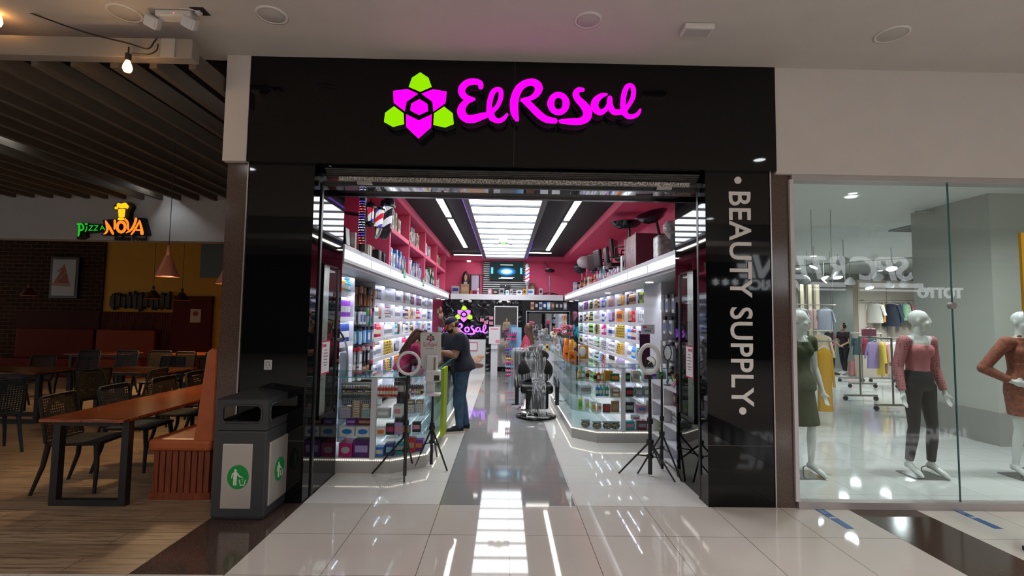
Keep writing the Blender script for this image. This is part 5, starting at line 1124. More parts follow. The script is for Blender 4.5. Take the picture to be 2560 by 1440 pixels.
skin = M('skin', (.42, .22, .14), .5); skin2 = M('skin_light', (.55, .32, .22), .5); gloss_w = M('mannequin_gloss', (.68, .70, .68), .12, coat=.3)
hair_b = noisy('dark_hair', (.012, .008, .006), (.03, .018, .012), 60, .5); hair_r = noisy('auburn_hair', (.06, .022, .014), (.12, .048, .028), 60, .4, stretch=(1, 1, 6))
navy_c = noisy('navy_cotton', (.008, .011, .022), (.012, .016, .03), 40, .85); denim = noisy('denim', (.035, .075, .14), (.06, .12, .20), 14, .8); mag_c = noisy('magenta_cotton', (.36, .012, .08), (.30, .01, .065), 20, .8)
blackc = M('black_cloth', (.006, .006, .008), .8)
def shoe(b, an, to, sc=1):
    an, to = Vector(an), Vector(to); d = (to-an); d.z = 0; d.normalize(); s_ = d.cross(Vector((0, 0, 1))); h = Vector((an.x, an.y, 0))-d*.055; L = .27*sc
    secs = []
    for k, w_, hh in ((0, .030, .07), (.12, .038, .085), (.35, .040, .075), (.6, .046, .05), (.85, .042, .035), (1, .02, .02)):
        c = h+d*L*k+Vector((0, 0, .02+hh/2)); secs.append((c, s_*w_, Vector((0, 0, hh/2+.008))))
    b.loft(secs, 14); return h, d, s_, L
def sole(h, d, s_, L):
    return mb().prism([h+d*L*k+s_*w_*q+Vector((0, 0, .001)) for q, seq in ((1, ((0, .03), (.15, .04), (.4, .038), (.65, .048), (.88, .042), (1.01, .015))), (-1, ((1.01, .015), (.88, .042), (.65, .048), (.4, .038), (.15, .04), (0, .03)))) for k, w_ in seq], (0, 0, .028))
# ---- man in cap at the left counter, seen from his left-back side, facing left
fp = onZ(1133, 1080, 0); man = thing('person', 'man in red-brimmed navy cap, black mask, dark T-shirt and jeans at the left counter', 'person', (0, 0, 0))
fy = math.radians(97)
J, P, R_, s = stand((-.66, 2.80, 0), fy, 1.68, lean=.05, armL=((-.20, .12, 1.12), (-.05, .34, 1.16)), armR=((.21, .12, 1.11), (.07, .36, 1.15)), wide=.075, step=.05)
J['head'] = P(0, .17, 1.55); J['neck'] = P(0, .06, 1.42); J['pelvis'] = P(0, -.02, .95); s *= 1.17
fwd = R_ @ Vector((0, 1, 0)); hd = {'L': (fwd*.9+R_ @ Vector((.35, 0, .15)), R_ @ Vector((.6, -.2, .6)), .7), 'R': (fwd*.9+R_ @ Vector((-.35, 0, .15)), R_ @ Vector((-.6, -.2, .6)), .7)}
b, V, ax, side, fr, up = body(J, s, 'm', hd=hd, feet=False)
hf = (fwd*.85+Vector((.05, -.12, -.52))); HP, HT = headshape(b, J['head'], hf, (fwd*.5+Vector((0, 0, .85))), 1.08)
remesh(b, 'body', skin, man, .0075, 5)
remesh(torso_cloth(V, ax, side, fr, s, 'm', -.12, .97, .016, sleeve=.72, swell=.06), 'shirt', navy_c, man, .010, 6)
remesh(trousers(V, s, .009, ax, side, fr, .98, gender='m'), 'jeans', denim, man, .009, 5)
b = mb(); so = []
for a, t_ in (('anL', 'toL'), ('anR', 'toR')): so.append(shoe(b, V[a], V[t_]))
remesh(b, 'trainers', navy_c, man, .007, 4)
for q in so: sole(*q).build('sole', M('cream_rubber', (.6, .52, .42), .6), man)
b = mb(); b.ell(HP(0, -.012, .045), .083, .102, .075, 18, T=HT); cp_ = remesh(b, 'cap_crown', M('cap_navy', (.012, .02, .05), .8), man, .006, 3)
b = mb(); b.prism([HP(x, y, .042-.012*abs(x)/.07-(y-.06)*.5) for x, y in ((-.072, .06), (-.068, .12), (-.04, .165), (0, .178), (.04, .165), (.068, .12), (.072, .06))], Vector(HP(0, 0, .016))-Vector(HP(0, 0, 0))); b.build('cap_brim', M('cap_red', (.60, .02, .03), .6), man, fix=True)
b = mb()
for q in (-1, 1): b.ell(HP(q*.035, .10, .062), .028, .008, .014, 10, T=HT)
b.build('sunglasses', M('sunglass_black', (.005, .005, .005), .1), man)
b = mb(); b.ell(HP(0, .045, -.05), .064, .062, .05, 16, T=HT); b.build('face_mask', blackc, man)
b = mb(); b.ell(HP(0, -.035, -.005), .074, .07, .06, 14, T=HT); b.build('hair', hair_b, man)
mb().cyl(V['wrL'].lerp(V['elL'], .12), V['wrL'].lerp(V['elL'], .24), .034, n=14).build('watch', M('watch_gold', (.55, .4, .2), .3, .8), man)
t = thing('paper_bag', 'clear blue plastic sheet held in the hands of the man in the cap', 'bag'); c = (V['wrL']+V['wrR'])/2+fwd*.12
b = mb(); b.prism([c+Vector((-.16, 0, .0)), c+Vector((.06, 0, -.03)), c+Vector((.08, 0, .05)), c+Vector((-.04, 0, .11))], (0, .006, 0)); b.build('sheet', M('blue_film', (.35, .5, .58), .2, alpha=.6), t, fix=True)
# ---- woman in magenta behind counter
wm = thing('person', 'woman with long auburn hair in magenta top bending behind the left counter', 'person')
J, P, R_, s = stand((-1.47, 2.45, 0), math.radians(-62), 1.64, lean=0)
J['neck'] = P(0, .17, 1.30); J['shL'] = P(-.16, .14, 1.26); J['shR'] = P(.16, .14, 1.26); J['head'] = P(0, .29, 1.38); J['elL'] = P(-.22, .26, 1.03); J['wrL'] = P(-.12, .46, 1.03); J['elR'] = P(.22, .26, 1.03); J['wrR'] = P(.12, .46, 1.03)
b, V, ax, side, fr, up = body(J, s, 'f'); f2 = R_ @ Vector((0, 1, 0)); HP, HT = headshape(b, J['head'], f2*.6+Vector((0, 0, -.7)), f2*.7+Vector((0, 0, .6)))
remesh(b, 'body', skin2, wm, .009, 5); remesh(torso_cloth(V, ax, side, fr, s, 'f', -.14, .97, .02, sleeve=1.3), 'top', mag_c, wm, .011, 6); remesh(trousers(V, s, .01, ax, side, fr), 'trousers', blackc, wm, .012, 4)
b = mb(); hc = Vector(HP(0, -.02, .03)); b.ell(hc, .09, .10, .095, 16)
for i in range(7):
    u = (i-3)/3; k0 = hc+Vector((-.05, -.06, .03-.03*u)); k1 = hc+Vector((-.20, -.13, -.05-.06*u)); k2 = hc+Vector((-.36, -.13, -.24-.06*u))
random.seed(5)
for i in range(60):
    u = random.uniform(-1.3, 1.3); v = random.uniform(-1, 1); w_ = random.uniform(-.02, .03)
    b.tube(crom([tuple(hc+Vector((.02+.05*v, -.07-.02*abs(v), .09-.03*abs(u)))), tuple(hc+Vector((-.07, -.12+w_, .04-.05*u))), tuple(hc+Vector((-.15, -.16+w_, -.07-.06*u))), tuple(hc+Vector((-.22, -.17+w_, -.19-.06*u))), tuple(hc+Vector((-.27+.03*v, -.15+w_, -.30-.06*u)))], 3), [.016]*11+[.010, .006], 6)
b.build('hair', hair_r, wm)
# ---- second customer behind the man
pp = thing('person', 'dark haired person in dark shirt half hidden behind the man in the cap', 'person')
J, P, R_, s = stand((-.95, 4.0, 0), math.radians(-15), 1.63, lean=.06, armL=((-.22, .12, 1.12), (-.08, .36, 1.1)), armR=((.22, .12, 1.12), (.08, .36, 1.1)))
b, V, ax, side, fr, up = body(J, s, 'm'); f3 = R_ @ Vector((0, 1, 0)); HP, HT = headshape(b, J['head'], f3*.9+Vector((0, 0, -.3)), (0, 0, 1))
remesh(b, 'body', skin, pp, .011, 4); remesh(torso_cloth(V, ax, side, fr, s, 'm', -.12, .97, .018, sleeve=.7), 'shirt', M('slate_shirt', (.012, .015, .025), .8), pp, .012, 5); remesh(trousers(V, s, .01, ax, side, fr, gender='m'), 'trousers', M('dark_trousers', (.015, .02, .03), .8), pp, .012, 4)
b = mb(); b.ell(HP(0, -.02, .035), .085, .10, .085, 14, T=HT); b.ell(HP(0, -.06, -.02), .07, .05, .06, 12, T=HT); b.build('hair', hair_b, pp)
# ---- passer-by seen only in the mirror on the back wall
pb = thing('person', 'passer-by in beige jacket and jeans seen in the mirror on the back wall', 'person')
q = onY(1266, 853, 30); J, P, R_, s = stand((q.x, -8.0, 0), 0, 1.66)
b, V, ax, side, fr, up = body(J, s, 'f'); HP, HT = headshape(b, J['head'], (0, 1, 0), (0, 0, 1)); remesh(b, 'body', skin2, pb, .012, 4)
remesh(torso_cloth(V, ax, side, fr, s, 'f', -.16, .97, .03, sleeve=1.8), 'jacket', M('beige_jacket', (.45, .38, .3), .8), pb, .013, 5); remesh(trousers(V, s, .01, ax, side, fr), 'jeans', denim, pb, .012, 4)
b = mb(); b.ell(HP(0, -.02, .03), .088, .10, .09, 14, T=HT); b.build('hair', hair_b, pb)
# ---- mannequins in the window
def garment_dots(name, c1, c2, scale=38, th=.24):
    m = M(name, c1, .75); nt, N, L, b = nodes(m); tc = N.new('ShaderNodeTexCoord'); v = N.new('ShaderNodeTexVoronoi'); v.inputs['Scale'].default_value = scale; v.inputs['Randomness'].default_value = .2
    r = N.new('ShaderNodeMath'); r.operation = 'LESS_THAN'; r.inputs[1].default_value = th; mx = N.new('ShaderNodeMix'); mx.data_type = 'RGBA'; mx.inputs[6].default_value = (*c1, 1); mx.inputs[7].default_value = (*c2, 1)
    L.new(tc.outputs['Object'], v.inputs['Vector']); L.new(v.outputs['Distance'], r.inputs[0]); L.new(r.outputs[0], mx.inputs[0]); L.new(mx.outputs[2], b.inputs['Base Color']); return m
rose = M('rose_jersey', (.50, .17, .18), .7); rose_d = garment_dots('rose_dotted_net', (.45, .17, .18), (.12, .03, .04)); olive = noisy('olive_rib', (.035, .045, .018), (.05, .062, .025), 30, .85, stretch=(6, 6, .5)); rust = noisy('rust_print', (.30, .09, .045), (.16, .05, .03), 28, .8)
legg = M('black_leggings', (.010, .010, .010), .6); baseg = M('mirror_base', (.25, .25, .25), .12, .9)
def mannequin(lab, base, yaw, H, arms, face=0, step=.0, basexy=None):
    t = thing('mannequin', lab, 'mannequin'); kw = dict(arms); J, P, R_, s = stand(base, yaw, H, armL=kw.get('L'), armR=kw.get('R'), step=step, wide=.095, hipshift=.01)
    for k in ('anL', 'anR'): v = Vector(J[k]); v.z += .035; J[k] = tuple(v)
    b, V, ax, side, fr, up = body(J, s*.97, 'f', curl=.25, hd=kw.get('hd', {}), lb=.86, bust=.9); fd = Matrix.Rotation(yaw+face, 3, 'Z') @ Vector((0, 1, 0)); headshape(b, J['head'], fd, (0, 0, 1), .98*s, False)
    remesh(b, 'body', gloss_w, t, .0085, 10)
    bx, by = basexy or base[:2]; mb().box(bx-.17, bx+.17, by-.15, by+.15, 0, .012).build('base_plate', baseg, t); mb().tube([(V['anL']+Vector((0, .02, 0))), V['anL']+Vector((-.03, .09, -.05)), (V['anL'].x-.03, V['anL'].y+.09, .012)], .006).build('support_rod', M('steel', (.6, .6, .6), .2, 1), t)
    return t, V, ax, side, fr, s*.97
# mannequin 1: rose top, black leggings
mq, V, ax, side, fr, s = mannequin('white mannequin in rose top with dotted sleeves and black leggings', (4.50, .95, 0), math.radians(180+8), 1.80, {}, face=.75, step=.03)
b = torso_cloth(V, ax, side, fr, s, 'f', .22, .80, .008, sleeve=0); remesh(b, 'top', rose, mq, .008, 12)
for a, e, w_ in (('shL', 'elL', 'wrL'), ('shR', 'elR', 'wrR')):
    b = mb(); cap(b, ax(.86).lerp(V[a], .55), V[a], .055*s, .062*s); cap(b, V[a], V[e], .061*s, .05*s); b.cyl(V[e], V[e].lerp(V[w_], .92), .05*s, .036*s, 14); remesh(b, 'sleeve', rose_d, mq, .009, 4)
remesh(trousers(V, s, .008, ax, side, fr, .90, .26, lb=.86), 'leggings', legg, mq, .009, 8)
# mannequin 2: olive dress
mq, V, ax, side, fr, s = mannequin('white mannequin in olive green dress, half cut by the granite column', (3.16, .93, 0), math.radians(180+14), 1.78, {}, face=.5, step=.05)
b = torso_cloth(V, ax, side, fr, s, 'f', -.16, .86, .010, sleeve=.38, swell=.06); kn = (V['knL']+V['knR'])/2
b.loft([(kn+Vector((0, 0, .02)), side*.20*s, fr*.13*s), (ax(-.16), side*.175*s, fr*.125*s), (ax(.05), side*.165*s, fr*.115*s)], 20); remesh(b, 'dress', olive, mq, .009, 14)
# mannequin 3: rust dress, hand on hip
mq, V, ax, side, fr, s = mannequin('white mannequin in rust patterned dress with hand on hip, at the right edge', (5.62, .92, 0), math.radians(180+5), 1.80, {'R': ((.35, -.08, 1.10), (.18, .06, .98)), 'hd': {'R': (Vector((.9, -.35, -.25)), Vector((.3, .9, 0)), .15)}}, face=0, step=.0)
b = torso_cloth(V, ax, side, fr, s, 'f', -.16, .97, .010, sleeve=1.9); kn = (V['knL']+V['knR'])/2
b.loft([(kn+Vector((0, 0, .14)), side*.185*s, fr*.12*s), (ax(-.16), side*.17*s, fr*.12*s), (ax(.05), side*.165*s, fr*.115*s)], 20); remesh(b, 'dress', rust, mq, .009, 12)
b = mb(); cap(b, ax(.93)-side*.06, ax(1.0)-side*.03+fr*.03, .03, .022); cap(b, ax(.93)+side*.06, ax(1.0)+side*.03+fr*.03, .03, .022); remesh(b, 'collar', rust, mq, .008, 3)
# ---- two shop assistants deep in the clothing store
for (px, py), H, yaw, lab, extra in (((2112, 935), 1.62, 1.9, 'shop assistant with hair bun and blue mask in dark polo and leggings', 1), ((2076, 937), 1.60, -2.6, 'shop assistant in black with long dark hair and magenta strap', 0)):
    q = onZ(px, py, 0); t = thing('person', lab, 'person'); J, P, R_, s = stand((q.x, q.y, 0), yaw, H, step=.12 if extra else .03, armL=((-.23, .05, 1.1), (-.15, .25, 1.0)))
    b, V, ax, side, fr, up = body(J, s, 'f'); fd = R_ @ Vector((0, 1, 0)); HP, HT = headshape(b, J['head'], fd, (0, 0, 1)); remesh(b, 'body', skin2, t, .013, 4)
    remesh(torso_cloth(V, ax, side, fr, s, 'f', -.14, .95, .02, sleeve=.6), 'polo_shirt', M('plum_polo', (.02, .008, .014), .8) if extra else blackc, t, .014, 5)
    remesh(trousers(V, s, .008, ax, side, fr, .9), 'leggings', blackc, t, .013, 4)
    b = mb(); b.ell(HP(0, -.02, .03), .086, .10, .09, 14, T=HT)
    if extra: b.ell(HP(0, -.06, .13), .035, .035, .035, 10, T=HT)
    else: b.ell(HP(0, -.06, -.08), .08, .05, .13, 12, T=HT)
    b.build('hair', hair_b, t)
    b = mb(); b.ell(HP(0, .05, -.045), .05, .055, .042, 12, T=HT); b.build('face_mask', M('mask_blue', (.25, .5, .62), .6) if extra else blackc, t)
    if not extra: mb().tube([V['shL']+Vector((0, -.12, 0)), ax(.4)+fr*.14, V['hipR']+Vector((0, -.13, -.1))], .015).build('strap', pm('magenta'), t)
    b = mb()
    for a, t_ in (('anL', 'toL'), ('anR', 'toR')): shoe(b, V[a], V[t_])
    b.build('shoes', pm('white') if extra else blackc, t)
# ================================================================== stands, chair and loose things in the beauty shop
blkm = M('black_stand_metal', (.010, .010, .011), .4); ringw = M('ring_light_white', (.80, .80, .80), .4)
def tripod(t, x, y, feet, ztop, zhub, r=.014, brace=None):
    mb().tube([(x, y, .02 if brace is None else brace), (x, y, ztop*.55), (x, y, ztop)], [r*1.3, r*1.1, r*.8], 10).build('pole', blkm, t)
    for za_, zb_, k_ in ((zhub-.02, zhub+.02, 2.4), (zhub-.17, zhub-.14, 2.2), (ztop*.55-.03, ztop*.55+.02, 1.9)): mb().cyl((x, y, za_), (x, y, zb_), r*k_, n=12).build('collar', blkm, t)
    for fx, fy in feet:
        m_ = Vector((x, y, zhub)).lerp(Vector((fx, fy, .008)), .42)
        mb().tube([(x, y, zhub), (fx, fy, .008)], [.011, .009], 8).tube([(x, y, zhub-.155), m_], .007, 6).build('leg', blkm, t)
# left ring light
rc = onY(1022, 908, .72); yy = .72
t = thing('ring_light', 'white ring light on black tripod leaning before the left showcase', 'ring light')
tripod(t, rc.x-.01, yy, [tuple(onZ(930, 1186, 0)[:2]), tuple(onZ(1010, 1208, 0)[:2]), tuple(onZ(1033, 1170, 0)[:2])], 1.02, .43)
b = mb(); R0, rw = .112, .015; pts = [(rc.x+R0*math.cos(a*math.pi/18), yy-.01, rc.z+R0*math.sin(a*math.pi/18)) for a in range(37)]
b.loft([(Vector(p), (Vector(p)-Vector((rc.x, yy-.01, rc.z))).normalized()*rw, Vector((0, .012, 0))) for p in pts], 10, cap=False); b.build('ring', ringw, t)
mb().cyl((rc.x, yy, 1.0), (rc.x, yy, 1.06), .018).box(rc.x-.012, rc.x+.012, yy-.01, yy+.02, 1.02, 1.05).build('clamp', blkm, t)
mb().tube(crom([(rc.x-.02, yy, 1.04), (rc.x-.01, yy, 1.10), (rc.x+.02, yy, 1.17), (rc.x+.05, yy, 1.19)], 4), .004, 6).box(rc.x+.03, rc.x+.09, yy-.01, yy+.01, 1.165, 1.20).build('phone_holder', blkm, t)
# right ring light
rc = onY(1622, 897, .85); yy = .85
t = thing('ring_light', 'large white ring light with round mirror on a tripod by the right showcase', 'ring light')
tripod(t, rc.x+.01, yy, [tuple(onZ(1547, 1185, 0)[:2]), tuple(onZ(1688, 1207, 0)[:2]), tuple(onZ(1651, 1165, 0)[:2])], 1.05, .36, .017)
pts = [(rc.x+.078*math.cos(a*math.pi/18), yy-.01-.08*math.cos(a*math.pi/18), rc.z+.145*math.sin(a*math.pi/18)) for a in range(37)]
b = mb().loft([(Vector(p), (Vector(p)-Vector((rc.x, yy-.01, rc.z))).normalized()*.024, Vector((.012, .012, 0))) for p in pts], 10, cap=False); b.build('ring', ringw, t)
T = Matrix.Translation((rc.x+.02, yy-.01, rc.z-.035)) @ Matrix.Rotation(math.radians(-45), 4, 'Z') @ Matrix.Rotation(math.pi/2, 4, 'X')
mb().lathe([(.0, 0), (.058, .0), (.062, .006), (.058, .012)], n=24, T=T).build('mirror_rim', M('steel', (.6, .6, .6), .2, 1), t); mb().lathe([(.0001, .014), (.056, .013)], n=24, T=T).build('mirror', M('mirror_face', (.8, .8, .8), .02, 1), t)
mb().cyl((rc.x, yy, 1.03), (rc.x, yy, 1.06), .02).build('clamp', blkm, t)
# second right stand: narrow LED panel seen edge on and round table mirror
x2 = onY(1654, 900, 1.05)
t = thing('light_stand', 'black tripod with slim upright light bar against the right display unit', 'light stand')
tripod(t, x2.x, 1.05, [tuple(onZ(1594, 1186, 0)[:2]), tuple(onZ(1704, 1205, 0)[:2]), (x2.x+.05, 1.3)], 1.03, .40, .013)
p0, p1 = onY(1653, 930, 1.05), onY(1655, 850, 1.05); mb().box(p0.x-.012, p0.x+.012, 1.03, 1.07, p0.z, p1.z).build('light_bar', ringw, t, bevel=.006)
t = thing('table_mirror', 'oval black framed mirror on the right display unit', 'mirror'); q = onY(1669, 882, 1.25)
b = mb().tube([(q.x+.045*math.cos(a*math.pi/12), 1.25, q.z+.085*math.sin(a*math.pi/12)) for a in range(25)], .006, 6); b.cyl((q.x, 1.25, .9), (q.x, 1.25, q.z-.085), .005).cyl((q.x, 1.25, .9), (q.x, 1.25, .91), .045, n=16).build('frame', blkm, t)
mb().prism([(q.x+.044*math.cos(a*math.pi/12), 1.252, q.z+.084*math.sin(a*math.pi/12)) for a in range(24)], (0, .004, 0)).build('glass', M('mirror_face', (.8, .8, .8), .02, 1), t)
for i, (x, y, c) in enumerate(((1.86, 1.0, 'magenta'), (1.9, 1.15, 'pink'), (2.05, 1.1, 'red'), (2.15, 1.3, 'magenta'), (1.9, 1.4, 'teal'), (2.0, 1.6, 'lime'), (2.1, 1.5, 'orange'))):
    t = thing('phone_holder_toy' if 0 else 'gadget_tripod', '%s folding gadget stand on the right display unit, %s' % (c, 'by its front edge' if i < 3 else 'toward its back'), 'gadget', (x, y, .90))
    for a in range(3): mb().tube([(0, 0, .09), (.06*math.cos(a*2.1+i), .06*math.sin(a*2.1+i), .004)], .007, 6).build('leg', pm(c), t)
    mb().box(-.02, .02, -.008, .008, .09, .13).build('clip', pm('black'), t)
for z, spec in ((.66, 'box black 3,box red 2,flat_box black 4'), (.46, 'box black 2,flat_box orange 3,flat_box black 4'), (.26, 'flat_box black 5,flat_box lime 3'), (.06, 'box white 3,box grey 2')):
    bay(1, 1.82, 1.37, 1.77, z, spec, 'on low lit display unit, level %s' % {.66: 'one', .46: 'two', .26: 'three', .06: 'four'}[z], clear=.17, dep=.12)
bay(1, 1.82, .93, 1.32, .66, 'box black 3,box burgundy 2', 'on low lit display unit near bay, level one', clear=.17, dep=.12); bay(1, 1.82, .93, 1.32, .46, 'flat_box grey 6', 'on low lit display unit near bay, level two', clear=.17, dep=.12)
# price card
p = onY(1620, 823, 2.3); t = thing('price_card', 'white price card with pink border above the right ring light', 'card', p)
mb().tube([(0, .006, -.05), (0, .006, .999-p.z)], .004, 6).build('stem', blkm, t); mb().box(-.09, .09, -.002, .002, -.06, .06).build('border', M('magenta_ink', (.5, .02, .1), .6), t); mb().box(-.086, .086, -.004, -.002, -.056, .056).build('sheet', M('paper_white', (.72, .70, .72), .6), t)
mb().box(-.07, -.02, -.005, -.004, .02, .04).build('heading', M('magenta_ink', (.5, .02, .1), .6), t); mb().box(-.07, .07, -.005, -.004, .005, .01).box(-.05, .04, -.005, -.004, -.03, -.012).build('writing', M('ink_blue', (.1, .2, .4), .6), t)
mb().box(-.09, .05, .06, .08, 1.001-p.z, -.07).build('dark_box', M('deep_plum_card', (.06, .004, .05), .4), thing('display_box', 'tall dark plum box standing behind the right ring light', 'box', (p.x, 2.32, p.z)))
# hand sanitiser station
dp = onY(1083, 950, 1.12); X, Y = dp.x, 1.12
t = thing('sanitizer_stand', 'white hand sanitiser dispenser with rounded sign on a black tripod', 'dispenser')
tripod(t, X, Y, [tuple(onZ(1118, 1179, 0)[:2]), tuple(onZ(1035, 1172, 0)[:2]), (X+.02, Y+.33)], .82, .42, .014, brace=.02)
wp = M('dispenser_white', (.74, .74, .75), .3); yf = Y-.03
def mpd(x, y): return onY(1000+x/4.5, 780+y/4.5, yf)
P = []
x0, y0, x1, y1 = 228, 228, 462, 660
for cx, cy, r, a0 in ((x1-30, y0+30, 30, -90), (x1-25, y1-130, 25, 0), (x1-115, y1-80, 90, 30), (x0+105, y1-90, 100, 90), (x0+30, y0+30, 30, 180)):
    for k in range(6): a = math.radians(a0+k*18); P.append((cx+r*math.cos(a), cy+r*math.sin(a)))
mb().prism([mpd(*p) for p in P], (0, .008, 0)).build('sign_board', wp, t, fix=True)
yf2 = yf-.001
def mq_(x, y): return onY(1000+(x-400)/30.5+345/4.5, 780+(y-370)/30.5+290/4.5, yf2)
rosy, dgr = M('print_rose', (.45, .02, .07), .6), M('print_green', (.02, .18, .10), .6)
b = mb()
for Q in FLOWER['g']: b.prism([mq_(*p) for p in Q], (0, .001, 0))
b.build('printed_leaves', dgr, t); b = mb()
for Q in FLOWER['p']: b.prism([mq_(*p) for p in Q], (0, .001, 0))
for S in SCRIPT.values():
    for q in S: stroke(b, [(x_, y_, w_*.7) for x_, y_, w_ in q], lambda x, y: onY(1000+(262+(x-742)*.096)/4.5, 780+(338+(y-130)*.125)/4.5, yf2), (0, .001, 0))
stroke(b, [(x_, y_, w_*.7) for x_, y_, w_ in O_RING], lambda x, y: onY(1000+(262+(x-742)*.096)/4.5, 780+(338+(y-130)*.125)/4.5, yf2), (0, .001, 0), closed=True)
b.build('printed_logo', rosy, t)
q = mpd(292, 418); text('printed_line', 'BEAUTY SUPPLY', .02, M('ink_grey', (.15, .13, .16), .6), (q.x, yf2, q.z), (1, 0, 0), (0, 0, 1), ext=.0005, parent=t, target=.085)
b = mb()
def dbox(b, xa, ya, xb, yb, yn, yfar): p, q = mpd(xa, yb), mpd(xb, ya); b.box(p.x, q.x, yn, yfar, p.z, q.z)
dbox(b, 300, 484, 430, 690, Y-.10, Y-.01); dbox(b, 300, 650, 462, 775, Y-.14, Y-.01); b.build('dispenser_body', wp, t, bevel=.016, seg=3)
b = mb(); dbox(b, 298, 765, 390, 930, Y-.05, Y-.01); dbox(b, 298, 905, 460, 930, Y-.15, Y-.01); b.build('drip_tray', wp, t, bevel=.006)
b = mb(); dbox(b, 386, 505, 412, 665, Y-.104, Y-.1); b.build('liquid_window', M('liquid_amber', (.25, .2, .1), .15), t); b = mb(); dbox(b, 398, 700, 458, 758, Y-.144, Y-.14); b.build('display', M('panel_black', (.01, .012, .02), .15), t)
# barber chair wrapped in plastic film
lea = M('black_leather', (.012, .012, .014), .3); chrome = M('chrome', (.7, .7, .72), .08, 1)
film = M('stretch_film', (.75, .78, .80), .18, alpha=.38); nt, N, L, bs = nodes(film); tc = N.new('ShaderNodeTexCoord'); mp_ = N.new('ShaderNodeMapping'); mp_.inputs['Scale'].default_value = (34, 20, 1.3); no = N.new('ShaderNodeTexNoise'); no.inputs['Scale'].default_value = 1.6; no.inputs['Detail'].default_value = 5
rr_ = N.new('ShaderNodeMapRange'); rr_.inputs[1].default_value = .46; rr_.inputs[2].default_value = .66; rr_.inputs[3].default_value = .10; rr_.inputs[4].default_value = .66
L.new(tc.outputs['Object'], mp_.inputs[0]); L.new(mp_.outputs[0], no.inputs['Vector']); L.new(no.outputs[0], rr_.inputs[0]); L.new(rr_.outputs[0], bs.inputs['Alpha'])
bpn = N.new('ShaderNodeBump'); bpn.inputs['Strength'].default_value = .6; bpn.inputs['Distance'].default_value = .01; L.new(no.outputs[0], bpn.inputs['Height']); L.new(bpn.outputs[0], bs.inputs['Normal'])
cX, cY = .49, 3.95
t = thing('barber_chair', 'black barber chair with its front wrapped in clear film in the aisle', 'barber chair', (cX, cY, 0))
mb().lathe([(.34, 0), (.345, .02), (.30, .035), (.08, .05), (.06, .07)], n=36).build('base', M('black_chrome', (.02, .02, .022), .12, .6), t)
mb().cyl((0, 0, .05), (0, 0, .42), .05, n=16).build('column', chrome, t)
mb().box(-.27, .27, -.26, .22, .41, .56).build('seat', lea, t, bevel=.05, seg=3)
mb().box(-.19, .19, -.33, -.24, .14, .46, T=Matrix.Rotation(-.12, 4, 'X')).build('leg_rest', lea, t, bevel=.03)
mb().tube([(-.16, -.3, .12), (-.17, -.42, .07), (.17, -.42, .07), (.16, -.3, .12)], .016).build('foot_bar', chrome, t)
b = mb(); T = Matrix.Translation((0, .24, .86)) @ Matrix.Rotation(-.18, 4, 'X'); b.ell((0, .24, .75), .31, .075, .25, 24, T=Matrix.Rotation(-.18, 3, 'X').to_4x4()); b.build('backrest', lea, t)
mb().ell((0, .28, 1.0), .24, .06, .12, 20).build('upper_back', lea, t); mb().box(-.12, .12, .24, .34, 1.04, 1.17).build('headrest', lea, t, bevel=.035, seg=3)
for q in (-1, 1):
    mb().tube([(q*.33, .15, .63), (q*.34, -.10, .63), (q*.34, -.22, .60), (q*.33, -.27, .52)], [.035, .035, .032, .03], 10).box(q*.30, q*.36, -.28, -.20, .24, .56).build('armrest', lea, t)
    mb().box(q*.31, q*.35, -.2, .2, .52, .60).build('side_bracket', chrome, t)
mb().tube([(.30, .0, .3), (.45, -.1, .27), (.5, -.12, .3)], .012).build('pump_lever', chrome, t)
def sheet(b, rows):
    n = len(rows[0]); V_ = [p for r in rows for p in r]; b._add(V_, [(i*n+j, i*n+j+1, (i+1)*n+j+1, (i+1)*n+j) for i in range(len(rows)-1) for j in range(n-1)], 0, True)
b = mb(); rows = []
for i, (z, y, w_, cx_) in enumerate(((.99, .12, .20, -.02), (.90, .10, .17, .0), (.78, .10, .13, .02), (.66, .0, .11, .02), (.58, -.28, .11, .03), (.50, -.31, .11, .03), (.40, -.37, .115, .02), (.25, -.38, .13, .0), (.15, -.38, .14, -.01), (.05, -.40, .15, -.01), (.035, -.32, .14, 0))):
    rows.append([(cx_+w_*(j/12*2-1), y-.006*math.sin(j*2.4+i)-.004, z+.01*math.sin(j*1.7)) for j in range(13)])
sheet(b, rows)
rows = [[(-.20+.03*i*.2+.30*j/8-(0),   .16-.02*i, 1.19-.065*i+.02*math.sin(j*2)) for j in range(9)] for i in range(4)]; sheet(b, rows)
rows = [[(-.36+.72*j/12, -.05-.1*abs(j/6-1)-.0, .75-.035*i-.05*abs(j/6-1)+.01*math.sin(j*2)) for j in range(13)] for i in range(4)]; sheet(b, rows)
b.build('plastic_wrap', film, t)
t = thing('barber_chair', 'second wrapped chair hidden behind the black barber chair', 'barber chair', (cX-.14, cY+.85, 0)); mb().box(-.28, .25, -.1, .25, .3, 1.1).build('wrapped_body', film, t, bevel=.06); mb().box(-.22, .2, -.05, .2, .35, 1.05).build('seat_block', lea, t, bevel=.05); mb().lathe([(.28, 0), (.28, .03), (.05, .05), (.05, .35)], n=24).build('base', chrome, t)
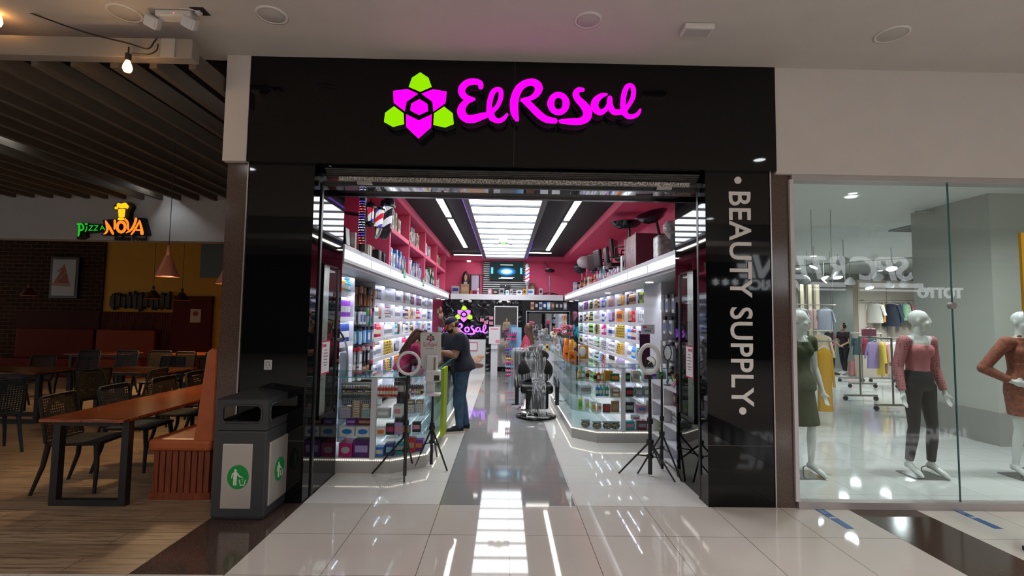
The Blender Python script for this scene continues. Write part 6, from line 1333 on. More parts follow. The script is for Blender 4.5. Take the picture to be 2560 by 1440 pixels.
# goods on the right counter: orange and gold stand bottle, flowers
for (px, py, c, c2, kind, r, h, lab) in ((1398, 892, 'orange', 'black', 'ts', .055, .33, 'tall orange promotional bottle on the right counter'), (1413, 880, 'amber', 'yellow', 'ts', .05, .30, 'tall golden promotional bottle on the right counter')):
    q = onZ(px, 903, 1.0); t = thing('display_bottle', lab, 'bottle', (.97 if c == 'orange' else 1.07, 3.75 if c == 'orange' else 3.9, 1.0))
    mb().lathe([(r, 0), (r, h*.5), (r*.75, h*.62), (r*.7, h*.66)], n=16).build('body', pm(c), t); mb().lathe([(r*.72, h*.66), (r*.72, h), (.001, h+.002)], n=16).build('cap', pm(c), t); mb().box(-.02, .02, -r-.003, -r, h*.2, h*.28).build('mark', pm(c2), t)
t = thing('display_box', 'orange box with black letters on the right counter', 'box', (1.04, 3.45, 1.0)); mb().box(-.07, .05, -.05, .05, 0, .14).build('carton', pm('orange'), t)
text('letters', 'Jk', .09, pm('black'), (-.05, -.052, .03), (1, 0, 0), (0, 0, 1), ext=.001, parent=t)
t = thing('gold_plaque', 'white and gold plaque beside the orange bottles', 'plaque', (1.22, 3.6, 1.0)); mb().ell((0, 0, .12), .055, .012, .085, 16).build('medallion', pm('white'), t); mb().box(-.06, .1, .02, .04, 0, .22).build('backing', pm('amber'), t)
t = thing('flower_vase', 'vase of pink carnations on the right counter', 'flowers', (.98, 4.35, 1.0)); mb().lathe([(.04, 0), (.05, .02), (.045, .2), (.06, .26)], n=14).build('vase', glass('vase_glass', (.85, .9, .9)), t)
random.seed(3); b = mb()
for k in range(9): a = k*2.4; b.tube([(0, 0, .05), (.05*math.cos(a), .05*math.sin(a), .3), (.12*math.cos(a), .1*math.sin(a), .36+.06*(k % 3))], .004, 5)
for k in range(10): a = k*1.9; b.ell((.07*math.cos(a), .06*math.sin(a), .33+.02*(k % 3)), .03, .02, .012, 6)
b.build('stems', pm('darkgreen'), t)
fl = noisy('carnation_pink', (.85, .32, .42), (.70, .16, .26), 60, .8)
for k in range(9):
    a = k*2.4; c = Vector((.13*math.cos(a), .1*math.sin(a), .38+.06*(k % 3))); b = mb()
    for j in range(14): b.ell(c+Vector((random.uniform(-.045, .045), random.uniform(-.04, .04), random.uniform(-.03, .035))), .024, .024, .018, 6)
    b.build('bloom', fl, t)
# flowers and card on the left counter behind the man
t = thing('flower_vase', 'pink daisies behind the head of the man in the cap', 'flowers', (-.98, 5.0, 1.0)); mb().lathe([(.04, 0), (.05, .1), (.035, .2)], n=12).build('vase', pm('white'), t); b = mb()
for k in range(6):
    a = k*2.1; c = Vector((.10*math.cos(a), .05*math.sin(a), .30+.05*(k % 3))); q = mb()
    for j in range(9): q.ell(c+Vector((.03*math.cos(j*.7), -.005, .03*math.sin(j*.7))), .015, .006, .015, 6)
    q.build('bloom', fl, t); b.tube([(0, 0, .1), c], .004, 5)
b.build('stems', pm('green'), t)
t = thing('counter_card', 'black display card with product pictures on the left counter', 'card', (-.93, 4.6, 1.0)); mb().box(-.08, .09, 0, .01, 0, .27).build('card', pm('black'), t); mb().box(-.05, .06, -.003, 0, .06, .12).build('picture', pm('silver'), t); mb().box(-.03, .04, -.003, 0, .2, .24).build('print', pm('white'), t)
# back counter posters (massage picture cabinets)
skinp = M('poster_skin', (.62, .36, .22), .6)
t = thing('poster_cabinet', 'white cabinet with massage poster under the purple script', 'cabinet', (0, 0, 0))
mb().box(-1.95, -.62, 10.2, 10.6, 0, 1.0).build('body', M('poster_white', (.62, .62, .62), .5), t)
b = mb(); 
for x in (-1.75, -1.1): b.ell((x+.1, 10.19, .42), .28, .012, .09, 14).ell((x+.35, 10.19, .52), .12, .012, .05, 12)
b.build('poster_figure', skinp, t)
for x in (-1.5, -.85): mb().ell((x, 10.185, .25), .2, .01, .07, 12).build('poster_hair', pm('brown'), t)
mb().box(-1.2, -.85, 10.18, 10.2, .68, .93).build('price_border', M('magenta_ink', (.5, .02, .1), .6), t); mb().box(-1.18, -.87, 10.175, 10.18, .70, .91).build('price_sheet', M('paper_white', (.72, .70, .72), .6), t)
for i, (px, py) in enumerate(((1205, 800), (1228, 795), (1215, 806), (1228, 808))):
    q = onY(px, py, 10.93); tt = thing('pink_note', 'small pink paper note on the black star panels', 'note', q, group='pink notes on star panels'); mb().box(-.06, .06, -.004, 0, -.05, .05).build('paper', pm('pink'), tt)
# kiosk post with notice
q = onZ(1243, 950, 0); t = thing('notice_stand', 'slim white stand with a printed notice at the back of the aisle', 'stand', (-.33, 9.0, 0)); mb().box(-.09, .09, -.04, .04, 0, .95).build('post', wht2, t); mb().box(-.15, .15, -.06, -.05, .95, 1.42).build('notice', M('paper_white', (.72, .70, .72), .6), t)
mb().box(-.1, .1, -.062, -.06, 1.34, 1.38).box(.03, .14, -.062, -.06, .98, 1.06).build('print', pm('pink'), t)
mb().box(-.08, .08, -.1, .0, .82, .92).build('tray', pm('white'), t)
# mirror on the back wall and the large black framed mirror
m0, m1 = onY(1237, 850, 10.9), onY(1293, 768, 10.9)
t = thing('wall_mirror', 'white framed mirror on the back wall reflecting the mall', 'mirror'); mir = M('mirror_face', (.8, .8, .8), .02, 1)
mb().box(m0.x, m1.x, 10.9, 10.93, .15, m1.z).build('glass', mir, t)
mb().box(m0.x-.03, m0.x, 10.88, 10.94, .12, m1.z+.03).box(m1.x, m1.x+.03, 10.88, 10.94, .12, m1.z+.03).box(m0.x, m1.x, 10.88, 10.94, m1.z, m1.z+.03).build('frame', wht2, t)
m0, m1 = onY(1316, 860, 10.0), onY(1423, 780, 10.0)
t = thing('framed_mirror', 'large mirror with black frame behind the flowers', 'mirror')
mb().box(m0.x+.07, m1.x-.07, 10.0, 10.02, .6, m1.z-.06).build('glass', mir, t); mb().box(m0.x, m1.x, 10.02, 10.06, .5, m1.z).box(m0.x, m0.x+.07, 9.97, 10.02, .5, m1.z).box(m1.x-.07, m1.x, 9.97, 10.02, .5, m1.z).box(m0.x, m1.x, 9.97, 10.02, m1.z-.06, m1.z).build('frame', pm('black'), t); mb().box(m0.x-.015, m1.x+.015, 9.98, 10.07, m1.z, m1.z+.015).box(m0.x-.015, m0.x, 9.98, 10.07, .5, m1.z).box(m1.x, m1.x+.015, 9.98, 10.07, .5, m1.z).build('edge', wht2, t)
tt_ = thing('mirror_cabinet', 'black cabinet carrying boxes above the framed mirror', 'cabinet'); mb().box(.62, 1.95, 10.08, 10.4, 0, 1.93).build('body', pm('black'), tt_)
grid('box', '', .7, 1.8, 9, 10.2, 1.93, 'standing on the cabinet above the framed mirror', sc=1.35, cols=['tan', 'black', 'silver', 'navy', 'sky', 'brown', 'black', 'black', 'grey'])
# nail polish spinner and blue display with pink towelled wig
t = thing('polish_tower', 'tower of pink, purple and yellow trays of nail polish', 'display stand', (.12, 8.1, 0))
mb().box(.0, .26, .12, .16, 0, 1.42).build('blue_panel', pm('sky'), t); text('heading', 'Adwin', .09, pm('white'), (.03, .115, 1.30), (1, 0, 0), (0, 0, 1), ext=.001, parent=t)
for i, (c, z) in enumerate((('magenta', 1.22), ('magenta', 1.10), ('purple', .86), ('yellow', .62), ('magenta', .52), ('sky', .42), ('pink', .32), ('magenta', .2))):
    tr = mb().box(-.14, .13, -.08, .1, z, z+.035).build('tray', pm(c), t); b = mb()
    for j in range(6): b.cyl((-.11+.045*j, -.05, z+.035), (-.11+.045*j, -.05, z+.065), .013, n=8).cyl((-.11+.045*j, -.05, z+.065), (-.11+.045*j, -.05, z+.10), .006, n=6, mat=1)
    b.build('polish_row', [pm(['burgundy', 'pink', 'purple'][i % 3]), pm('black')], tr)
t = thing('wig_display', 'long straight brown wig over a rose hairdresser cape on a stand', 'wig', (.48, 6.9, 0))
b = mb(); b.lathe([(.02, .9), (.19, .82), (.17, 1.0), (.10, 1.22), (.05, 1.3)], n=14).build('cape', noisy('rose_cape', (.42, .03, .08), (.38, .025, .07), 5, .6), t); mb().cyl((0, 0, 0), (0, 0, .85), .02).lathe([(.14, 0), (.14, .02), (.02, .03)], n=16).build('stand', pm('black'), t)
b = mb().ell((.02, 0, 1.43), .10, .10, .12, 14); cap(b, (.0, 0, 1.38), (.08, -.06, 1.1), .09, .075); cap(b, (.08, -.06, 1.1), (.13, -.05, .82), .075, .03); remesh(b, 'wig_hair', noisy('chestnut_hair', (.07, .025, .015), (.12, .05, .03), 40, .4, stretch=(4, 4, .4)), t, .011, 3)
for o in [o for o in COL.objects if o.parent == t and o.name.startswith('wig_hair')]: pass
for i, (x, y, m_, lab) in enumerate(((.95, 8.6, 'grey', 'grey wig on a stand by the large mirror'), (1.25, 8.4, 'cream', 'white curly wig on a stand by the large mirror'))):
    t = thing('wig_display', lab, 'wig', (x, y, 0)); mb().box(-.1, .1, -.1, .1, 0, .95).build('plinth', wht2, t); mb().cyl((0, 0, .95), (0, 0, 1.12), .03).ell((0, 0, 1.2), .07, .08, .1, 12).build('head_form', skinp if i else pm('grey'), t)
    b = mb(); random.seed(i); 
    for k in range(26): a, h_ = random.uniform(0, 6.28), random.uniform(0, .16); b.ell((.085*math.cos(a), .085*math.sin(a), 1.17+h_), .04, .04, .04, 6)
    b.build('curls', pm(m_), t)
t = thing('white_counter', 'low white counter with blue and white goods near the flowers', 'counter', (.98, 7.2, 0)); mb().box(-.25, .6, -.4, .5, 0, .88).build('body', wht2, t); mb().box(-.27, .62, -.42, .52, .88, .92).build('top', glass('top_glass', (.8, .92, .9), 1.1), t)
grid('box', '', .75, 1.5, 6, 7.0, .921, 'on the low white counter', sc=.9, cols=['white', 'yellow', 'sky', 'white', 'blue', 'teal'])
# clothes hanging at the back right and back left corners
for i, (x, y, z, c) in enumerate(((1.9, 10.3, 1.75, 'magenta'), (2.05, 10.5, 1.8, 'pink'), (1.95, 10.2, 1.35, 'sky'), (2.1, 10.3, 1.3, 'teal'), (2.0, 10.1, .95, 'amber'), (-2.02, 10.5, 1.8, 'tan'), (-1.95, 10.6, 1.5, 'brown'), (-2.0, 10.55, 1.2, 'grey'))):
    t = thing('hair_piece_pack', '%s hanging bundle in the back %s corner' % (c, 'right' if x > 0 else 'left'), 'bundle', (x, y, z)); b = mb()
    for k in range(6): b.ell((random.uniform(-.07, .07), random.uniform(-.05, .05), random.uniform(-.12, .1)), .05, .05, .09, 8)
    mb().cyl((0, 0, .1), (0, 11.0-y, .12), .006, n=6).build('hook', pm('silver'), t)
    b.build('bundle', noisy('bundle_'+c, PC[c], tuple(v*.5 for v in PC[c]), 30, .6), t)
# dark star shaped plastic bag by the counter
t = thing('bag_pile', 'pile of clear wrapped dark goods behind the magenta woman', 'bag', (-1.55, 7.5, 0)); b = mb()
for k in range(26): b.ell((random.uniform(-.25, .25), random.uniform(-.2, .2), random.uniform(.08, 1.2)), .15, .12, .12, 8)
remesh(b, 'wrapped_bag', noisy('crinkled_dark_film', (.04, .04, .05), (.30, .30, .34), 18, .2), t, .02, 1)
# ----------------------------------------------------------------- on the left ledge
t = thing('loudspeaker', 'black loudspeaker at the near end of the left ledge', 'loudspeaker', (-1.88, 1.0, 2.42)); mb().prism([(-.08, -.07, 0), (.075, -.07, 0), (.06, -.07, .20), (-.05, -.07, .20)], (0, .14, 0)).build('cabinet', pm('black'), t, fix=True, bevel=.01)
t = thing('loudspeaker', 'black loudspeaker at the near end of the right ledge', 'loudspeaker', (1.88, 1.02, 2.42)); mb().box(-.065, .065, -.07, .07, 0, .20).build('cabinet', M('speaker_black', (.012, .012, .012), .75, spec=.2), t, bevel=.01)
photo_box('checker_box', 'red and white checked box on the left ledge', -1.88, -1.82, 1.28, 1.34, 2.42, 2.62, garment_dots('checker', (.65, .6, .6), (.5, .03, .06), 90, .3), pm('white'), shape='oval')
def stripes(name, cols, axis_scale=9, e=0, turn=.8):
    m = M(name, cols[0], .25, emit=e, ecol=(1, 1, 1)); nt, N, L, b = nodes(m); tc = N.new('ShaderNodeTexCoord'); mp = N.new('ShaderNodeMapping'); mp.inputs['Rotation'].default_value = (0, turn, 0); sp = N.new('ShaderNodeSeparateXYZ')
    L.new(tc.outputs['Object'], mp.inputs[0]); L.new(mp.outputs[0], sp.inputs[0]); mu = N.new('ShaderNodeMath'); mu.operation = 'MULTIPLY'; mu.inputs[1].default_value = axis_scale; fr_ = N.new('ShaderNodeMath'); fr_.operation = 'FRACT'
    L.new(sp.outputs[2], mu.inputs[0]); L.new(mu.outputs[0], fr_.inputs[0]); r = N.new('ShaderNodeValToRGB'); r.color_ramp.interpolation = 'CONSTANT'; r.color_ramp.elements[0].color = (*cols[0], 1); r.color_ramp.elements[1].position = 1/len(cols); r.color_ramp.elements[1].color = (*cols[1], 1)
    for i, c in enumerate(cols[2:], 2): el = r.color_ramp.elements.new(i/len(cols)); el.color = (*c, 1)
    L.new(fr_.outputs[0], r.inputs[0]); L.new(r.outputs[0], b.inputs['Base Color']); L.new(r.outputs[0], b.inputs['Emission Color']); return m
def barber_pole(lab, p, r, h, mat, capc, ground=None, tilt=0):
    t = thing('barber_pole', lab, 'barber pole', p); t.rotation_euler = (0, tilt, 0)
    mb().cyl((0, 0, 0), (0, 0, h), r, n=24).build('striped_cylinder', mat, t)
    mb().lathe([(r*1.25, 0), (r*1.3, -.03), (r*1.1, -.05), (r*1.0, -.09), (r*.5, -.14), (.001, -.15)][::-1], n=24).build('lower_cap', capc, t)
    mb().lathe([(r*1.25, h), (r*1.3, h+.03), (r*1.1, h+.05), (r*1.0, h+.09), (r*.5, h+.13), (.001, h+.14)], n=24).build('upper_cap', capc, t)
    if -2.3 < p[0] < -1.5: mb().cyl((0, 0, h*.5), (-2.49-p[0], 0, h*.5), .012, n=8).build('wall_bracket', pm('black'), t)
    return t
rwb = stripes('red_white_blue', [(.8, .8, .85), (.6, .02, .05), (.8, .8, .85), (.05, .08, .5)], 5, .5); bws = stripes('black_white_stripes', [(.75, .8, .85), (.01, .01, .02)], 7, .35)
q0 = onY(966, 576, 1.95); q1 = onY(979, 522, 1.95); barber_pole('big barber pole with black and white stripes and black caps', (q0.x-.02, 1.95, q0.z+.03), .072, .28, bws, pm('black'), tilt=.12)
q0 = onY(946, 572, 1.75); barber_pole('chrome barber pole with red, white and blue stripes', (q0.x-.01, 1.75, q0.z+.02), .05, .22, rwb, chrome, tilt=.14)
q0 = onY(928, 548, 1.55); t = thing('barber_lantern', 'small lantern barber light with a black roof', 'lantern', (q0.x-.01, 1.55, q0.z-.03)); t.scale = (1.3, 1.3, 1.3)
mb().cyl((0, 0, 0), (0, 0, .13), .03, n=16).build('striped_cylinder', rwb, t); mb().lathe([(.055, .13), (.055, .145), (.03, .18), (.004, .2), (.004, .23)], n=6).lathe([(.02, -.05), (.045, -.02), (.035, 0)], n=6).build('roof', pm('black'), t)
b = mb()
for k in range(6): a = k*math.pi/3; b.tube([(.035*math.cos(a), .035*math.sin(a), 0), (.055*math.cos(a), .055*math.sin(a), .13)], .004, 5)
b.build('cage', pm('black'), t)
p0, p1 = onY(905, 600, 1.5), onY(905, 482, 1.5)
t = thing('led_column', 'tall black column light with red, white and blue dots', 'column light', (p0.x, 1.5, 2.42)); mb().cyl((0, 0, 0), (0, 0, p1.z-2.42+.1), .045, n=24).build('column', pm('black'), t)
for c, nm, lo in (((.8, .9, 1), 'white_dot_glow', 1), ((1, .02, .05), 'red_dot_glow', 0), ((.05, .1, 1), 'blue_dot_glow', 2)):
    b = mb()
    for i in range(17):
        zone = (0, 0, 0, 2, 2, 1, 1, 1, 1, 1, 2, 2, 0, 0, 0, 2, 2)[i]
        for j in range(8):
            zz = zone if (i+j) % 4 else (zone+1) % 3
            if zz != lo or i % 2 and j % 2 and False: continue
            a = -2.6+j*.26; z = .10+i*.032
            if z < p1.z-2.42: b.ell((.0455*math.cos(a), .0455*math.sin(a), z), .0045, .0045, .0045, 6)
    b.build('dots', em(nm, c, 1.6), t)
for i, (y, lab, m_) in enumerate(((1.55, 'wooden makeup case with black bands on the left ledge', pm('kraft')), (1.95, 'pale beige makeup case on the left ledge', pm('cream')), (2.45, 'black and chrome makeup case on the left ledge', pm('black')), (2.72, 'second dark makeup case on the left ledge', M('plum_case', (.04, .02, .04), .2)))):
    t = thing('makeup_case', lab, 'case', (-1.92, y, 2.42)); mb().box(-.1, .1, -.09, .09, .002, .15).build('body', m_, t, bevel=.012)
    mb().box(-.105, .105, -.06, -.045, 0, .153).box(-.105, .105, .045, .06, 0, .153).build('bands', pm('black'), t); mb().tube([(0, -.04, .15), (0, -.03, .19), (0, .03, .19), (0, .04, .15)], .008, 6).build('handle', pm('grey'), t)
for i, (y, c) in enumerate(((3.05, 'silver'), (3.2, 'white'), (3.35, 'sky'), (3.5, 'white'), (3.65, 'navy'), (3.8, 'lilac'))):
    me, W, H = pmesh('box', c); place(me, 'box', (-1.88, y, 2.422), .1, '%s box in a row on the left ledge' % c, '%s boxes on ledge' % c, sc=1.35)
# ----------------------------------------------------------------- on the right ledge
plum = M('wine_glossy_panel', (.15, .010, .035), .3, spec=.3); wrap = M('clear_wrap', (.6, .55, .57), .25, alpha=.05)
X_ = 2.12
t = thing('wrapped_cabinet', 'dark wine red cabinet wrapped in clear film on the right ledge', 'cabinet', (2.07, 2.98, 2.42)); mb().box(-.22, .22, -.30, .34, .002, .50).build('cabinet', plum, t); mb().box(-.23, .23, -.31, .35, 0, .51).build('film', wrap, t); b = mb()
for k in range(10): b.tube(crom([(-.235, -.3+.06*k, random.uniform(0, .5)), (-.238, -.1+.05*k, random.uniform(.1, .5)), (-.235, .1+.02*k, random.uniform(.2, .5))], 4), .0015, 4)
b.build('film_creases', pm('silver'), t); b = mb()
for x in (-.23, .23): b.box(x-.004, x+.004, -.315, -.307, 0, .51).box(x-.004, x+.004, .347, .353, 0, .51)
b.build('corner_edges', pm('white'), t)
t = thing('wrapped_box', 'crumpled silver wrapped block beside the right loudspeaker', 'block', (2.03, 1.95, 2.42)); mb().box(-.12, .12, -.12, .12, .002, .34).build('block', noisy('crumpled_foil', (.25, .23, .24), (.6, .56, .58), 14, .2, bump=.8), t, bevel=.03)
def salonchair(lab, y, z, sc=1, x=X_, rz=0, wrapf=False):
    t = thing('salon_chair', lab, 'salon chair', (x, y, z), rz); t.scale = (sc, sc, sc)
    mb().lathe([(.22, 0), (.22, .02), (.03, .04), (.03, .35)], n=20).build('base', chrome, t); mb().box(-.22, .22, -.22, .22, .36, .46).build('seat', lea, t, bevel=.04, seg=3)
    mb().box(-.22, .22, .17, .26, .46, .92, T=Matrix.Rotation(-.1, 4, 'X')).build('backrest', lea, t, bevel=.04, seg=3)
    for q in (-1, 1): mb().tube([(q*.25, .2, .44), (q*.27, .18, .66), (q*.27, -.15, .68), (q*.26, -.22, .60), (q*.25, -.2, .42)], .02, 8).build('armrest', pm('black'), t)
    if wrapf: mb().ell((0, .1, .7), .3, .28, .3, 16).build('film', wrap, t)
    return t
salonchair('black salon chair with curved steel arm on the right ledge', 4.35, 2.42, .78, rz=math.pi/2-.5)
salonchair('black salon chair with film behind the first on the right ledge', 5.1, 2.42, .72, rz=math.pi/2, wrapf=True)
salonchair('dark salon chair pair member farther along the right ledge', 5.95, 2.42, .8, rz=math.pi/2+.2)
salonchair('grey salon chair seen from behind on the right ledge', 6.7, 2.42, .8, rz=math.pi/2+.3)
def basin(lab, px, py, y, wd):
    q = onY(px, py, y); t = thing('shampoo_basin', lab, 'basin', q, -.3)
    b = mb().lathe([(.02, -.10), (.10, -.11), (.16, -.06), (.20, .0), (.21, .012), (.185, .012), (.13, -.04), (.02, -.06)], n=28, sx=wd, sy=.9); b.build('bowl', M('glossy_black_ceramic', (.006, .006, .008), .05), t)
    mb().cyl((.05, 0, -(q.z-2.42)-.10), (.05, 0, -.1), .02).build('stem', pm('black'), t); return t
basin('upturned black shampoo basin on the right ledge, nearest', 1628, 535, 2.3, 1.1).rotation_euler = (.35, -.35, 0)
basin('second glossy black shampoo basin on the right ledge', 1566, 556, 3.9, 1.35)
t = thing('wrapped_bundle', 'pink tinted film bundle at the far right over the loudspeaker', 'bundle', onY(1678, 572, 1.2)); b = mb()
for k in range(6): b.ell((random.uniform(-.06, .06), random.uniform(-.05, .05), random.uniform(-.06, .08)), .08, .07, .08, 8)
remesh(b, 'film_bundle', noisy('crumpled_foil', (.25, .23, .24), (.6, .56, .58), 14, .2), t, .012, 2)
photo_box('tool_carton', 'white and copper carton with a clipper picture on the right ledge', 1.82, 1.90, 3.42, 3.52, 2.421, 2.68, pm('white'), pm('black'), shape='oval')
for i, (y, c, h_) in enumerate(((3.75, 'grey', .12), (3.9, 'navy', .11), (4.05, 'silver', .12), (4.2, 'teal', .11), (4.4, 'silver', .13), (4.55, 'pink', .1), (4.75, 'black', .14), (4.95, 'silver', .26), (5.3, 'teal', .2), (5.6, 'magenta', .22), (5.9, 'tan', .18), (6.3, 'orange', .16), (6.7, 'white', .2), (7.2, 'tan', .22), (7.8, 'brown', .2), (8.4, 'black', .2), (9.0, 'sky', .25))):
    me, W, H = pmesh('box', c); place(me, 'box', (1.87, y, 2.422), .1, '%s carton, %s along the edge of the right ledge' % (c, ['near', 'middle', 'far'][i//6]), '%s cartons right ledge %d' % (c, i//6), scv=(1.2, 1.3, h_/.16))
    tt = thing('price_tag', 'small pink price tag taped to the edge of the right ledge', 'price tag', (1.815, y+.07, 2.43), group='pink price tags on right ledge'); mb().box(-.002, .002, -.025, .025, 0, .05).build('paper', pm('pink'), tt)
for i, (x, y, lab) in enumerate(((2.0, 7.9, 'hooded dryer under white film on the right ledge'), (2.1, 9.3, 'black and white wall gadget near the back right corner'))):
    t = thing('hood_dryer', lab, 'dryer', (x, y, 2.42)); mb().cyl((0, 0, 0), (0, 0, .55), .02).lathe([(.2, 0), (.2, .02), (.02, .04)], n=16).build('stand', chrome, t); mb().ell((-.05, 0, .68), .2, .2, .16, 16).build('hood', M('film_white', (.45, .42, .46), .4) if i == 0 else pm('black'), t)
# --------------------------------------------------------------- back ledge with TV
slw = M('piano_stripe_white', (.6, .62, .62), .4)
t = thing('striped_panel', 'black panel with white horizontal stripes behind the television', 'panel'); mb().box(-.77, .62, 11.2, 11.3, 2.4, 3.46).build('panel', pm('black'), t); b = mb()
for i in range(15): b.box(-.76, .60, 11.18, 11.2, 2.44+i*.07, 2.462+i*.07)
b.build('stripes', slw, t)
s0, s1 = onY(1224, 700, 11.1), onY(1309, 654, 11.1)
t = thing('television', 'television showing a blue-lit arena stage above the back ledge', 'television'); mb().box(s0.x, s1.x, 11.08, 11.14, s0.z, s1.z).build('housing', pm('black'), t, bevel=.006)
scr = M('screen_picture', (.004, .008, .008), .6, emit=1.6, spec=.05); nt, N, L, bs = nodes(scr)
tc = N.new('ShaderNodeTexCoord'); mp = N.new('ShaderNodeMapping'); cx_, cz_ = (s0.x+s1.x)/2, (s0.z+s1.z)/2; mp.inputs['Location'].default_value = (-cx_*3.2, 0, -cz_*7+.2); mp.inputs['Scale'].default_value = (3.2, 0, 7)
gr = N.new('ShaderNodeTexGradient'); gr.gradient_type = 'SPHERICAL'; L.new(tc.outputs['Object'], mp.inputs[0]); L.new(mp.outputs[0], gr.inputs[0]); rmp = N.new('ShaderNodeValToRGB')
rmp.color_ramp.elements[0].color = (.006, .012, .012, 1); rmp.color_ramp.elements[1].position = .8; rmp.color_ramp.elements[1].color = (.7, 1, 1, 1); e_ = rmp.color_ramp.elements.new(.35); e_.color = (.01, .18, .5, 1); L.new(gr.outputs[0], rmp.inputs[0]); L.new(rmp.outputs[0], bs.inputs['Emission Color'])
mb().box(s0.x+.015, s1.x-.015, 11.072, 11.08, s0.z+.015, s1.z-.02).build('screen', scr, t)
mb().box(s0.x+.04, s0.x+.11, 11.068, 11.072, cz_-.1, cz_+.1).box(s1.x-.11, s1.x-.04, 11.068, 11.072, cz_-.1, cz_+.1).build('side_banners', em('cyan_banner', (.05, .35, .5), 1), t)
mb().box(cx_-.25, cx_+.2, 11.068, 11.072, s0.z+.05, s0.z+.07).box(cx_-.18, cx_+.25, 11.068, 11.072, s0.z+.085, s0.z+.1).box(cx_-.2, cx_+.2, 11.068, 11.072, s1.z-.13, s1.z-.11).build('caption', em('caption_white', (.6, .65, .65), 1), t)
q = onY(1318, 703, 11.0); barber_pole('glowing red, white and blue barber pole right of the television', (q.x, 10.95, q.z), .06, .42, stripes('bright_rwb', [(.9, .9, 1), (.8, .03, .05), (.9, .9, 1), (.05, .1, .9)], 5, 1.0, .6), pm('silver')); _bp = [o for o in COL.objects if o.name.startswith('barber_pole')][-1]; mb().cyl((0, 0, 2.401-q.z), (0, 0, -.13), .03, n=12).build('foot', pm('silver'), _bp)
t = thing('settop_box', 'black box with wires under the television', 'device', (0, 0, 0)); mb().box(-.22, .12, 11.0, 11.1, 2.62, 2.72).build('case', pm('black'), t); mb().ell((-.05, 10.99, 2.68), .012, .012, .012, 6).build('light', em('blue_pin_glow', (.5, .7, 1), 4), t)
for i, (px, c, a, w_, h_) in enumerate(((1224, 'pink', 'white', .11, .16), (1238, 'black', 'tan', .16, .14), (1254, 'grey', 'black', .16, .2), (1268, 'white', 'teal', .1, .14), (1278, 'silver', 'burgundy', .08, .16), (1298, 'white', 'navy', .18, .14), (1311, 'amber', 'black', .09, .19), (1326, 'white', 'blue', .24, .18), (1331, 'brown', 'kraft', .18, .38), (1352, 'silver', 'black', .11, .21), (1195, 'white', 'grey', .06, .18), (1178, 'orange', 'navy', .06, .1))):
    q = onY(px, 745, 10.95); y = 10.95+(.12 if c == 'brown' else 0); photo_box('carton', '%s carton with %s picture on the white back ledge' % (c, a), q.x-w_/2, q.x+w_/2, y, y+.08, 2.402, 2.402+h_, pm(c), pm(a), shape='oval')
q = onY(1375, 745, 10.9); t = thing('hood_dryer', 'salon climazone dryer on a wheeled stand on the back ledge', 'dryer', (q.x, 11.05, 2.40)); mb().cyl((0, 0, .04), (0, 0, .62), .02).build('column', pm('grey'), t); b = mb()
for k in range(5): a = k*1.257; b.tube([(0, 0, .08), (.26*math.cos(a), .12*math.sin(a), .03), (.27*math.cos(a), .12*math.sin(a), .0)], .014)
b.build('wheel_base', pm('black'), t); mb().ell((0, 0, .78), .16, .12, .06, 14).build('hood', pm('black'), t); mb().ell((-.04, 0, .83), .09, .08, .05, 12).build('hood_top', pm('silver'), t); mb().tube([(0, 0, .82), (-.12, 0, 1.0), (-.22, 0, 1.1)], .014).build('arm', pm('black'), t)
q = onY(1163, 700, 11.0); t = thing('wig_display', 'long dark wig on a mask hanging at the back left', 'wig', (q.x, 11.15, q.z)); mb().ell((0, 0, .0), .12, .05, .30, 16).build('wig_hair', hair_b, t); mb().ell((0, -.04, .08), .045, .03, .11, 12).build('mask_face', skinp, t); mb().prism([(-.05, -.055, -.05), (.05, -.055, -.05), (.05, -.055, -.15), (0, -.055, -.22), (-.05, -.055, -.15)], (0, .01, 0)).build('paper', pm('silver'), t)
q = onY(1187, 700, 11.0); t = thing('flip_chart', 'lilac flip chart on a black frame on the back ledge', 'board', (q.x, 11.1, 2.4)); mb().box(-.11, .12, -.01, .01, .12, .60).build('sheet', M('lilac_sheet', (.45, .36, .50), .6), t); mb().box(-.16, -.12, -.01, .03, 0, .63).box(.12, .16, -.01, .03, 0, .63).box(-.2, .3, 0, .02, .60, .625).build('frame', pm('black'), t)
photo_box('cardboard_box', 'brown cardboard box at the left of the back ledge', -1.47, -1.2, 11.05, 11.25, 2.402, 2.72, pm('kraft'), pm('tan'), shape='band')
photo_box('storage_bin', 'clear storage tub with blue things at the left of the back ledge', -1.74, -1.5, 10.95, 11.15, 2.402, 2.65, M('cloudy_tub', (.4, .38, .42), .4), pm('navy'), shape='band')
# ================================================================== clothing store
cw = M('store_wall_sage', (.50, .53, .50), .7); cwall2 = M('store_wall_light', (.56, .58, .56), .7); tanp = M('store_tan_panel', (.44, .37, .31), .6)
plane_box('ceiling', 2.62, 20, .1, 14, 3.5, 3.6, M('store_ceiling', (.80, .82, .78), .8))
struct(mb().box(2.62, 20, 13.6, 13.8, 0, 3.5).build('wall_back', cw)); struct(mb().box(2.62, 2.68, .3, 13.8, 0, 3.5).build('wall_left', cwall2)); struct(mb().box(19.5, 19.7, 0, 13.8, 0, 3.5).build('wall_right', cw))
pc0, pc1 = onZ(2500, 1117, 0), onZ(2362, 1082, 0)
struct(mb().box(6.72, 9.5, 2.28, 3.6, .0, 3.5).build('wall_right', M('store_column', (.50, .51, .46), .6))); struct(mb().box(6.70, 9.5, 2.26, 3.62, 0, .45).build('baseboard_right', M('store_skirting', (.34, .33, .31), .4)))
b = mb()
q0 = onY(2150, 960, 10.6); q1 = onY(2360, 700, 10.6)
struct(mb().box(q0.x, 19.5, 10.6, 10.8, 0, 3.0).build('wall_back', tanp)); 
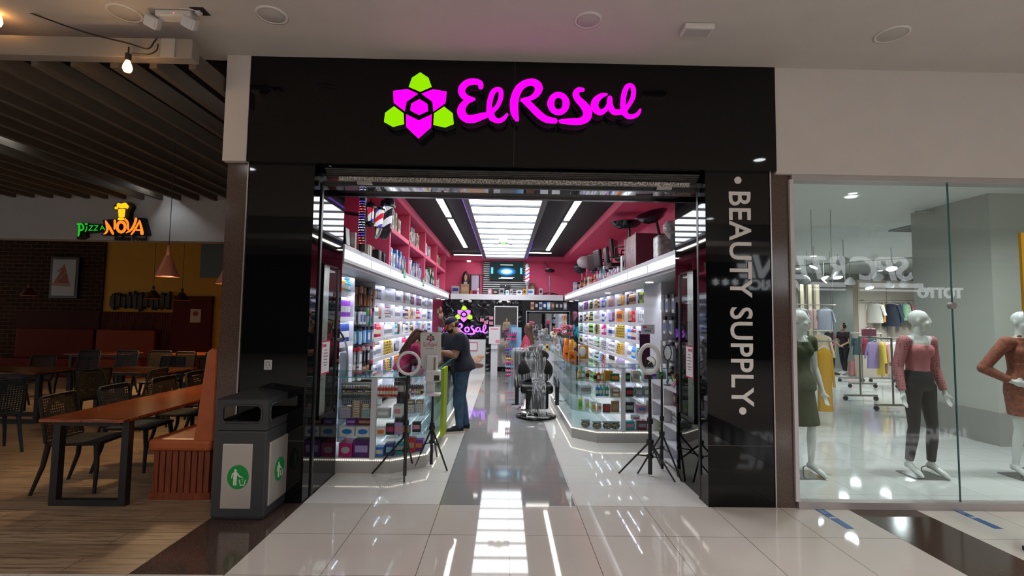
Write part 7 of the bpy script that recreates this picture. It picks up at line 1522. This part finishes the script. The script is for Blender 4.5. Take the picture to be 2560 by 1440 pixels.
for i in range(9): x = q0.x+.9*i; b.box(x, x+.012, 10.59, 10.6, 0, 3.0)
struct(b.build('trim_8', M('panel_joint', (.2, .17, .14), .6)))
for (px,) in ((2004,), (2024,), (2043,)):
    q = onY(px, 800, 9.5); t = thing('display_post', 'pale wooden upright post in the clothing store, one of three', 'post', (q.x, 9.5, 0), group='pale posts in clothing store'); mb().box(-.05, .05, -.05, .05, 0, 2.75).build('post', M('pale_wood', (.55, .46, .33), .6), t)
q = onY(2074, 812, 13.5); t = thing('fire_sign', 'red square sign on the far wall of the clothing store', 'sign', (q.x, 13.6, q.z)); mb().box(-.2, .2, -.02, 0, -.2, .2).build('plate', pm('red'), t); mb().box(-.05, .05, -.03, -.02, -.12, .12).build('symbol', pm('white'), t)
vnt = onZ(2290, 572, 3.48); t = thing('air_vent', 'square ceiling air vent in the clothing store', 'vent', vnt); mb().box(-.3, .3, -.3, .3, -.01, .015).build('frame', M('vent_grey', (.4, .41, .4), .5), t); b = mb()
for i in range(6): b.box(-.26, .26, -.25+i*.09, -.21+i*.09, -.016, -.01)
b.build('slats', M('vent_dark', (.12, .12, .12), .5), t)
lampg = em('spot_face_glow', (.9, .97, 1), 12)
for i, (px, py, r, Y_) in enumerate(((2427, 568, .10, 3.2), (2109, 658, .13, 6.2), (2229, 672, .12, 7.2), (2343, 671, .08, 7.0), (2034, 668, .10, 7.2), (2095, 694, .12, 8.5), (2196, 696, .13, 8.6), (2014, 702, .12, 9.0), (2060, 702, .10, 9.0), (2125, 708, .13, 9.2), (2174, 720, .11, 9.6), (2223, 715, .12, 9.6), (2260, 712, .12, 9.3), (2311, 706, .13, 9.3))):
    q = onY(px, py, Y_); t = thing('spotlight', 'white adjustable spotlight under the clothing store ceiling', 'spotlight', q, group='clothing store spotlights'); tl = Matrix.Rotation(random.uniform(-.5, .7), 4, 'X') @ Matrix.Rotation(random.uniform(-.7, .7), 4, 'Y')
    mb().lathe([(r, 0), (r*.95, .06), (r*.4, .16), (.001, .18)], n=16, T=tl).build('head', pm('white'), t); mb().lathe([(.0001, -.004), (r*.9, -.004)], n=16, T=tl).build('lamp', lampg, t)
    mb().cyl((0, 0, .12), (0, 0, 3.49-q.z), .008, n=6).build('rod', pm('silver'), t)
    if i in (0, 1, 2, 3, 6, 9, 12, 13): spot('store_beam', (q.x, q.y, q.z-.02), 150, (.93, .98, 1), 165, 1, .12, (q.x, q.y, 0))
for (a, b2_) in (((2290, 530), (2560, 534)), ((1990, 665), (2340, 640))):
    p0, p1 = onZ(a[0], a[1], 3.42), onZ(b2_[0], b2_[1], 3.42)
    t = thing('track_rail', 'grey lighting rail under the clothing store ceiling', 'rail', group='clothing store rails'); mb().tube([p0, p1], .02, 6).build('rail', M('vent_grey', (.4, .41, .4), .5), t)
for x, y in ((3.4, .75), (4.6, .75), (5.8, .75), (7.0, .75), (5.0, 2.6), (8.5, 9.0), (10.0, 12.2), (13.0, 12.4), (8.0, 12.2)):  # downlights added for brightness, the deep ones for the dim back wall
    t = thing('recessed_downlight', 'round downlight added to brighten the clothing store', 'downlight', (x, y, 3.5), group='added downlights of the clothing store'); mb().cyl((0, 0, -.008), (0, 0, 0), .07, n=18).build('lamp', lampg, t)
    spot('store_fill_beam', (x, y, 3.48), 125, (.95, .98, 1), 150, 1, .07, (x, y, 0))
# shopfront glass panes with steel disc
pane = glass('shopfront_glass', (.80, .87, .84), 1.3)
o = struct(mb()._add([(2.575, 0.01, .06), (4.035, .01, .06), (4.035, .01, 2.955), (2.575, .01, 2.955)], [(0, 1, 2, 3)]).build('window_1', pane)); o = struct(mb()._add([(4.045, 0.01, .06), (16, .01, .06), (16, .01, 2.955), (4.045, .01, 2.955)], [(0, 1, 2, 3)]).build('window_2', pane))
struct(mb().box(4.035, 4.045, .005, .015, .06, 2.955).build('trim_9', M('glass_joint', (.03, .10, .10), .2)))
q = onY(2382, 764, 0); t = thing('glass_clamp', 'round steel clamp disc on the joint of the window panes', 'clamp', (q.x, -.0, q.z)); mb().cyl((0, -.012, 0), (0, .03, 0), .03, n=20).build('disc', M('clamp_steel', (.32, .29, .28), .4, .5), t)
# racks with garments
def garment(name, lab, p, w_, h_, col, rz=0, sleeves=True, group=None, mat=None):
    t = thing(name, lab, 'garment', p, rz, group); m_ = mat or M('cloth_%d_%d_%d' % tuple(int(v*99) for v in col), col, .8)
    b = mb(); secs = []
    for k, f, d in ((0, .30, .02), (-.05, .9, .035), (-.12, 1.0, .045), (-.5, .92, .05), (-1, 1.0, .055)): secs.append(((0, 0, h_*k), (w_/2*f, 0, 0), (0, d, 0)))
    b.loft(secs, 14)
    if sleeves:
        for q in (-1, 1): b.cyl((q*w_*.42, 0, -h_*.08), (q*w_*.62, 0, -h_*.62), w_*.12, w_*.09, 10, sy=.5)
    b.build('cloth', m_, t); mb().tube([(-w_*.4, 0, -.03), (0, 0, .04), (w_*.4, 0, -.03)], .006, 5).tube([(0, 0, .04), (0, 0, .09), (.02, 0, .11)], .003, 5).build('hanger', pm('white'), t); return t
def rackbar(lab, a, c, zt, wheels=True):
    t = thing('clothes_rack', lab, 'rack'); a, c = Vector(a), Vector(c); mb().tube([a+Vector((0, 0, zt)), c+Vector((0, 0, zt))], .018, 8).build('rail', M('rack_steel', (.35, .32, .28), .35, .8), t)
    for p in (a, c): mb().tube([p+Vector((0, 0, .1)), p+Vector((0, 0, zt))], .017, 8).box(p.x-.35, p.x+.35, p.y-.03, p.y+.03, .09, .13).build('upright', M('rack_steel', (.35, .32, .28), .35, .8), t)
    if wheels:
        for p in (a, c):
            for q in (-.33, .33): mb().cyl((p.x+q, p.y-.02, .045), (p.x+q, p.y+.02, .045), .045, n=14).build('wheel', pm('black'), t)
rackbar('rolling steel clothes rack behind the rose mannequin', (7.35, 4.9, 0), (7.6, 6.1, 0), 1.36)
GL = {}
for i, (px, py, Y_, w_, h_, c, lab) in enumerate(((2187, 858, 7.9, .5, .68, (.30, .22, .42), 'lilac long-sleeved top hanging on the rolling rack'), (2200, 856, 8.1, .48, .85, (.75, .55, .08), 'yellow long top behind the lilac one'), (2210, 856, 8.3, .5, .8, (.72, .42, .38), 'salmon top behind the yellow one'), (2222, 853, 8.5, .5, .6, (.75, .74, .70), 'white shirt on the rolling rack'), (2238, 853, 8.5, .5, .6, (.70, .70, .68), 'second white shirt on the rolling rack'),
      (2160, 842, 9.5, .6, .5, (.02, .06, .07), 'dark green blouse left on the middle rack'), (2172, 845, 9.4, .5, .45, (.25, .02, .05), 'burgundy blouse on the middle rack'),
      (2186, 760, 10.45, .75, .95, (.52, .47, .42), 'beige jacket on the tan wall'), (2208, 764, 10.45, .4, .9, (.55, .26, .04), 'mustard jacket on the tan wall'), (2226, 776, 10.3, .85, 1.1, (.01, .015, .03), 'navy dress on the tan wall'), (2252, 752, 10.45, .35, .9, (.03, .07, .16), 'blue jacket on the tan wall'), (2264, 752, 10.45, .35, .8, (.25, .42, .25), 'green shirt on the tan wall'), (2278, 752, 10.45, .45, .8, (.30, .06, .09), 'burgundy shirt on the tan wall'), (2300, 772, 10.4, .4, .5, (.55, .52, .48), 'white blouse on the tan wall'), (2334, 752, 10.2, .9, 1.3, (.03, .028, .03), 'long black patterned coat on the tan wall'), (2312, 765, 10.45, .3, .6, (.6, .45, .1), 'yellow top on the tan wall'),
      (2062, 775, 9.2, .65, .95, (.28, .30, .36), 'grey blue shirt hanging by the pale posts'), (2030, 775, 9.3, .5, .9, (.45, .28, .27), 'pinkish shirt hanging by the pale posts'), (2000, 765, 9.2, .6, .7, (.42, .42, .45), 'grey blouse above the olive mannequin head'),
      (2050, 838, 8.0, .5, .9, (.55, .42, .28), 'beige top behind the olive mannequin'), (2060, 870, 3.4, .22, 1.0, (.50, .27, .02), 'mustard skirt hanging behind the olive mannequin'))):
    gi = 0 if i < 5 else 1 if i < 7 else 2 if i < 16 else 3 if i < 19 else 4 if i < 20 else 5
    GL.setdefault(gi, []).append((onY(px, py, (8.2, 9.45, 10.4, 9.2, 8.0, 3.4)[gi]), lab, w_, h_, c))
for gi, L_ in GL.items():
    kf = .62 if gi in (2, 3) else 1; L_ = [(a_, b_, c_*kf, d_*kf, e_) for a_, b_, c_, d_, e_ in L_]
    zm = sum(g[0].z for g in L_)/len(L_)+.11; ym = L_[0][0].y; xa_, xb_ = min(g[0].x-g[2]/2 for g in L_)-.1, max(g[0].x+g[2]/2 for g in L_)+.1
    for k, (q, lab, w_, h_, c) in enumerate(L_): garment('hanging_garment', lab, Vector((q.x, ym+(.0 if gi != 0 else 0), zm-.11)), w_, h_, c, rz=(1.1 if len(L_) > 2 and gi in (0, 2) and w_ < .6 else .25)*(1 if k % 2 else -1) if gi != 0 else (.15 if k == 0 else 1.25))
    if gi in (0, 1): rackbar(['rolling rack with lilac and yellow tops', 'rolling rack with dark blouses'][gi], (xa_, ym, 0), (xb_, ym, 0), zm-.0)
    else:
        t = thing('clothes_rail', 'steel clothes rail %s' % {2: 'on the tan wall', 3: 'between the pale posts', 4: 'behind the olive mannequin, far', 5: 'behind the olive mannequin, near'}[gi], 'rail'); b = mb().tube([(xa_, ym, zm), (xb_, ym, zm)], .014, 8)
        for x in (xa_+.05, xb_-.05): (b.tube([(x, ym, zm), (x, 10.6, zm)], .012, 6) if gi == 2 else b.tube([(x, ym, zm), (x, ym, 3.49)], .005, 6))
        b.build('rail', M('rack_steel', (.35, .32, .28), .35, .8), t)
t = thing('handbag', 'small pink handbag on top of the rack behind the rose mannequin', 'bag', (lambda q: (7.52, 5.7, 1.46))(0)); mb().box(-.13, .13, -.05, .05, -.08, .08).build('body', pm('pink'), t, bevel=.02); mb().tube([(-.08, 0, .08), (0, 0, .15), (.08, 0, .08)], .008, 6).build('handle', pm('pink'), t)
t = thing('handbag', 'coral handbag hanging at the far wall of the clothing store', 'bag', onY(2146, 915, 10.9)); mb().box(-.28, .28, -.08, .08, -.3, .15).build('body', M('coral_bag', (.5, .16, .17), .6), t, bevel=.03); mb().tube([(-.15, 0, .15), (0, 0, .6), (.15, 0, .15)], .015, 6).build('handle', M('coral_bag', (.5, .16, .17), .6), t)
# floor stickers
sb = M('sticker_blue', (.02, .10, .26), .4)
for (pts, lab) in ((((2036, 1273), (2058, 1273), (2136, 1322), (2116, 1322)), 'blue queue strip stuck on the floor tiles, left of two'), (((2374, 1272), (2392, 1272), (2508, 1322), (2487, 1322)), 'blue queue strip stuck on the floor tiles, right of two')):
    P = [onZ(x, y, .0005) for x, y in pts]; t = thing('floor_sticker', lab, 'floor sticker'); mb().prism(P, (0, 0, .001)).build('strip', sb, t, fix=True)
    c = sum(P, Vector())/4; d = (P[0]-P[3]).normalized(); s_ = (P[1]-P[0]).normalized(); b = mb()
    for k in range(6): o_ = c+d*(.10+.028*k); b.quad(o_-s_*.02+Vector((0, 0, .002)), o_+s_*.015+Vector((0, 0, .002)), o_+s_*.015+d*.012+Vector((0, 0, .002)), o_-s_*.02+d*.012+Vector((0, 0, .002)))
    b.quad(c-s_*.03+Vector((0, 0, .002)), c+s_*.03+Vector((0, 0, .002)), c+s_*.03+d*.03+Vector((0, 0, .002)), c-s_*.03+d*.03+Vector((0, 0, .002))); b.build('print', M('sticker_print', (.35, .42, .5), .5), t)

# grey curved handle of a trolley behind the left counter
t = thing('trolley_handle', 'grey tubular trolley with curved black grip behind the left glass counter', 'trolley'); Q = [onY(px, py, 1.62) for px, py in ((842, 822), (852, 832), (862, 850), (868, 880), (869, 940))]
mb().tube(crom([tuple(v) for v in Q[:3]], 4), .014).build('grip', pm('black'), t); mb().tube(crom([tuple(v) for v in Q[2:]]+[(Q[4].x, 1.62, .05)], 4), .012).build('tube', M('trolley_grey', (.38, .42, .46), .4), t)
mb().box(Q[4].x-.10, Q[4].x-.015, 1.60, 1.66, .02, Q[3].z).build('body', M('trolley_grey', (.38, .42, .46), .4), t, bevel=.01)

t = thing('banner_stand', 'dark banner stand with yellow upper field cut off by the right picture edge', 'banner stand'); q = onY(2566, 1000, -.9)
mb().box(q.x, q.x+.14, -.92, -.9, .03, 1.35).build('dark_field', M('banner_dark', (.02, .022, .03), .6), t); mb().box(q.x+.0, q.x+.14, -.92, -.9, 1.75, 2.32).build('yellow_field', M('banner_yellow', (.62, .36, .01), .6), t); mb().box(q.x+.01, q.x+.14, -.918, -.902, 1.35, 1.75).build('plum_field', M('banner_plum', (.12, .03, .04), .6), t); mb().box(q.x+.05, q.x+.14, -1.05, -.77, 0, .03).build('foot', pm('black'), t)
t = thing('recessed_downlight', 'lit round lamp in the pink soffit at the back left above the wig', 'downlight', (onY(1172, 661, 11.1).x, 11.1, 3.442)); mb().cyl((0, 0, -.01), (0, 0, .028), .06, n=16).build('lamp', em('downlight_glow', (1, .99, .95), 2.5), t)
